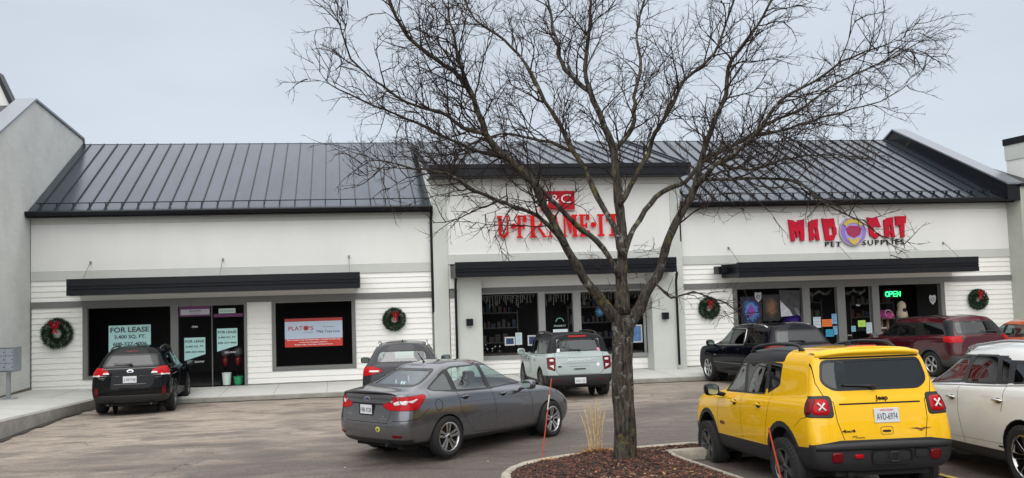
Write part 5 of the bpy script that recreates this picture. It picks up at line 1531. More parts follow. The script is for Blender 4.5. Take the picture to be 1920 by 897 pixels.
def red_suv():
    P = paint('maroon_car_paint', (.060,.005,.010), metal=.2, rough=.32)
    wins = [([(1.42,1.09),(2.18,1.08),(2.12,1.14),(1.66,1.47),(1.38,1.50)], g_mid), ([(.58,1.11),(1.34,1.09),(1.31,1.50),(.66,1.50)], g_mid), ([(-.62,1.16),(.22,1.14),(.42,1.50),(-.30,1.49)], g_priv)]
    c = suv('maroon sport utility car with large dark rear window parked by the pet shop display', P, L=4.74, ro=.98, wb=2.85, W=1.87, Hh=1.70, belt=1.05, hood=1.04, cowl=2.4, wstop=1.65, sill=.32, r=.35, rear_lean=.30, roof_w=.66,
            wins=wins, rglass=[(.72,1.17),(.61,1.53)], crown=.05, rear_round=.32, p=2.9, nosez=.95)
    for sd in (1, -1):
        yy = lambda a, z: (a*sd, z)
        c.lens([yy(.60,.97),yy(.90,.95),yy(.90,1.13),yy(.70,1.12)], 'x', -1, m_redl, r=.02); c.lens([(-.99,.95),(-.56,.98),(-.50,1.12),(-.99,1.13)], 'y', sd, m_redl, r=.02)
        c.region([(-.80,1.12),(-.60,1.12),(-.28,1.56),(-.55,1.56)], 'y', sd, m_black)
        c.seam([(1.38,1.09),(1.40,.75),(1.38,.42)], 'y', sd); c.seam([(.44,1.11),(.30,.9),(.50,.42)], 'y', sd); c.seam([(2.25,1.05),(2.3,.7),(2.26,.42)], 'y', sd)
        c.region([(-1.1,.2),(4,.2),(4,.44),(-1.1,.50)], 'y', sd, mat('grey_cladding', (.05,.05,.052), .6))
    c.region([(-.9,.2),(.9,.2),(.9,.60),(-.9,.60)], 'x', -1, mat('grey_cladding', (.05,.05,.052), .6))
    c.arch(0, c.r, .40, mat('grey_cladding', (.05,.05,.052), .6), .07); c.arch(c.wb, c.r, .40, mat('grey_cladding', (.05,.05,.052), .6), .07)
    c.plate(0, .84, ''); c.wiper(-.42, 1.22, .46); c.rails(-.3, 1.6, .60, .016, m_black, .04)
    c.lens(sym([(.20,1.575),(.20,1.60)]), 'x', -1, m_redd, name='high_brake_lamp', r=.006)
    for sd in (1, -1): c.handle(.66, .98, P, sd); c.handle(1.62, .96, P, sd); c.mirror(2.12, 1.12, P, sd, out=.92)
    c.interior(1.50, .55, .42, 1.15, belt=1.02, x0=-.7, x1=2.35)
    doors(c, [[(.52,.43),(1.37,.43),(1.39,.75),(1.37,1.08),(.45,1.10),(.32,.9)], [(1.39,.43),(2.25,.43),(2.29,.7),(2.24,1.05),(1.39,1.08),(1.41,.75)]], P)
    bumper(c, -.45, .60); c.body(); under(c, -.8, 3.5, .30); c.wheels(2.85, .80, .35, .225, .22, spokes=5, style='single')
    return c

def white_suv():
    P = paint('pearl_white_car_paint', (.71,.725,.725), metal=.0, rough=.35)
    wins = [([(1.32,1.145),(2.20,1.10),(2.14,1.17),(1.72,1.46),(1.30,1.51)], g_clear), ([(.50,1.165),(1.24,1.145),(1.22,1.515),(.62,1.52)], g_priv), ([(.28,1.175),(.445,1.17),(.56,1.51),(.36,1.48)], g_priv), ([(-.42,1.22),(.215,1.18),(.29,1.46),(.0,1.42)], g_priv)]
    c = suv('pearl white sport utility car cut off by the right edge beside the yellow one', P, L=4.67, ro=.93, wb=2.75, W=1.84, Hh=1.70, belt=1.10, hood=1.04, cowl=2.28, wstop=1.5, sill=.30, r=.365, rear_lean=.34, roof_w=.63,
            wins=wins, rglass=[(.60,1.24),(.50,1.50)], crown=.055, rear_round=.32, p=2.9, nosez=.92, sub=3)
    for sd in (1, -1):
        yy = lambda a, z: (a*sd, z)
        c.lens([yy(.44,1.0),yy(.88,.96),yy(.88,1.15),yy(.52,1.14)], 'x', -1, m_redl, r=.03); c.lens([(-.94,.97),(-.60,1.0),(-.50,1.14),(-.94,1.15)], 'y', sd, m_redl, r=.02)
        c.seam([(1.27,1.14),(1.29,.8),(1.24,.40)], 'y', sd); c.seam([(.30,1.17),(.32,.98),(.36,.86)], 'y', sd, .009); c.seam([(2.26,1.08),(2.3,.75),(2.24,.40)], 'y', sd)
        c.region([(-1,.2),(4,.2),(4,.385),(-1,.385)], 'y', sd, m_plas)
        c.seam([(.42,.47),(2.3,.45)], 'y', sd, .010, mat('white_crease_shade', (.33,.325,.30), .4))  # shade of the sill crease painted as a darker line
        pts = []
        for x in [-.42+i*.22 for i in range(13)]:
            p, nn = c.hit('y', sd, x, pl([(-.42,1.205),(.5,1.15),(2.2,1.085)], x)); pts.append(p+nn*.004)
        mb = MB(); mb.tube(pts, .009, 6); mb.build('window_trim', m_chrome, c.root, True)
        o = shape_rect(c, 'y', sd, .46, .435, .05, .010, .006); o.build('side_badge', m_black, c.root)
    c.region([(-.9,.2),(.9,.2),(.9,.5),(-.9,.5)], 'x', -1, m_plas)
    c.arch(0, c.r, .42, m_plas, .012); c.arch(c.wb, c.r, .42, m_plas, .012)
    c.plate(0, .86, ''); c.wiper(-.05, 1.26, .36)
    c.rails(-.10, 1.55, .58, .020, m_alloy, .055)
    for sd in (1, -1): c.handle(.40, .985, m_chrome, sd, .19); c.handle(1.42, .965, m_chrome, sd, .19); c.mirror(2.06, 1.14, P, sd, out=.92)
    c.interior(1.40, .50, .42, 1.18, belt=1.04, x0=-.65, x1=2.25)
    doors(c, [[(.50,.40),(1.23,.40),(1.28,.8),(1.26,1.13),(.315,1.155),(.33,.98),(.37,.87)], [(1.25,.40),(2.23,.41),(2.29,.75),(2.25,1.07),(1.28,1.13),(1.30,.8)]], P)
    bumper(c, -.5, .60); c.body(); under(c, -.75, 3.4, .28)
    c.wheels(2.75, .80, .365, .24, .248, spokes=8, style='single', rimm=mat('dark_chrome', (.35,.35,.36), .15, metal=1))
    return c
def orange_car():
    P = paint('orange_car_paint', (.42,.075,.012), metal=.3, rough=.32)
    wins = [([(1.30,1.04),(2.05,1.03),(2.0,1.09),(1.55,1.38),(1.27,1.40)], g_clear), ([(.48,1.05),(1.22,1.04),(1.20,1.40),(.50,1.38)], g_clear), ([(-.30,1.14),(.42,1.06),(.44,1.37),(.05,1.33)], g_mid)]
    c = suv('orange hatchback mostly hidden behind the white car at the far right edge', P, L=4.3, ro=.80, wb=2.6, W=1.80, Hh=1.56, belt=1.0, hood=.98, cowl=2.15, wstop=1.4, sill=.28, r=.33, rear_lean=.36, roof_w=.60,
            wins=wins, rglass=[(.60,1.12),(.50,1.38)], crown=.05, rear_round=.3, p=2.8, sub=2)
    for sd in (1, -1): c.lens([(sd*.5,.92),(sd*.86,.90),(sd*.86,1.05),(sd*.5,1.05)], 'x', -1, m_redl, r=.03)
    c.arch(0, c.r, .375); c.arch(c.wb, c.r, .375)
    for sd in (1, -1): c.handle(.62, .93, P, sd); c.handle(1.48, .93, P, sd); c.mirror(1.95, 1.06, P, sd, out=.88)
    c.interior(1.35, .45, .40, 1.08, belt=.97, x0=-.55, x1=2.1)
    bumper(c, -.4, .58); c.body(); under(c, -.6, 3.1, .26); c.wheels(2.6, .77, .33, .215, .21)
    return c
CARS = {}
c = grey_sedan(); c.place(1.15, 13.40, radians(52.8), pitch=-.05, sc=1.0, dz=.015)
c = yellow_suv(); c.stretch(1.10, up=.075); c.place(6.17, 9.18, radians(4.2), pitch=-.085, sc=.95, dz=-.075)
c = black_wagon(); c.place(-5.15, 21.35, radians(-3.6), pitch=-.045, sc=1.04)
c = green_suv(); CARS['green'] = c; c.place(5.98, 20.3, radians(2.4), pitch=-.045, sc=.94)
c = dark_crossover(); CARS['dark'] = c; c.place(1.44, 18.5, radians(6.4), pitch=-.04)
c = black_suv(); c.place(11.8, 20.2, radians(1.8), pitch=-.045, sc=.98)
c = red_suv(); c.place(17.65, 21.1, radians(0), pitch=-.045, sc=1.02)
c = white_suv(); CARS['white'] = c; c.place(8.66, 8.2, radians(12), pitch=-.075)
c = orange_car(); c.place(19.6, 19.6, radians(0), pitch=-.04)

# added cars out of view, placed so the shop glass has something to mirror
def dup_tree(o, parent=None):
    c_ = o.copy(); C.objects.link(c_)
    if parent: c_.parent = parent; c_.matrix_parent_inverse = o.matrix_parent_inverse.copy()
    for ch in o.children: dup_tree(ch, c_)
    return c_
for X, Y, hd, src, lbl in ((-12.4, 1.2, 176, CARS['white'], 'added unseen white sport utility car mirrored faintly in the FOR LEASE window glass'), (-8.2, .6, 182, CARS['green'], 'added unseen pale car mirrored faintly in the banner window glass'),
                           (12.6, -.6, 178, CARS['white'], 'added unseen white car mirrored faintly in the frame shop left window glass'), (16.2, -.4, 183, CARS['dark'], 'added unseen dark car mirrored faintly in the frame shop right window glass')):
    d_ = dup_tree(src.root); d_['label'] = lbl
    M_ = Matrix.Rotation(radians(90-hd), 4, 'Z'); M_.translation = (X, Y, g(Y)+.01); d_.matrix_world = M_

# ================================================================== TREE ISLAND
def isl(Y): return g(Y)
island_pts = [(2.05,10.45),(2.13,10.85),(2.30,11.25),(2.55,11.55),(2.85,11.75),(3.3,11.95),(3.9,12.10),(4.6,12.28),(5.4,12.40),(8,12.45),(16,12.5),(26,12.6),
              (26,11.85),(16,11.82),(8,11.80),(5.6,11.78),(4.98,11.74),(4.92,11.5),(4.9,9.5),(4.86,8),(4.8,6),(4.6,4.6),(4.0,4.2),(3.4,4.5),(3.15,6),(2.95,7.6),(2.6,8.8),(2.25,9.6),(2.08,10.05)]
from mathutils import geometry as G
def densify(pts, d):
    out = []
    for i, p in enumerate(pts):
        a, b_ = Vector(p), Vector(pts[(i+1) % len(pts)]); n_ = max(1, int((b_-a).length/d))
        out += [tuple(a+(b_-a)*k/n_) for k in range(n_)]
    return out
def offs(pts, d):
    out = []; n = len(pts)
    for i in range(n):
        a, b_ = Vector(pts[i-1]), Vector(pts[(i+1) % n]); t = (b_-a).normalized(); out.append((pts[i][0]+t.y*d, pts[i][1]-t.x*d))
    return out
ring = densify(island_pts, .16)
ar = sum(ring[i][0]*ring[(i+1) % len(ring)][1]-ring[(i+1) % len(ring)][0]*ring[i][1] for i in range(len(ring)))
sgn = 1 if ar < 0 else -1           # offs() with this sign moves inwards
random.seed(5)
wob = [.012*(random.random()-.5) for _ in ring]
prof = [(-.0, -.25), (-.0, .06), (.015, .135), (.045, .155), (.115, .155), (.14, .14), (.15, .05)]
def kd(x, y, d): return d*(.45 if x > 4.72 and y < 11.7 else 1)
rows = []
for d, h in prof:
    oo = offs(ring, sgn); rows.append([(x+(a-x)*kd(x, y, d), y+(b_-y)*kd(x, y, d), isl(y)+h) for (x, y), (a, b_) in zip(ring, oo)])
mb = MB(); n = len(ring)
vs = [v for r_ in rows for v in r_]; fs = []
for k in range(len(rows)-1):
    for i in range(n): fs.append((k*n+i, k*n+(i+1) % n, (k+1)*n+(i+1) % n, (k+1)*n+i))
mb.add(vs, fs)
kb = struct(mb.build('kerb', mat('island_kerb', (.36,.33,.27), .9, var=.28, vscale=5, bump=.5, bscale=50), None, True)); smooth_angle(kb, 50)
inner = [(x+(a-x)*kd(x, y, .135), y+(b_-y)*kd(x, y, .135)) for (x, y), (a, b_) in zip(ring, offs(ring, sgn))]
def in_poly(x, y, P):
    r = False
    for i in range(len(P)):
        (x0, y0), (x1, y1) = P[i], P[i-1]
        if (y0 > y) != (y1 > y) and x < (x1-x0)*(y-y0)/(y1-y0)+x0: r = not r
    return r
def edge_d(x, y):
    return min((x-a)**2+(y-b_)**2 for a, b_ in inner)**.5
pts2 = [Vector(p) for p in inner]; nb = len(pts2)
yy_ = 4.4
while yy_ < 12.6:
    x = 2.1
    while x < 25.9:
        if x < 6.5 or int(x*5) % 3 == 0:
            jx, jy = x+random.uniform(-.04,.04), yy_+random.uniform(-.04,.04)
            if in_poly(jx, jy, inner) and edge_d(jx, jy) > .07: pts2.append(Vector((jx, jy)))
        x += .13
    yy_ += .13
res = G.delaunay_2d_cdt(pts2, [(i, (i+1) % nb) for i in range(nb)], [], 1, 1e-5)
tx_, ty_ = 3.88, 10.75
def mulch_z(x, y):
    d = edge_d(x, y); h = .125+.05*sm(d/.5)+.05*sm((x-2.2)/1.5)*sm(d/.8) if x < 7 else .13+.03*sm(d/.3)
    h += .05*math.exp(-((x-tx_)**2+(y-ty_)**2)/.15)+.05*math.exp(-((x-3.72)**2+(y-11.6)**2)/.10)
    return isl(y)+h
mv = [(p.x, p.y, mulch_z(p.x, p.y)+random.uniform(-.012,.012)) for p in res[0]]
me = bpy.data.meshes.new('mulch_bed'); me.from_pydata(mv, [], [tuple(f) for f in res[2]])
m_mul = mat('mulch', (.070,.030,.020), .95, var=.55, vscale=14, bump=1.0, bscale=70, col2=(.012,.008,.007))
o = mesh_obj('mulch_bed', me, m_mul, None, True); struct(o)
# loose bark chips
random.seed(11)
mb1, mb2, mb3 = MB(), MB(), MB()
cnt = 0
while cnt < 15000:
    if random.random() < .86: x, y = random.uniform(2.1, 4.95), 12.3-7.2*random.random()**1.5
    else: x, y = random.uniform(4.9, 12), random.uniform(11.85, 12.45)
    if not in_poly(x, y, inner): continue
    cnt += 1
    z = mulch_z(x, y)+random.uniform(.0, .018); L_ = random.uniform(.012, .042); w_ = random.uniform(.004, .012)
    a = random.uniform(0, 2*pi); tl = random.uniform(-.5, .5); t2 = random.uniform(-.6, .6)
    d = Vector((cos(a), sin(a), tl)).normalized()*L_; s_ = Vector((-sin(a), cos(a), t2)).normalized()*w_; c0 = Vector((x, y, z)); h = Vector((0,0,.005))
    tgt = random.choices((mb1, mb2, mb3), (.55, .41, .04))[0]
    tgt.add([c0-d-s_, c0+d-s_, c0+d+s_, c0-d+s_, c0-d*.8-s_*.6+h, c0+d*.8-s_*.6+h, c0+d*.8+s_*.6+h, c0-d*.8+s_*.6+h], [(4,5,6,7),(0,1,5,4),(1,2,6,5),(2,3,7,6),(3,0,4,7)])
for mbx, mm in ((mb1, mat('bark_chip_dark', (.028,.016,.012), .9, var=.5, vscale=9)), (mb2, mat('bark_chip_red', (.13,.048,.030), .9, var=.4, vscale=7)), (mb3, mat('bark_chip_pale', (.24,.17,.11), .9))):
    o = mbx.build('bark_chips', mm); o['kind'] = 'stuff'
# fallen leaves: at the grass clump, under the stake, by the kerb nose
mb = MB(); random.seed(21)
for (cx, cy, sx, sy, n_, on) in ((3.72,11.62,.28,.12,230,1), (2.95,11.62,.22,.10,90,1), (2.06,9.9,.12,.22,110,0), (3.6,9.4,.6,.3,60,1), (4.2,8.4,.5,.5,50,1)):
    for _ in range(n_):
        x, y = random.gauss(cx, sx*.6), random.gauss(cy, sy*.7)
        inn = in_poly(x, y, inner)
        z = (mulch_z(x, y)+.02 if inn else g(y)+.012)+random.uniform(0, .03)
        a = random.uniform(0, 2*pi); L_ = random.uniform(.012, .03); d = Vector((cos(a), sin(a), random.uniform(-.5,.5)))*L_; s_ = Vector((-sin(a), cos(a), random.uniform(-.6,.6)))*L_*.45; c0 = Vector((x, y, z))
        mb.add([c0-d, c0+s_, c0+d, c0-s_], [(0,1,2,3)])
o = mb.build('fallen_leaves', mat('dry_leaf', (.34,.17,.055), .8, var=.5, vscale=20)); o['kind'] = 'stuff'
# gutter pan at the kerb nose
mb = MB(); P1 = [p for p in offs(ring, -sgn*.0) if p[0] < 2.75 and 9.0 < p[1] < 11.8]; P1.sort(key=lambda p: p[1])
P2 = [(x-.34*sm((11.9-y)/.6)*sm((y-8.9)/.5)-.01, y+.08*sm((y-10.8)/.8)) for x, y in P1]
for i in range(len(P1)-1):
    a, b_, c_, d_ = P1[i], P1[i+1], P2[i+1], P2[i]
    mb.quad((a[0],a[1],g(a[1])+.016), (b_[0],b_[1],g(b_[1])+.016), (c_[0],c_[1],g(c_[1])+.013), (d_[0],d_[1],g(d_[1])+.013))
struct(mb.build('gutter_pan', mat('gutter_concrete', (.17,.145,.12), .95, var=.35, vscale=6, bump=.5, bscale=40)))
# pebbles on the asphalt
mb = MB(); random.seed(9)
for _ in range(170):
    x, y = random.uniform(-6, 9), random.uniform(8.5, 23)
    if in_walk(x, y) or in_poly(x, y, ring): continue
    r_ = random.uniform(.006, .018); z = g(y)+.015
    vs = [(x+r_*cos(t)*random.uniform(.7,1.2), y+r_*sin(t)*random.uniform(.7,1.2), z) for t in (0,1.25,2.5,3.8,5)]+[(x, y, z+r_)]
    mb.add(vs, [(i, (i+1) % 5, 5) for i in range(5)])
o = mb.build('pebbles', mat('pebble', (.42,.38,.33), .9, var=.4, vscale=4)); o['kind'] = 'stuff'

# ------------------------------------------------------------------ tree
LIMBS=[
 ('trunk',0.15,0.135,[(3.85,10.75,0.49),(3.87,10.75,1.01),(3.86,10.75,1.44),(3.87,10.75,1.88),(3.9,10.75,2.25),(3.91,10.75,2.54)]),
 ('A',0.08,0.018,[(3.87,10.75,2.42),(3.68,10.71,2.63),(3.49,10.66,2.86),(3.34,10.61,3.04),(3.22,10.55,3.23),(3.07,10.49,3.45),(2.91,10.42,3.74),(2.75,10.36,4.0),(2.59,10.29,4.32),(2.33,10.22,4.56),(2.08,10.15,4.76),(1.93,10.08,4.95),(1.82,10.0,5.22),(1.68,9.93,5.51),(1.5,9.85,5.7),(1.16,9.77,5.91),(0.92,9.69,6.09),(0.76,9.61,6.33),(0.66,9.53,6.56),(0.59,9.45,6.79)]),
 ('A2',0.036,0.01,[(3.02,10.35,3.49),(2.78,10.24,3.75),(2.46,10.09,3.94),(2.11,9.92,4.04),(1.84,9.75,4.12),(1.58,9.56,4.2),(1.39,9.37,4.31),(1.04,9.17,4.37),(0.72,8.96,4.38),(0.41,8.75,4.42)]),
 ('B',0.048,0.01,[(3.87,10.75,3.06),(3.72,10.72,3.36),(3.56,10.69,3.55),(3.33,10.65,3.73),(3.1,10.6,3.95),(2.81,10.56,4.22),(2.61,10.51,4.46),(2.35,10.46,4.67),(2.01,10.41,4.74),(1.61,10.36,4.88),(1.19,10.31,5.08),(0.77,10.26,5.25),(0.36,10.2,5.41),(-0.05,10.15,5.6)]),
 ('D',0.052,0.013,[(3.93,10.75,3.36),(3.86,10.81,3.76),(3.74,10.89,4.04),(3.62,10.98,4.35),(3.55,11.07,4.63),(3.39,11.17,4.92),(3.27,11.27,5.29),(3.08,11.38,5.67),(2.92,11.49,6.11),(2.74,11.6,6.46),(2.45,11.71,6.78),(2.15,11.83,7.06),(1.93,11.95,7.56)]),
 ('E',0.1,0.018,[(3.91,10.75,2.54),(3.92,10.78,2.91),(3.97,10.81,3.6),(3.95,10.86,4.14),(3.94,10.9,4.57),(3.91,10.94,4.96),(3.79,10.99,5.35),(3.66,11.04,5.75),(3.61,11.09,6.12),(3.69,11.14,6.54),(3.76,11.2,6.95),(3.83,11.25,7.41)]),
 ('I',0.044,0.013,[(3.92,10.75,4.07),(4.19,10.69,4.5),(4.35,10.6,4.87),(4.38,10.51,5.03),(4.52,10.41,5.27),(4.68,10.31,5.61),(4.84,10.2,5.81),(5.1,10.08,6.04),(5.26,9.97,6.51),(5.32,9.85,6.91)]),
 ('F',0.046,0.01,[(3.94,10.75,3.31),(4.07,10.82,3.6),(4.36,10.91,4.0),(4.65,11.01,4.27),(5.07,11.11,4.43),(5.42,11.23,4.76),(5.83,11.34,4.94),(6.34,11.46,5.2),(6.77,11.59,5.43),(7.3,11.71,5.63),(7.86,11.84,6.0),(8.44,11.98,6.27),(9.2,12.11,6.58),(9.76,12.25,6.85)]),
 ('G',0.084,0.016,[(3.93,10.75,2.36),(4.14,10.72,2.62),(4.23,10.68,2.84),(4.38,10.63,3.05),(4.45,10.59,3.29),(4.52,10.54,3.56),(4.62,10.48,3.8),(4.76,10.43,4.04),(4.87,10.37,4.27),(4.97,10.32,4.7),(5.14,10.26,5.16),(5.29,10.2,5.51),(5.31,10.14,5.87),(5.56,10.08,6.22),(5.78,10.01,6.54),(5.94,9.95,6.88)]),
 ('H',0.04,0.008,[(4.81,10.25,4.25),(5.0,10.05,4.51),(5.33,9.8,4.75),(5.64,9.51,5.24),(5.96,9.2,5.45),(6.26,8.88,5.66),(6.47,8.55,5.7)]),
 ('K',0.03,0.007,[(4.86,10.25,4.34),(5.29,10.12,4.35),(5.77,9.96,4.31),(5.99,9.77,4.22),(6.12,9.57,4.02),(6.35,9.37,3.8),(6.59,9.15,3.55)]),
 ('J',0.02,0.006,[(4.21,10.35,2.98),(4.45,10.33,2.75),(4.74,10.31,2.83),(5.03,10.28,2.74),(5.27,10.25,2.62)]),
 ('M',0.045,0.016,[(3.99,11.1,4.84),(4.34,11.25,5.26),(4.48,11.45,5.78),(4.67,11.67,6.33),(4.75,11.9,6.91),(5.01,12.15,7.6)]),
 ('N',0.03,0.009,[(1.88,9.85,4.91),(1.58,9.72,4.96),(1.24,9.56,5.13),(0.83,9.37,5.21),(0.45,9.17,5.42),(0.2,8.97,5.61),(0.09,8.75,5.84)]),
 ('O',0.03,0.008,[(3.45,11.35,4.95),(2.99,11.49,5.13),(2.63,11.68,5.23),(2.18,11.89,5.21),(1.8,12.12,5.02),(1.33,12.35,5.1)]),
 ('Q',0.03,0.007,[(5.48,11.35,4.78),(6.32,11.65,4.68),(7.18,12.05,4.88),(8.3,12.48,5.03),(9.42,12.95,5.01)]),
 ('R',0.04,0.014,[(3.68,11.1,5.77),(3.35,11.2,6.12),(3.25,11.34,6.63),(3.23,11.49,7.17),(3.2,11.65,7.64)]),
 ('S',0.03,0.007,[(6.24,11.45,5.12),(6.89,11.37,5.27),(7.54,11.28,5.46),(8.27,11.17,5.64),(8.63,11.05,5.82)]),
 ('T',0.03,0.01,[(1.79,9.85,5.22),(1.57,9.87,5.88),(1.51,9.89,6.23),(1.39,9.92,6.65),(1.37,9.95,6.94)]),
]

random.seed(42)
def bark_mat():
    m = bpy.data.materials.new('bark'); m.use_nodes = True; n, l = m.node_tree.nodes, m.node_tree.links; b = n['Principled BSDF']
    t = n.new('ShaderNodeTexCoord'); mp = n.new('ShaderNodeMapping'); mp.inputs['Scale'].default_value = (1, 1, .22); l.new(t.outputs['Object'], mp.inputs[0])
    k = n.new('ShaderNodeTexNoise'); k.inputs['Scale'].default_value = 26; k.inputs['Detail'].default_value = 8; k.inputs['Roughness'].default_value = .7; l.new(mp.outputs[0], k.inputs[0])
    r = n.new('ShaderNodeValToRGB'); e = r.color_ramp.elements; e[0].position = .36; e[0].color = (.008,.007,.006,1); e[1].position = .66; e[1].color = (.115,.098,.080,1); l.new(k.outputs[0], r.inputs[0])
    k2 = n.new('ShaderNodeTexNoise'); k2.inputs['Scale'].default_value = 7; k2.inputs['Detail'].default_value = 9; k2.inputs['Roughness'].default_value = .75; l.new(t.outputs['Object'], k2.inputs[0])
    m2 = n.new('ShaderNodeMapRange'); m2.inputs[1].default_value = .55; m2.inputs[2].default_value = .62; l.new(k2.outputs[0], m2.inputs[0])
    k3 = n.new('ShaderNodeTexNoise'); k3.inputs['Scale'].default_value = 2.2; l.new(t.outputs['Object'], k3.inputs[0])
    lc = n.new('ShaderNodeMix'); lc.data_type = 'RGBA'; lc.inputs[6].default_value = (.24,.24,.22,1); lc.inputs[7].default_value = (.13,.12,.025,1)
    m3 = n.new('ShaderNodeMapRange'); m3.inputs[1].default_value = .45; m3.inputs[2].default_value = .55; l.new(k3.outputs[0], m3.inputs[0]); l.new(m3.outputs[0], lc.inputs[0])
    x = n.new('ShaderNodeMix'); x.data_type = 'RGBA'; l.new(m2.outputs[0], x.inputs[0]); l.new(r.outputs[0], x.inputs[6]); l.new(lc.outputs[2], x.inputs[7]); l.new(x.outputs[2], b.inputs['Base Color'])
    b.inputs['Roughness'].default_value = .9; b.inputs['Specular IOR Level'].default_value = .2
    bp = n.new('ShaderNodeBump'); bp.inputs['Strength'].default_value = 1; bp.inputs['Distance'].default_value = .03; l.new(k.outputs[0], bp.inputs['Height']); l.new(bp.outputs[0], b.inputs['Normal'])
    return m
m_bark = bark_mat(); m_twig = mat('twig_bark', (.032,.023,.020), .85, var=.4, vscale=3, spec=.2)
def smoothline(P, step):
    """Catmull-Rom through the points"""
    P = [Vector(p) for p in P]; out = []
    for i in range(len(P)-1):
        p0, p1, p2, p3 = P[max(i-1,0)], P[i], P[i+1], P[min(i+2,len(P)-1)]
        n_ = max(2, int((p2-p1).length/step))
        for k in range(n_):
            t = k/n_; out.append(.5*((2*p1)+(p2-p0)*t+(2*p0-5*p1+4*p2-p3)*t*t+(3*p1-p0-3*p2+p3)*t**3))
    out.append(P[-1]); return out
tree = thing('bare_tree', 'large leafless tree with dark lichen spotted trunk on the mulched island', 'tree', (3.87, 10.75, .55))
tb = MB(); limb_lines = []
from mathutils import noise as NZ
for nm, r0, r1, pts in LIMBS:
    line = smoothline(pts, .10 if nm == 'trunk' else .13); m_ = len(line)
    line = [p+Vector((random.gauss(0,.010), random.gauss(0,.014), random.gauss(0,.010)))*(0 if nm == 'trunk' else .45 if r0 > .045 else 1) for p in line]
    if nm == 'trunk':
        rad = []
        for i, p in enumerate(line):
            t = i/(m_-1); r_ = r0+(r1-r0)*t
            if t < .14: r_ += .02*(1-t/.14)**2
            if t > .75: r_ += .035*((t-.75)/.25)**1.5
            rad.append(r_)
        k = 26; vs = []; fs = []
        for i, p in enumerate(line):
            for j in range(k):
                a = 2*pi*j/k; q = Vector((p.x+cos(a), p.y+sin(a), p.z)); nn_ = NZ.noise(Vector((cos(a)*3, sin(a)*3, p.z*1.6)))*.022+NZ.noise(Vector((cos(a)*9, sin(a)*9, p.z*6)))*.010
                rr = rad[i]+nn_; vs.append((p.x+rr*cos(a), p.y+rr*sin(a), p.z))
        for i in range(m_-1):
            for j in range(k): fs.append((i*k+j, i*k+(j+1) % k, (i+1)*k+(j+1) % k, (i+1)*k+j))
        tb.add(vs, fs)
        continue
    rad = [(r0*(1-i/(m_-1))**1.15+r1*(1-(1-i/(m_-1))**1.15))*.90 for i in range(m_)]
    if nm in ('A', 'E', 'G'): rad = [r_+.02*max(0, 1-i/4) for i, r_ in enumerate(rad)]
    rad = [r_*(1+.10*random.uniform(-1,1)) for r_ in rad]
    tb.tube(line, rad, 14 if r0 > .05 else 8)
    limb_lines.append((nm, line, rad))
tro = tb.build('trunk', m_bark, None, True); tro.parent = tree; tro.matrix_parent_inverse = Matrix.Translation(-tree.location)
tw = MB(); NT = [0]
CEN = Vector((3.87, 10.75, 2.2))
def twig(p, d, L_, r, depth):
    n_ = max(2, int(L_/(.085 if depth > 1 else .10))); pts = [p.copy()]; dirs = []; q = p.copy(); dd = d.normalized()
    for i in range(n_):
        zig = Vector((random.gauss(0,1), random.gauss(0,1), random.gauss(0,1))); zig -= dd*zig.dot(dd)
        dd = (dd+zig*.17+Vector((0,0,.02 if depth < 2 else .035))).normalized()
        q = q+dd*(L_/n_)*random.uniform(.8, 1.2); pts.append(q.copy()); dirs.append(dd.copy())
    rad = [r*(1-.75*i/n_) for i in range(n_+1)]
    tw.tube(pts, rad, 5 if r > .008 else 3, cap=False); NT[0] += 1
    if depth >= 3: return
    step = {0: .125, 1: .10, 2: .085}[depth]
    m2 = max(1, int(L_/step))
    for k in range(m2):
        t = (k+.4+random.uniform(-.3,.3))/m2
        if t < .12: continue
        i = min(n_-1, int(t*n_)); pp = pts[i]+(pts[i+1]-pts[i])*(t*n_-i)
        side = Vector((random.gauss(0,1), random.gauss(0,1), random.gauss(0,1))); side -= dirs[i]*side.dot(dirs[i]); side.normalize()
        nd = (dirs[i]*random.uniform(.45,1.0)+side*random.uniform(.5,.95)+Vector((0,0,.10))).normalized()
        L2 = {0: random.uniform(.35,.85), 1: random.uniform(.16,.42), 2: random.uniform(.05,.16)}[depth]*(1.1-.55*t)
        r2_ = max(.0018, {0: .0072, 1: .0044, 2: .0027}[depth]*random.uniform(.8,1.2))
        twig(pp, nd, L2, r2_, depth+1)
for nm, line, rad in limb_lines:
    tot = sum((line[i+1]-line[i]).length for i in range(len(line)-1))
    start = {'A': .28, 'E': .30, 'G': .30, 'B': .28, 'D': .30, 'F': .25, 'A2': .12, 'I': .2}.get(nm, .06)
    s_ = 0; nxt = tot*start
    for i in range(len(line)-1):
        seg = (line[i+1]-line[i]).length
        while s_+seg > nxt:
            t = (nxt-s_)/seg; pp = line[i]+(line[i+1]-line[i])*t; dirv = (line[i+1]-line[i]).normalized(); fr = nxt/tot
            side = Vector((random.gauss(0,1), random.gauss(0,.9), random.gauss(0,1))); side -= dirv*side.dot(dirv); side.normalize()
            out_ = (pp-CEN); out_.z *= .5; out_ = out_.normalized()
            nd = (dirv*.75+side*.75+out_*.25+Vector((0,0,.05))).normalized()
            L0 = random.uniform(.42, 1.15)*(.62 if pp.x > 7.2 or pp.x < 1.0 else 1)*{'J': .55, 'K': .8}.get(nm, 1)*(1.15-.45*fr)
            twig(pp, nd, L0, min(rad[i]*.6, random.uniform(.009,.015)), 0)
            nxt += random.uniform(.10, .20)*(1.0 if rad[i] < .05 else 1.35)*{'J': 2.6, 'K': 1.5}.get(nm, 1)
        s_ += seg
    twig(line[-1], (line[-1]-line[-2]), .45, rad[-1]*.8, 0)
    twig(line[-1], (line[-1]-line[-2]).normalized()+Vector((.2,.2,.2)), .4, rad[-1]*.7, 0)
print('twigs', NT[0], 'faces', len(tw.f))
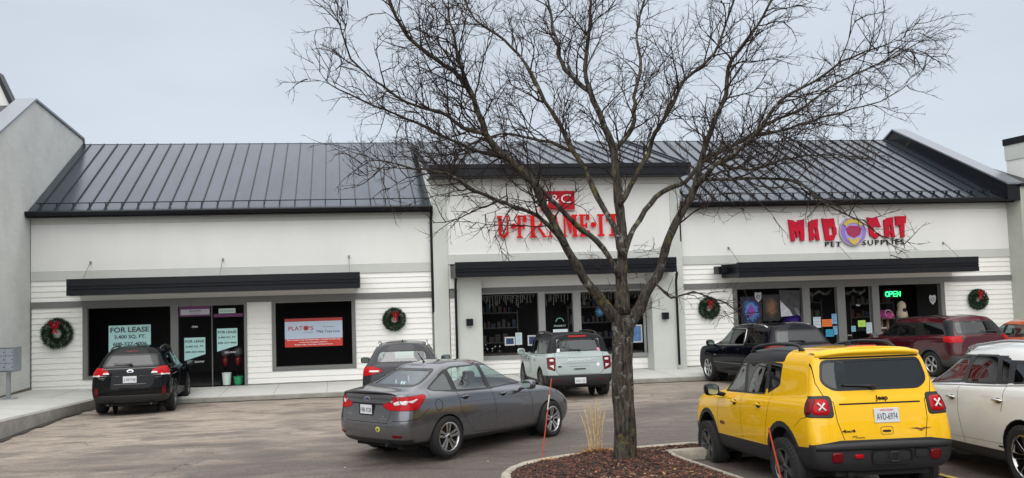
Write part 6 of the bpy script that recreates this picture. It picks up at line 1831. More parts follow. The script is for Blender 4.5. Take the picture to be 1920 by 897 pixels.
tw_me = bpy.data.meshes.new('crown'); tw_me.from_pydata(tw.v, [], tw.f)
cr = mesh_obj('crown', tw_me, m_twig, None, True); cr.parent = tree; cr.matrix_parent_inverse = Matrix.Translation(-tree.location)
# small epicormic shoots low on the crotch
tw = MB()
for _ in range(26):
    z = random.uniform(2.5, 3.5); a = random.uniform(0, 2*pi); twig(Vector((3.9+.18*cos(a), 10.72+.18*sin(a), z)), Vector((cos(a), sin(a), .15)), random.uniform(.2,.5), .004, 1)
me = bpy.data.meshes.new('shoots'); me.from_pydata(tw.v, [], tw.f); o = mesh_obj('shoots', me, m_twig, None, True); o.parent = tree; o.matrix_parent_inverse = Matrix.Translation(-tree.location)

# dry ornamental grass -------------------------------------------------
gt = thing('dry_grass_clump', 'tall straw coloured ornamental grass clump left of the tree trunk', 'plant', (3.72, 11.62, mulch_z(3.72, 11.62)))
mb = MB(); random.seed(31)
stems = [(-.16,.62),(-.11,.70),(-.08,.74),(-.05,.66),(-.03,.72),(-.13,.50),(.0,.50),(.07,.73),(.09,.78),(.11,.70),(.06,.55),(.13,.66),(.10,.60),(-.07,.58),(-.10,.44),(.05,.66),(.12,.52)]
for lean, h in stems:
    x0 = lean*.45+random.uniform(-.04,.04); y0 = random.uniform(-.06,.06); pts = []
    for i in range(7):
        t = i/6; pts.append((x0+lean*t*t*.75+random.gauss(0,.003), y0+random.uniform(-.004,.004)+.03*t, h*t))
    mb.tube(pts, [.0065,.006,.0055,.005,.007,.009,.003], 4)
    for _ in range(5):                         # seed husks and folded blades
        t = random.uniform(.1,.8); b0 = Vector(pts[int(t*6)]); L_ = random.uniform(.05,.16); an = random.choice((-1,1))
        mb.add([b0, b0+Vector((.004,0,.01)), b0+Vector((an*L_*.35,.01,L_)), b0+Vector((an*L_*.32,0,L_*.98))], [(0,1,2,3)])
mb.build('stems', mat('straw', (.62,.46,.25), .8, var=.3, vscale=20), gt)
mb = MB()
for _ in range(260):
    a = random.uniform(0, 2*pi); r_ = random.uniform(0,.24); L_ = random.uniform(.04,.14); p = Vector((r_*cos(a)*1.1, r_*sin(a)*.7, .0)); d = Vector((cos(a)*.8, sin(a)*.6, random.uniform(.1,.9)))*L_; s_ = Vector((-sin(a), cos(a), 0))*.004
    mb.add([p-s_, p+s_, p+d+s_*.3, p+d-s_*.3], [(0,1,2,3)])
mb.build('leaf_base', mat('dry_blade', (.30,.17,.06), .85, var=.4, vscale=15), gt)
# reflective stakes -----------------------------------------------------
m_or = mat('orange_stake', (.55,.075,.03), .5)
def stake(p0, p1, label, seg=(.62,.80)):
    p0, p1 = Vector(p0), Vector(p1); t = thing('marker_stake', label, 'stake', tuple(p0), 0, 'orange snow marker stakes on the island')
    d = p1-p0; mb = MB(); mb.tube([Vector((0,0,-.05)), d], .0085, 6); mb.build('rod', m_or, t)
    mb = MB(); mb.tube([d*seg[0], d*seg[1]], .0105, 6); mb.build('reflective_band', mat('stake_band', (.66,.6,.56), .35), t)
stake((2.94, 11.80, mulch_z(2.94, 11.7)-.02), (3.14, 11.80, 1.57), 'thin leaning orange stake standing by the grey sedan front wheel')
stake((4.62, 8.0, g(8)+.1), (4.44, 8.0, 1.44), 'thin leaning orange stake in front of the yellow car rear wheel', (.02, .06))

# ================================================================== SIGNS
m_halo = mat('sign_edge_white', (.72,.55,.55), .5)
def letter_set(root, items, x_of, z0, z1, y, m_face, m_side, depth=.07, halo=.0):
    pass
def strokes(mbx, mbh, pieces, ox, oz, sx, sz, y, ext, halo):
    """pieces: 2D polygons in a unit box; every piece is 1.5 mm prouder than the last so no faces coincide"""
    for k, P in enumerate(pieces):
        pp = [(ox+a*sx, oz+b_*sz) for a, b_ in P]
        mbx.prism(pp, 'y', y-ext-k*.0015, y)
        if mbh is not None:
            cx = sum(p[0] for p in pp)/len(pp); cz = sum(p[1] for p in pp)/len(pp)
            hp = [(p[0]+halo*(1 if p[0] > cx else -1), p[1]+halo*(1 if p[1] > cz else -1)-.004) for p in pp]
            mbh.prism(hp, 'y', y-.022-k*.0012, y+.012)
def rect(a, b_, c_, d): return [(a, c_), (b_, c_), (b_, d), (a, d)]
def arc(cx, cz, r0, r1, a0, a1, sx=1, n=8):
    out = []
    for i in range(n):
        t0, t1 = a0+(a1-a0)*i/n, a0+(a1-a0)*(i+1)/n
        out.append([(cx+r0*sx*cos(t0), cz+r0*sin(t0)), (cx+r1*sx*cos(t0), cz+r1*sin(t0)), (cx+r1*sx*cos(t1), cz+r1*sin(t1)), (cx+r0*sx*cos(t1), cz+r0*sin(t1))])
    return out
R_ = radians
LET = {
 'U': [rect(0,.42,.93,1), rect(.10,.36,.26,.93), rect(.66,1.0,.93,1), rect(.76,.88,.26,.93)]+arc(.49,.27,.13,.27,R_(180),R_(360),1.45,8),
 'F': [rect(0,.66,.93,1), rect(.14,.40,.07,.93), rect(0,.56,0,.07), rect(.66,1,.70,1), rect(.40,.74,.46,.54), rect(.66,.80,.38,.62)],
 'R': [rect(0,.50,.93,1), rect(.10,.32,.07,.93), rect(0,.44,0,.07), rect(.32,.52,.45,.53)]+arc(.50,.725,.175,.275,R_(90),R_(-90),1.1,8)+[[(.46,.46),(.60,.46),(.92,.10),(.78,.06)], rect(.78,1.0,.0,.08)],
 'A': [[(.36,1),(.62,1),(.90,.07),(.66,.07)], [(.36,1),(.44,.98),(.20,.07),(.11,.07)], rect(0,.32,0,.07), rect(.58,1.0,0,.07), rect(.26,.70,.32,.39)],
 'M': [rect(0,.22,.93,1), rect(.06,.17,.07,.93), rect(0,.25,0,.07), [(.17,1),(.36,1),(.58,.30),(.48,.12)], [(.72,1),(.62,1),(.48,.40),(.52,.16)], rect(.70,.92,.07,1), rect(.62,1.0,0,.07), rect(.90,1,.93,1)],
 'E': [rect(0,.70,.93,1), rect(.12,.40,.07,.93), rect(0,.70,0,.07), rect(.70,1,.74,1), rect(.40,.70,.46,.54), rect(.62,.76,.38,.62), rect(.70,1,0,.28)],
 'I': [rect(0,1,.91,1), rect(.26,.74,.09,.91), rect(0,1,0,.09)],
 'T': [rect(0,1,.91,1), rect(.34,.66,.08,.91), rect(.16,.84,0,.08), rect(0,.16,.66,.91), rect(.84,1,.66,.91)],
}
ufi = thing('shop_sign', 'large red slab letters reading U FRAME IT on the middle bay behind the branches', 'sign', (7.3, 25.86, 4.5))
m_sred = mat('sign_bright_red', (.62,.005,.008), .5, spec=.2)
m_pink = mat('sign_back_pink', (.70,.36,.33), .5)
sy = 25.80
for ch, a, b_ in (('U',5.21,5.63),('F',5.86,6.20),('R',6.28,6.86),('A',6.90,7.40),('M',7.43,7.93),('E',7.99,8.34),('I',8.62,8.84),('T',8.93,9.40)):
    m1, m2 = MB(), MB(); strokes(m1, m2, LET[ch], a, 4.47, b_-a, .74, sy, .05, .010)
    o = B(m1, 'letter', m_sred, ufi); o2 = B(m2, 'letter_back', m_pink, o)
for cx in (5.765, 8.475):
    m1, m2 = MB(), MB()
    m1.prism([(cx+.092*cos(2*pi*i/20), 4.86+.092*sin(2*pi*i/20)) for i in range(20)], 'y', sy-.06, sy)
    m2.prism([(cx+.112*cos(2*pi*i/20), 4.855+.112*sin(2*pi*i/20)) for i in range(20)], 'y', sy-.022, sy+.012)
    o = B(m1, 'dot', m_sred, ufi); B(m2, 'dot_back', m_pink, o)
jc = thing('shop_sign', 'crimson rectangular box sign with white J&C letters above the frame shop name', 'sign', (7.25, 25.86, 5.68))
m1 = MB(); m1.box(6.67, 7.84, 25.72, 25.87, 5.38, 5.995); B(m1, 'cabinet', mat('crimson_panel', (.42,.005,.018), .5, spec=.2), jc)
m1 = MB(); m1.box(6.655, 7.855, 25.74, 25.86, 5.365, 5.38); m1.box(6.655, 7.855, 25.74, 25.86, 5.995, 6.01); m1.box(6.655, 6.669, 25.74, 25.86, 5.38, 5.995); m1.box(7.841, 7.855, 25.74, 25.86, 5.38, 5.995); B(m1, 'cabinet_edge', m_pink, jc)
def btext(name, body, x0, x1, z0, z1, y, m, par, **k):
    o = text(name, body, x0, x1, z0, z1, y, m, None, **k); o.parent = par; o.matrix_parent_inverse = Matrix.Translation(-world_loc(par)); return o
btext('letters', 'J&C', 6.82, 7.72, 5.50, 5.88, 25.718, m_white, jc, bold=-.01)

mc = thing('shop_sign', 'chunky crimson wedge letters MAD CAT with black PET SUPPLIES and a round purple badge', 'sign', (17.7, 25.93, 4.2))
m_mc = mat('sign_crimson', (.50,.007,.030), .5, spec=.2)
MC = {
 'M': [[(.0,1),(.36,.95),(.40,.44),(.07,.42)], [(.36,.90),(.60,.88),(.62,.46),(.40,.44)], [(.60,.96),(1.0,1.0),(.97,.40),(.62,.46)], [(.07,.42),(.32,.43),(.36,.0),(.12,.02)], [(.42,.44),(.60,.45),(.58,.16),(.46,.15)], [(.68,.45),(.97,.40),(.94,.0),(.70,.03)]],
 'A': [[(.0,.85),(.42,.96),(.44,.03),(.04,.0)], [(.42,.95),(.92,1.0),(.86,.56),(.42,.58)], [(.64,.58),(.88,.56),(1.0,.0),(.68,.03)], [(.42,.34),(.70,.34),(.70,.20),(.42,.20)]],
 'D': [[(.0,1),(.40,.97),(.50,.0),(.18,.02)], [(.40,.98),(.84,1.0),(.92,.58),(.40,.60)], [(.44,.24),(.92,.26),(.74,.0),(.46,.0)], [(.72,.60),(.98,.58),(.98,.26),(.74,.26)]],
 'C': [[(.0,1),(.40,.96),(.46,.10),(.14,.16)], [(.40,.97),(.74,1.0),(1.0,.52),(.40,.62)], [(.40,.30),(.96,.22),(.56,.0),(.34,.10)]],
 'T': [[(.0,1),(1.0,1.0),(.94,.66),(.02,.56)], [(.36,.60),(.80,.64),(.74,.02),(.44,.0)]],
}
for ch, a, b_, z0, z1 in (('M',15.48,16.06,4.17,4.92),('A',16.22,16.60,4.17,4.93),('D',16.72,17.25,4.16,4.94),('C',18.43,18.92,4.18,4.95),('A',19.05,19.44,4.22,4.95),('T',19.50,19.90,4.21,4.97)):
    m1, m2 = MB(), MB(); strokes(m1, m2, MC[ch], a, z0, b_-a, z1-z0, 25.955, .07, .022)
    o = B(m1, 'letter', m_mc, mc); B(m2, 'letter_back', m_halo, o)
btext('small_letters', 'PET', 16.82, 17.42, 3.96, 4.12, 25.957, m_black, mc, ext=.03, spacing=1.3); btext('small_letters', 'SUPPLIES', 18.22, 19.80, 3.98, 4.15, 25.957, m_black, mc, ext=.03, spacing=1.3)
def ell(cx, cz, a, b_, n=36, a0=0, a1=2*pi): return [(cx+a*cos(a0+(a1-a0)*i/n), cz+b_*sin(a0+(a1-a0)*i/n)) for i in range(n+(0 if abs(a1-a0-2*pi) < 1e-6 else 1))]
BX, BZ = 17.86, 4.46
def disc(name, pts, y0, y1, m):
    mm = MB(); mm.prism(pts, 'y', y0, y1); return B(mm, name, m, mc)
disc('badge', ell(BX, BZ, .50, .50), 25.89, 25.96, mat('badge_edge', (.45,.40,.48), .5))
disc('badge', ell(BX, BZ+.01, .465, .465), 25.875, 25.895, mat('badge_purple', (.26,.17,.52), .45))
disc('badge', ell(BX, BZ-.05, .33, .36), 25.862, 25.877, mat('badge_lilac', (.34,.28,.62), .45))
disc('badge', [(BX-.30,BZ+.10),(BX-.16,BZ+.20),(BX+.16,BZ+.20),(BX+.30,BZ+.10),(BX+.22,BZ-.12),(BX,BZ-.22),(BX-.22,BZ-.12)], 25.85, 25.864, mat('badge_maroon', (.33,.02,.08), .45))
disc('badge', [(BX-.24,BZ-.20),(BX,BZ-.28),(BX+.24,BZ-.20),(BX+.14,BZ-.40),(BX,BZ-.47),(BX-.14,BZ-.40)], 25.85, 25.864, mat('badge_gold', (.55,.42,.08), .45))
disc('badge', ell(BX, BZ, .46, .46, 20, R_(35), R_(145))+ell(BX, BZ-.06, .36, .36, 20, R_(140), R_(40)), 25.84, 25.86, mat('badge_gold', (.55,.42,.08), .45))

# ------------------------------------------------------------------ window signs
m_teal = mat('lease_teal', (.38,.62,.60), .5); m_ink = mat('sign_ink', (.012,.018,.02), .5)
YS = YW-.030
def lease(x0, x1, z0t, z1, cutz, label, lines, ty):
    s_ = thing('lease_sign', label, 'sign', ((x0+x1)/2, YS, z1), 0, 'teal FOR LEASE signs in the left shop front')
    mm = MB(); mm.prism([(x0, z0t), (x1, cutz), (x1, z1), (x0, z1)], 'y', YS-.004, YS+.003); B(mm, 'panel', m_teal, s_)
    for body, a, b_, c_, d in lines: btext('lettering', body, a, b_, c_, d, YS-.0045, m_ink, s_, ext=.002, bold=.025)
    return s_
lease(-7.10, -5.84, 1.05, 2.01, 1.30, 'large teal FOR LEASE 3,400 SQ. FT. sign half hidden by the black wagon', [('FOR LEASE',-7.05,-5.89,1.79,1.95), ('3,400 SQ. FT.',-6.93,-5.99,1.58,1.71), ('608-327-4006',-6.97,-5.96,1.38,1.49)], 0)
lease(-4.83, -4.19, .84, 1.555, 1.03, 'teal FOR LEASE pennant sign on the shop door leaf', [('FOR LEASE',-4.80,-4.22,1.40,1.48), ('3,400 SQ. FT.',-4.79,-4.23,1.24,1.31), ('608-327-4006',-4.80,-4.22,1.08,1.14)], 0)
lease(-3.83, -3.20, 1.09, 1.81, 1.27, 'teal FOR LEASE pennant sign hung higher on the side glass above the buckets', [('FOR LEASE',-3.80,-3.23,1.655,1.735), ('3,400 SQ. FT.',-3.79,-3.24,1.49,1.56), ('608-327-4006',-3.80,-3.23,1.33,1.39)], 0)
def vinyl(body, x0, x1, z0, z1, label, m=m_white, name='window_lettering', y=YW+.046):
    o = text(name, body, x0, x1, z0, z1, YS-.001, m, None, ext=.002); tag(o, label, 'lettering'); return o
vinyl('GALWAY', -4.52, -4.22, .77, .83, 'small white GALWAY lettering on the door below the lower pennant sign'); vinyl('GALWAY', -3.60, -3.24, 1.03, 1.09, 'small white GALWAY lettering on the side glass above the buckets')
vinyl('7930', -4.60, -4.42, 1.86, 1.92, 'tiny white house number 7930 at the top of the left shop door')
vinyl('7934', 17.86, 18.02, 1.86, 1.91, 'tiny white house number at the top of the pet shop right door')
# purple transom strip with two name signs
t = thing('transom_sign', 'purple strip with a pale PLATOS name panel above the left shop door', 'sign', (-4.5, YS, 2.3))
mm = MB(); mm.box(-4.98, -4.03, YS, YS+.006, 2.22, 2.56); B(mm, 'backing', mat('purple_strip', (.10,.010,.085), .5), t)
mm = MB(); mm.box(-4.93, -4.05, YS-.006, YS-.001, 2.27, 2.44); B(mm, 'panel', mat('pale_panel', (.42,.40,.45), .5), t)
btext('lettering', "PLATO'S", -4.66, -4.32, 2.35, 2.42, YS-.007, m_ink, t, ext=.001, bold=.02); btext('lettering', 'Closet Madison', -4.62, -4.36, 2.29, 2.32, YS-.007, m_ink, t, ext=.001)
t = thing('transom_sign', 'small pale WE HAVE MOVED panel over a purple line above the side glass', 'sign', (-3.5, YS, 2.3))
mm = MB(); mm.box(-3.92, -3.03, YS, YS+.006, 2.17, 2.27); B(mm, 'backing', mat('purple_strip', (.10,.010,.085), .5), t)
mm = MB(); mm.box(-3.77, -3.25, YS-.008, YS-.002, 2.285, 2.44); B(mm, 'panel', mat('pale_green_panel', (.46,.56,.52), .5), t)
btext('lettering', 'WE HAVE MOVED', -3.73, -3.29, 2.335, 2.375, YS-.009, m_ink, t, ext=.001)
# big banner in the second window
bn = thing('banner', "red white and blue PLATO'S moving notice banner in the second left window", 'sign', (-.8, YS, 1.6))
m_bred = mat('banner_red', (.50,.035,.022), .5)
mm = MB(); mm.box(-1.725, .095, YS-.003, YS+.005, 1.145, 2.045); B(mm, 'banner_cloth', mat('banner_blue', (.42,.50,.60), .55), bn)
mm = MB(); mm.box(-1.725, .095, YS-.009, YS-.004, 1.95, 2.045); mm2 = MB(); mm2.box(-1.725, .095, YS-.009, YS-.004, 1.145, 1.40)
B(mm, 'banner_stripe', mat('banner_dark_red', (.35,.03,.025), .5), bn); B(mm2, 'banner_stripe', m_bred, bn)
yb = YS-.0045
btext('lettering', 'PLAT', -1.61, -1.16, 1.67, 1.80, yb, mat('banner_text_red', (.33,.02,.03), .5), bn, ext=.002, bold=.01); btext('lettering', "'S", -.98, -.82, 1.67, 1.80, yb, mat('banner_text_red', (.33,.02,.03), .5), bn, ext=.002, bold=.01)
mm = MB(); mm.prism(ell(-1.06, 1.735, .085, .075, 20), 'y', yb-.003, yb); B(mm, 'lettering', mat('banner_text_red', (.33,.02,.03), .5), bn)
btext('lettering', 'CLOSET', -1.14, -.82, 1.575, 1.625, yb, mat('banner_grey', (.16,.18,.24), .5), bn, ext=.001)
btext('lettering', 'has moved to', -.52, -.16, 1.745, 1.785, yb, m_ink, bn, ext=.001); btext('lettering', '7966 Tree Lane', -.74, .02, 1.575, 1.66, yb, mat('banner_navy', (.03,.05,.10), .5), bn, ext=.001, bold=.01)
for i, (bd, a, b_) in enumerate((('Now located only one block away - toward the Belt Line', -1.66, .03), ('in the same shopping center as', -1.26, -.40), ('Brothers Main, Hind Music, & Rocky Rococo', -1.42, -.22))):
    btext('lettering', bd, a, b_, 1.335-i*.075, 1.385-i*.075, YS-.0095, m_white, bn, ext=.001, bold=.012)

# buckets and gumball machines inside the glass of the first shop
def lathe_obj(name, prof, m, loc, par=None, k=20, smooth=True):
    mm = MB(); mm.lathe(prof, k); o = mm.build(name, m, None, smooth); smooth_angle(o, 40); o.location = loc
    if par: o.parent = par; o.location = Vector(loc)-world_loc(par)
    return o
bprof = [(.001,0),(.12,0),(.145,.36),(.155,.36),(.155,.375),(.135,.375),(.12,.04),(.001,.04)]
o = lathe_obj('bucket', bprof, mat('bucket_white', (.62,.72,.68), .5), (-3.58, 26.22, .02)); tag(o, 'white plastic bucket standing inside the glass beside the green one', 'bucket')
o = lathe_obj('bucket', [(a*1.05, b_*.66) for a, b_ in bprof], mat('bucket_green', (.02,.30,.12), .5), (-3.22, 26.22, .02)); tag(o, 'low green plastic bucket inside the glass near the door jamb', 'bucket')
for x, lbb in ((-3.66, 'red based gumball machine with clear globe behind the white bucket'), (-3.26, 'red based gumball machine with clear globe behind the green bucket')):
    t = thing('gumball_machine', lbb, 'vending machine', (x, 26.55, .02), 0, 'gumball machines behind the left shop glass')
    for nm_, pf, mm_ in (('stand', [(.001,0),(.17,0),(.17,.02),(.03,.06),(.03,.52),(.10,.56),(.001,.56)], m_black), ('base', [(.001,.56),(.08,.56),(.11,.78),(.07,.86),(.001,.86)], mat('gumball_red', (.16,.01,.014), .35)), ('globe', [(.001,.86),(.07,.86),(.14,.94),(.155,1.02),(.13,1.12),(.06,1.17),(.001,1.17)], mat('gumball_fill', (.10,.11,.11), .3, var=.6, vscale=40))):
        mm = MB(); mm.lathe(pf, 18); mm.build(nm_, mm_, t, True)

# ------------------------------------------------------------------ wreaths
m_leaf = mat('wreath_green', (.010,.036,.010), .7, var=.5, vscale=30); m_leaf2 = mat('wreath_green_light', (.03,.085,.02), .7); m_bow = mat('bow_red', (.38,.008,.02), .5)
def wreath(x, z, R, bow, label, seed):
    random.seed(seed); t = thing('wreath', label, 'wreath', (x, YW-.06, z), 0, 'christmas wreaths on the white siding')
    for mm_, n_ in ((m_leaf, 3000), (m_leaf2, 500)):
        mm = MB()
        for _ in range(n_):
            a = random.uniform(0, 2*pi); b_ = random.uniform(0, 2*pi); rr = R*.70; tr = R*.24
            p = Vector(((rr+tr*cos(b_))*cos(a), -.06-tr*sin(b_)*.8, (rr+tr*cos(b_))*sin(a)))
            out_ = Vector((cos(a)*cos(b_), -sin(b_), sin(a)*cos(b_))); tan_ = Vector((-sin(a), 0, cos(a)))
            d = (out_*random.uniform(.5,1)+tan_*random.uniform(-.6,1.0)+Vector((random.gauss(0,.3),random.gauss(0,.3),random.gauss(0,.3)))).normalized()*R*random.uniform(.14,.27)
            s_ = d.cross(Vector((random.random(), random.random(), random.random()))).normalized()*R*.022
            if p.y+d.y > .04: d.y = 0
            mm.add([p-s_, p+s_, p+d+s_*.3, p+d-s_*.3], [(0,1,2,3)])
        mm.build('greenery', mm_, t)
    bx, bz = bow; mm = MB()
    for sgn_ in (1, -1):
        for k in range(2):
            L_ = R*(.36-.08*k); h = R*(.20+.05*k); up_ = R*.10*(1-2*k)
            ps = [(bx,-.17,bz),(bx+sgn_*L_*.5,-.24,bz+h+up_),(bx+sgn_*L_,-.20,bz+h*.7+up_),(bx+sgn_*L_*.95,-.18,bz-h*.35+up_),(bx+sgn_*L_*.45,-.22,bz-h*.5+up_)]
            w_ = [(p[0],p[1]-.035,p[2]) for p in ps]
            mm.add(ps+w_, [(0,1,6,5),(1,2,7,6),(2,3,8,7),(3,4,9,8),(4,0,5,9),(0,1,2,3,4)])
        e0 = bx+sgn_*R*.13; mm.add([(bx-.01,-.19,bz),(bx+.01,-.20,bz),(e0+R*.07,-.19,bz-R*.62),(e0-R*.07,-.18,bz-R*.56)], [(0,1,2,3)])
    mm.add([(bx+R*.09*cos(q_), -.24, bz+R*.09*sin(q_)) for q_ in [2*pi*i/8 for i in range(8)]]+[(bx+R*.09*cos(q_), -.17, bz+R*.09*sin(q_)) for q_ in [2*pi*i/8 for i in range(8)]], [tuple(range(8))]+[(i, (i+1) % 8, (i+1) % 8+8, i+8) for i in range(8)])
    mm.build('bow', m_bow, t)
wreath(-8.60, 1.83, .44, (-.02, .26), 'largest dark green wreath with a small dark red bow on the far left siding', 1)
wreath(1.76, 1.925, .355, (.03, .16), 'green wreath with red bow and ribbons between the banner window and the downspout', 2)
wreath(12.45, 1.96, .355, (0, .19), 'green wreath with red bow on the siding above the black three row car', 3)
wreath(22.47, 1.96, .345, (0, .22), 'green wreath with a long red ribbon on the far right siding', 4)

# ------------------------------------------------------------------ cluster mailbox
mbx_ = thing('cluster_mailbox', 'grey cluster mailbox on a pedestal by the painted brick wall', 'mailbox', (-9.02, 23.35, walkz(-9.02, 23.35)), radians(-4)); mbx_.scale = (.86, .9, 1)
m_mail = mat('mailbox_grey', (.34,.36,.39), .45, metal=.3, var=.08); m_mail2 = mat('mailbox_dark', (.10,.105,.11), .5, metal=.2)
mm = MB(); mm.box(-.22, .22, -.16, .16, 0, .02); mm.box(-.055, .055, -.05, .05, .02, .78); mm.build('pedestal', m_mail, mbx_, bevel=.004)
mm = MB(); mm.prism([(-.20, .76), (.24, .76), (.24, 1.40), (-.20, 1.40)], 'x', -.27, .27); mm.build('cabinet', m_mail2, mbx_, bevel=.006)
mm = MB(); mm.box(-.285, .285, -.225, .25, 1.40, 1.415); mm.box(-.285, .285, -.225, .25, .745, .76); mm.box(-.285, -.27, -.225, .25, .76, 1.40); mm.box(.27, .285, -.225, .25, .76, 1.40); mm.build('hood', m_mail, mbx_)
for i in range(2):
    for j in range(3):
        mm = MB(); x0 = -.255+i*.26; z0 = .785+j*.203; mm.box(x0, x0+.25, -.216, -.20, z0, z0+.192); d_ = mm.build('mailbox_door', mat('mailbox_door_grey', (.36,.39,.44), .4, metal=.3), mbx_, bevel=.003)
        mm = MB(); mm.box(x0+.20, x0+.225, -.224, -.216, z0+.08, z0+.11); mm.build('lock', m_black, d_)

# ------------------------------------------------------------------ frame shop window display
def framed(x, z, w, h, fm, pm, label, y=YW+.35, leg=True):
    t = thing('picture_frame', label, 'picture frame', (x, y, z-h/2)); f_ = .04
    mm = MB(); wall_open(mm, -w/2, w/2, 0, h, [(-w/2+f_, w/2-f_, f_, h-f_)], -.02, .02); mm.build('frame', fm, t)
    mm = MB(); mm.box(-w/2+f_, w/2-f_, -.008, .012, f_, h-f_); mm.build('picture', pm, t)
m_fw = mat('frame_white', (.66,.66,.64), .5); m_pic = mat('print_dark_blue', (.02,.05,.14), .4, var=.8, vscale=9); m_pic2 = mat('print_pale_blue', (.45,.60,.68), .5, var=.3, vscale=9); m_pic3 = mat('print_blue', (.10,.22,.45), .4, var=.5, vscale=5)
mm = MB(); mm.box(4.7, 6.5, YW+.24, YW+.7, .60, .66); sh = mm.build('display_shelf', mat('shelf_dark', (.04,.035,.03), .7)); tag(sh, 'dark window shelf under the frames left of the frame shop door', 'shelf')
mm = MB(); mm.box(8.05, 10.2, YW+.24, YW+.7, .52, .58); sh = mm.build('display_shelf', mat('shelf_dark', (.04,.035,.03), .7)); tag(sh, 'dark window shelf under the large print behind the tree trunk', 'shelf')
framed(5.62, 1.06, .34, .28, m_fw, m_pic, 'small white framed dark blue print in the frame shop left window', YW+.30)
framed(5.93, 1.13, .22, .40, m_fw, m_pic2, 'narrow white framed pale print beside the small blue print', YW+.32)
framed(6.37, 1.06, .28, .34, m_fw, m_pic, 'white framed dark print next to the frame shop door post', YW+.30)
framed(9.95, 1.16, .52, .60, m_fw, m_pic3, 'large white framed blue print in the frame shop right window', YW+.30)
framed(9.60, 1.55, .30, .62, m_fw, m_pic2, 'tall pale poster partly behind the tree trunk', YW+.45)
# icicle fairy lights along the top of the frame shop glass
m_fairy = mat('fairy_light', (.30,.30,.27), .4, emit=.05); random.seed(8)
for a, b_, lbx in ((4.70, 6.50, 'string of small icicle lights across the top of the frame shop left window'), (6.85, 7.68, 'string of small icicle lights over the frame shop door'), (8.05, 10.2, 'string of small icicle lights across the top of the frame shop right window')):
    mm = MB(); x = a; wire = [(a, YW+.14, 2.60)]
    while x < b_:
        L_ = random.uniform(.10, .42); z = 2.58; mm.tube([(x, YW+.14, z), (x+random.uniform(-.02,.02), YW+.14, z-L_)], .003, 3)
        for k in range(int(L_/.06)): zz = z-.05-k*.06; xx = x+random.uniform(-.02,.02); mm.box(xx-.006, xx+.006, YW+.13, YW+.142, zz-.008, zz+.008)
        x += random.uniform(.05, .12)
    mm.box(a, b_, YW+.138, YW+.144, 2.58, 2.586)
    o = mm.build('icicle_lights', m_fairy); tag(o, lbx, 'string lights')
# door notice and silver baubles
t = thing('door_notice', 'small white notice card taped to the frame shop door', 'sign', (7.3, YS, 1.25)); mm = MB(); mm.box(7.02, 7.52, YS-.003, YS+.003, 1.16, 1.42); B(mm, 'card', mat('card_white', (.60,.68,.70), .5), t)
mm = MB(); mm.box(7.09, 7.17, YS-.006, YS-.003, 1.20, 1.27); mm.box(7.36, 7.43, YS-.006, YS-.003, 1.19, 1.30); B(mm, 'print', m_ink, t)
vinyl('FRAME IT', 7.06, 7.46, 1.50, 1.56, 'small pale arched shop lettering on the frame shop door', mat('pale_vinyl', (.45,.55,.53), .5))
mm = MB(); mm.tube([(7.26+.13*cos(q_), YS-.002, 1.66+.13*sin(q_)) for q_ in [pi*i/10 for i in range(11)]], .012, 5); o = mm.build('door_emblem', mat('pale_teal_vinyl', (.16,.42,.38), .5)); tag(o, 'pale teal arched emblem on the frame shop door glass', 'emblem')
random.seed(12)
mm = MB()
for i in range(14):
    x = random.uniform(4.75, 5.55); z = random.uniform(.72, .98); r_ = random.uniform(.02, .045); M_ = Matrix.Translation((x, YW+.33+random.uniform(0,.2), z)); mm.lathe([(.001,-r_),(r_*.7,-r_*.7),(r_,0),(r_*.7,r_*.7),(.001,r_)], 8, M_)
o = mm.build('glass_baubles', mat('bauble_silver', (.5,.5,.5), .15, metal=1)); o['kind'] = 'stuff'; o['label'] = 'cluster of silver baubles and glass birds on the shelf of the frame shop'
t = thing('snowflake', 'blue paper snowflake hanging in the frame shop right window', 'decoration', (8.72, YW+.2, 1.95)); mm = MB()
for k in range(6):
    a = pi*k/6; mm.tube([(-.17*cos(a), 0, -.17*sin(a)), (.17*cos(a), 0, .17*sin(a))], .012, 4)
mm.build('arms', mat('snowflake_blue', (.08,.25,.45), .5), t)
# furniture shapes deeper in each room
def dim_shelf(x, y, w, h, label, seed, m):
    random.seed(seed); t = thing('shelving', label, 'shelving', (x, y, .02)); mm = MB(); mm.box(-w/2, -w/2+.04, -.2, .2, 0, h); mm.box(w/2-.04, w/2, -.2, .2, 0, h)
    for k in range(4): mm.box(-w/2+.04, w/2-.04, -.2, .2, .3+k*(h-.4)/3-.02, .3+k*(h-.4)/3+.02)
    mm.build('rack', mat('rack_grey', (.10,.10,.10), .6), t)
    for k in range(4):
        xx = -w/2+.1
        while xx < w/2-.2:
            ww = random.uniform(.08,.2); hh = random.uniform(.12,.3); mm = MB(); z0 = .3+k*(h-.4)/3+.022; mm.box(xx, xx+ww, -.14, .1, z0, z0+hh); mm.build('goods', random.choice(m), t); xx += ww+random.uniform(.02,.1)
gm = [mat('goods_a', (.07,.06,.05), .6), mat('goods_b', (.03,.05,.09), .6), mat('goods_c', (.10,.03,.02), .6), mat('goods_d', (.09,.09,.085), .6)]
dim_shelf(5.6, 28.6, 1.6, 2.0, 'dim shelving seen deep inside the frame shop behind its left window', 1, gm); dim_shelf(9.2, 28.8, 1.8, 2.1, 'dim shelving seen deep inside the frame shop behind its right window', 2, gm)
dim_shelf(17.3, 29.0, 2.2, 2.0, 'dim stocked shelving deep inside the pet shop behind the doors', 3, gm); dim_shelf(20.2, 28.6, 1.8, 1.9, 'dim stocked shelving deep inside the pet shop behind the right window', 4, gm)

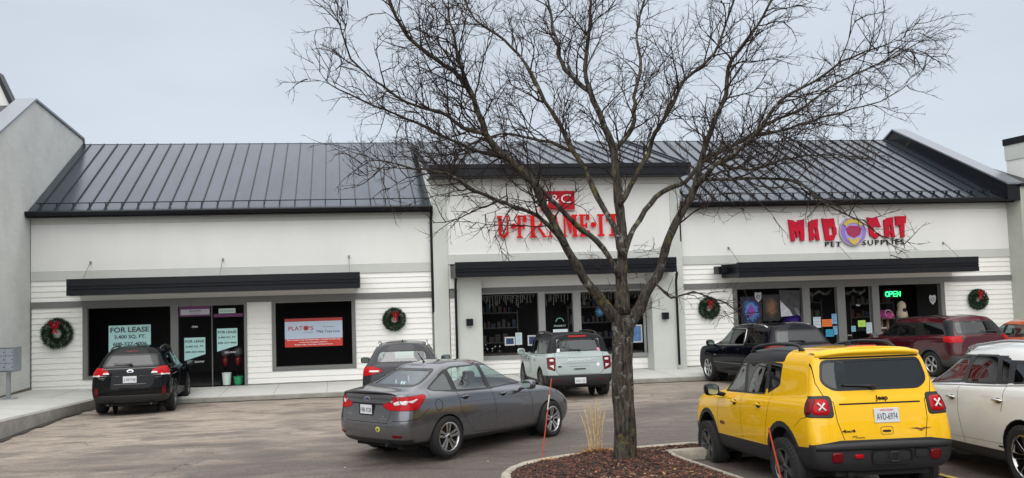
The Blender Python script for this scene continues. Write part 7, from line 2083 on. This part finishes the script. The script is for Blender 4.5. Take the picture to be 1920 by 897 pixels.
# ------------------------------------------------------------------ pet shop windows
def panel(x0, x1, z0, z1, m, label, name='poster', y=YS, cat='poster', skew=0):
    t = thing(name, label, cat, ((x0+x1)/2, y, z0)); mm = MB(); mm.prism([(x0, z0+skew), (x1, z0-skew), (x1, z1-skew), (x0, z1+skew)], 'y', y-.003, y+.003); B(mm, 'sheet', m, t); return t
def art(name, cols, scale, dist=1.5):
    m = bpy.data.materials.new(name); m.use_nodes = True; n, l = m.node_tree.nodes, m.node_tree.links; b = n['Principled BSDF']; b.inputs['Roughness'].default_value = .5
    t = n.new('ShaderNodeTexCoord'); k = n.new('ShaderNodeTexNoise'); k.inputs['Scale'].default_value = scale; k.inputs['Detail'].default_value = 4; k.inputs['Distortion'].default_value = dist; l.new(t.outputs['Object'], k.inputs[0])
    r = n.new('ShaderNodeValToRGB'); e = r.color_ramp.elements; e[0].position = .36; e[0].color = (*cols[0], 1); e[1].position = .68; e[1].color = (*cols[-1], 1)
    for i, c_ in enumerate(cols[1:-1]): q = e.new(.36+.32*(i+1)/(len(cols)-1)); q.color = (*c_, 1)
    
    mp = n.new('ShaderNodeMapping'); mp.inputs['Location'].default_value = (-1, 0, -1); mp.inputs['Scale'].default_value = (2, 0, 2); l.new(t.outputs['Generated'], mp.inputs[0])
    gr = n.new('ShaderNodeTexGradient'); gr.gradient_type = 'SPHERICAL'; l.new(mp.outputs[0], gr.inputs[0])
    ma = n.new('ShaderNodeMath'); ma.operation = 'MULTIPLY_ADD'; ma.inputs[1].default_value = .62; l.new(gr.outputs['Fac'], ma.inputs[0])
    ms = n.new('ShaderNodeMath'); ms.operation = 'MULTIPLY'; ms.inputs[1].default_value = .55; l.new(k.outputs[0], ms.inputs[0]); l.new(ms.outputs[0], ma.inputs[2])
    l.new(ma.outputs[0], r.inputs[0]); l.new(r.outputs[0], b.inputs['Base Color']); return m
panel(13.62, 14.38, 1.25, 2.30, art('glow_print', [(.004,.004,.012),(.02,.03,.20),(.05,.25,.45),(.20,.04,.32)], 2.4), 'glowing blue and violet animal print filling the left part of the pet shop left window')
panel(14.42, 15.02, 1.45, 2.35, art('dusky_print', [(.006,.006,.006),(.05,.03,.02),(.16,.07,.03)], 3.0), 'dark brown animal portrait print in the middle of the pet shop left window')
pc = thing('poster', 'black and white close up cat photograph print in the pet shop left window', 'poster', (15.4, YS, 1.75))
mm = MB(); mm.prism([(15.06,1.58),(15.76,1.62),(15.80,2.46),(15.04,2.50)], 'y', YS-.003, YS+.003); B(mm, 'sheet', mat('print_dark_fur', (.03,.03,.032), .5, var=.6, vscale=5), pc)
mm = MB(); mm.prism([(15.07,1.585),(15.50,1.60),(15.40,1.80),(15.22,1.98),(15.06,2.15)], 'y', YS-.006, YS-.0035); B(mm, 'white_patch', mat('print_white_fur', (.42,.43,.46), .5, var=.2, vscale=7), pc)
for k in range(5): mm = MB(); mm.tube([(15.56+.02*k, YS-.006, 1.86-.04*k), (15.72+.015*k, YS-.006, 1.86-.07*k)], .006, 4); B(mm, 'whisker', mat('print_white_fur', (.42,.43,.46), .5, var=.2, vscale=7), pc)
def shield(x, z, label):
    t = thing('shield_sticker', label, 'sticker', (x, YS, z), 0, 'silver shield stickers on the pet shop glass'); mm = MB()
    mm.prism([(-.13,.10),(-.10,.17),(0,.14),(.10,.17),(.13,.10),(.11,-.06),(0,-.18),(-.11,-.06)], 'y', -.006, -.001); mm.build('shield', mat('shield_silver', (.38,.38,.40), .5), t)
    mm = MB(); mm.prism(ell(0,0,.075,.075,16), 'y', -.010, -.006); mm.build('ring', mat('shield_dark', (.10,.10,.11), .5), t); mm = MB(); mm.prism(ell(0,0,.045,.045,14), 'y', -.013, -.010); mm.build('centre', mat('shield_silver', (.38,.38,.40), .5), t)
shield(14.27, 2.28, 'silver shield sticker at the top of the pet shop left window'); shield(20.78, 2.00, 'silver shield sticker at the right side of the pet shop right window')
flat = lambda n_, c_: mat(n_, c_, .5)
for (a, b_, c_, d, col, lbx) in ((16.24,16.52,1.16,1.53,(.45,.52,.56),'pale notice sheet low on the pet shop left door'), (16.56,16.93,1.19,1.44,(.70,.16,.03),'bright orange notice card on the pet shop left door'),
        (16.93,17.12,1.27,1.62,(.16,.32,.52),'blue flyer at the right of the pet shop left door'), (16.68,16.98,.84,1.09,(.03,.28,.45),'cyan flyer at the bottom of the pet shop left door'), (16.96,17.12,.90,1.20,(.50,.46,.32),'cream sticker sheet on the pet shop left door'),
        (17.90,18.18,1.14,1.36,(.42,.68,.10),'lime green notice card on the pet shop right door'), (18.20,18.42,.90,1.28,(.42,.52,.56),'pale notice sheet on the pet shop right door'), (17.64,17.80,.98,1.18,(.18,.42,.48),'small blue sticker on the pet shop right door'),
        (20.78,21.04,.95,1.32,(.42,.56,.54),'pale green notice sheet at the right edge of the pet shop right window')):
    t = panel(a, b_, c_, d, flat('sheet_%d' % int(a*100+c_*10), col), lbx, 'notice', cat='notice', y=YS-.004)
    for k in range(3):
        zz = d-.05-k*(d-c_-.07)/3; mm = MB(); mm.box(a+.03, b_-.03-.04*(k % 2), YS-.0095, YS-.0075, zz-.012, zz); B(mm, 'print', flat('print_%d' % int(a*100+c_*10), tuple(v*.35 for v in col)), t)
o = text('window_lettering', 'PULL', 17.50, 17.66, .84, .88, YS, m_white, None, ext=.002); tag(o, 'tiny white word low on the pet shop right door', 'lettering')
# neon
neon = thing('neon_sign', 'glowing green OPEN neon sign in the pet shop right window', 'sign', (19.42, YW+.22, 2.15))
m_neon = mat('neon_green', (.03,.95,.22), .4, emit=3.2)
def tubes(body, x0, w, h, gap):
    U = {'O': [[(.5+.5*cos(t), .5+.5*sin(t)) for t in [2*pi*i/16 for i in range(17)]]], 'P': [[(0,0),(0,1),(.6,1),(.95,.88),(.95,.62),(.6,.5),(0,.5)]], 'E': [[(1,1),(0,1),(0,0),(1,0)],[(0,.5),(.85,.5)]], 'N': [[(0,0),(0,1),(.9,0),(.9,1)]]}
    x = x0
    for ch in body:
        mm = MB()
        for P_ in U[ch]: mm.tube([(x+a*w, 0, b_*h) for a, b_ in P_], .011, 6)
        mm.build('neon_letter', m_neon, neon); x += w+gap
tubes('OPEN', -.235, .125, .17, .025)
mm = MB(); mm.box(-.28, .30, .03, .05, -.05, .22); mm.build('backboard', m_black, neon)
# cat furniture
def pod(x, z, R, col, col2, label, y=YW+.6, ax=.75, hole=None):
    t = thing('cat_pod', label, 'cat bed', (x, y, z))
    mm = MB(); mm.lathe([(.001,R*ax),(R*.45,R*ax*.92),(R*.8,R*ax*.62),(R*.97,R*ax*.25),(R,0),(R*.9,-.05),(.001,-.05)], 24); o = mm.build('shell', mat('felt_'+col2[0], col, .9, bump=.3, bscale=80), t, True)
    hx, hz, hr = hole or (0, R*.35, R*.42); M_ = Matrix.Translation((hx, -sqrt(max(.01, (R*.80)**2-hx*hx)), hz)) @ Matrix.Rotation(radians(68), 4, 'X')
    mm = MB(); mm.lathe([(hr*.86,0),(hr,.012),(hr*1.08,0),(hr*1.0,-.02),(hr*.86,-.01)], 20, M_, closed=True); mm.build('rim', mat('felt_rim_'+col2[0], col2[1], .8), t, True)
    mm = MB(); mm.lathe([(.001,.004),(hr*.86,.004)], 20, M_); mm.build('opening', m_dark, t)
    return t
pod(19.35, 1.42, .34, (.30,.035,.16), ('pink', (.55,.30,.42)), 'pink domed cat cave with pale rimmed opening in the pet shop right window')
pod(15.85, 1.42, .32, (.05,.02,.28), ('violet', (.10,.05,.40)), 'violet cat cave on a wooden post at the right of the pet shop left window', hole=(.16, .10, .14))
pod(14.75, 1.02, .24, (.62,.25,.09), ('tangerine', (.70,.42,.22)), 'orange cat cave low in the pet shop left window', hole=(.10, .06, .11))
def tower(x, h, label, y=YW+.6, col=(.20,.12,.08)):
    t = thing('cat_tree', label, 'cat tree', (x, y, .02)); mm = MB(); mm.box(-.22, .22, -.22, .22, 0, .04); mm.build('base', mat('carpet_brown', (.10,.07,.055), .95), t)
    for k in (-.12, .12): mm = MB(); mm.tube([(k, 0, .04), (k, 0, h-.04)], .05, 10); mm.build('post', mat('sisal_post', col, .9, var=.2, vscale=30), t, True)
    mm = MB(); mm.box(-.26, .26, -.24, .24, h-.04, h); mm.build('platform', mat('carpet_brown', (.10,.07,.055), .95), t)
tower(15.9, 1.36, 'two post cat tree carrying the violet cave'); tower(19.35, 1.36, 'two post cat tree carrying the pink cave', col=(.12,.12,.13)); tower(14.75, .97, 'low cat tree carrying the orange cave', col=(.3,.26,.2))
t = thing('cat_tower', 'cream and grey carpeted cat tower in the pet shop right window', 'cat tree', (20.05, YW+.6, .02))
for nm_, pf, col in (('base', [(.001,0),(.26,0),(.26,.05),(.08,.07),(.08,1.1),(.001,1.1)], (.14,.10,.09)), ('tier', [(.001,1.1),(.24,1.1),(.24,1.30),(.16,1.34),(.001,1.34)], (.12,.11,.115)), ('cone', [(.001,1.34),(.20,1.34),(.17,1.55),(.13,1.68),(.15,1.76),(.12,1.88),(.04,1.94),(.001,1.95)], (.50,.44,.33))):
    mm = MB(); mm.lathe(pf, 20); mm.build(nm_, mat('tower_'+nm_, col, .9, var=.15, vscale=20), t, True)
mm = MB(); M_ = Matrix.Translation((.0,-.155,1.62)) @ Matrix.Rotation(radians(80), 4, 'X'); mm.lathe([(.001,.0),(.075,.0)], 16, M_); mm.build('opening', m_dark, t)
t = thing('cat_shelf', 'pale scratching shelf with round emblem low in the pet shop right window', 'cat tree', (18.95, YW+.5, .02)); mm = MB(); mm.box(-.26, .26, -.2, .2, 1.00, 1.05); mm.build('platform', mat('pale_board', (.42,.40,.36), .8), t)
mm = MB(); mm.box(-.2, .2, -.16, .16, 0, 1.0); mm.build('cabinet', mat('shelf_dark', (.04,.035,.03), .7), t); mm = MB(); mm.prism(ell(0,.78,.14,.14,20), 'y', -.175, -.162); mm.build('emblem', mat('shield_silver', (.38,.38,.40), .5), t)
# dim garlands behind the two pet shop doors
random.seed(19)
for a, b_, lbx in ((16.22, 17.10, 'faint tinsel garland over the pet shop left door glass'), (17.52, 18.42, 'faint tinsel garland over the pet shop right door glass')):
    mm = MB()
    for k in range(150):
        x = random.uniform(a, b_); z = 2.42-.12*abs(sin((x-a)/(b_-a)*pi*2))+random.gauss(0,.03); d = Vector((random.gauss(0,1), random.gauss(0,.3), random.gauss(0,1))).normalized()*.03; p = Vector((x, YW+.2, z)); mm.tube([p, p+d], .003, 3)
    o = mm.build('tinsel_garland', mat('tinsel', (.30,.30,.27), .4)); tag(o, lbx, 'garland')
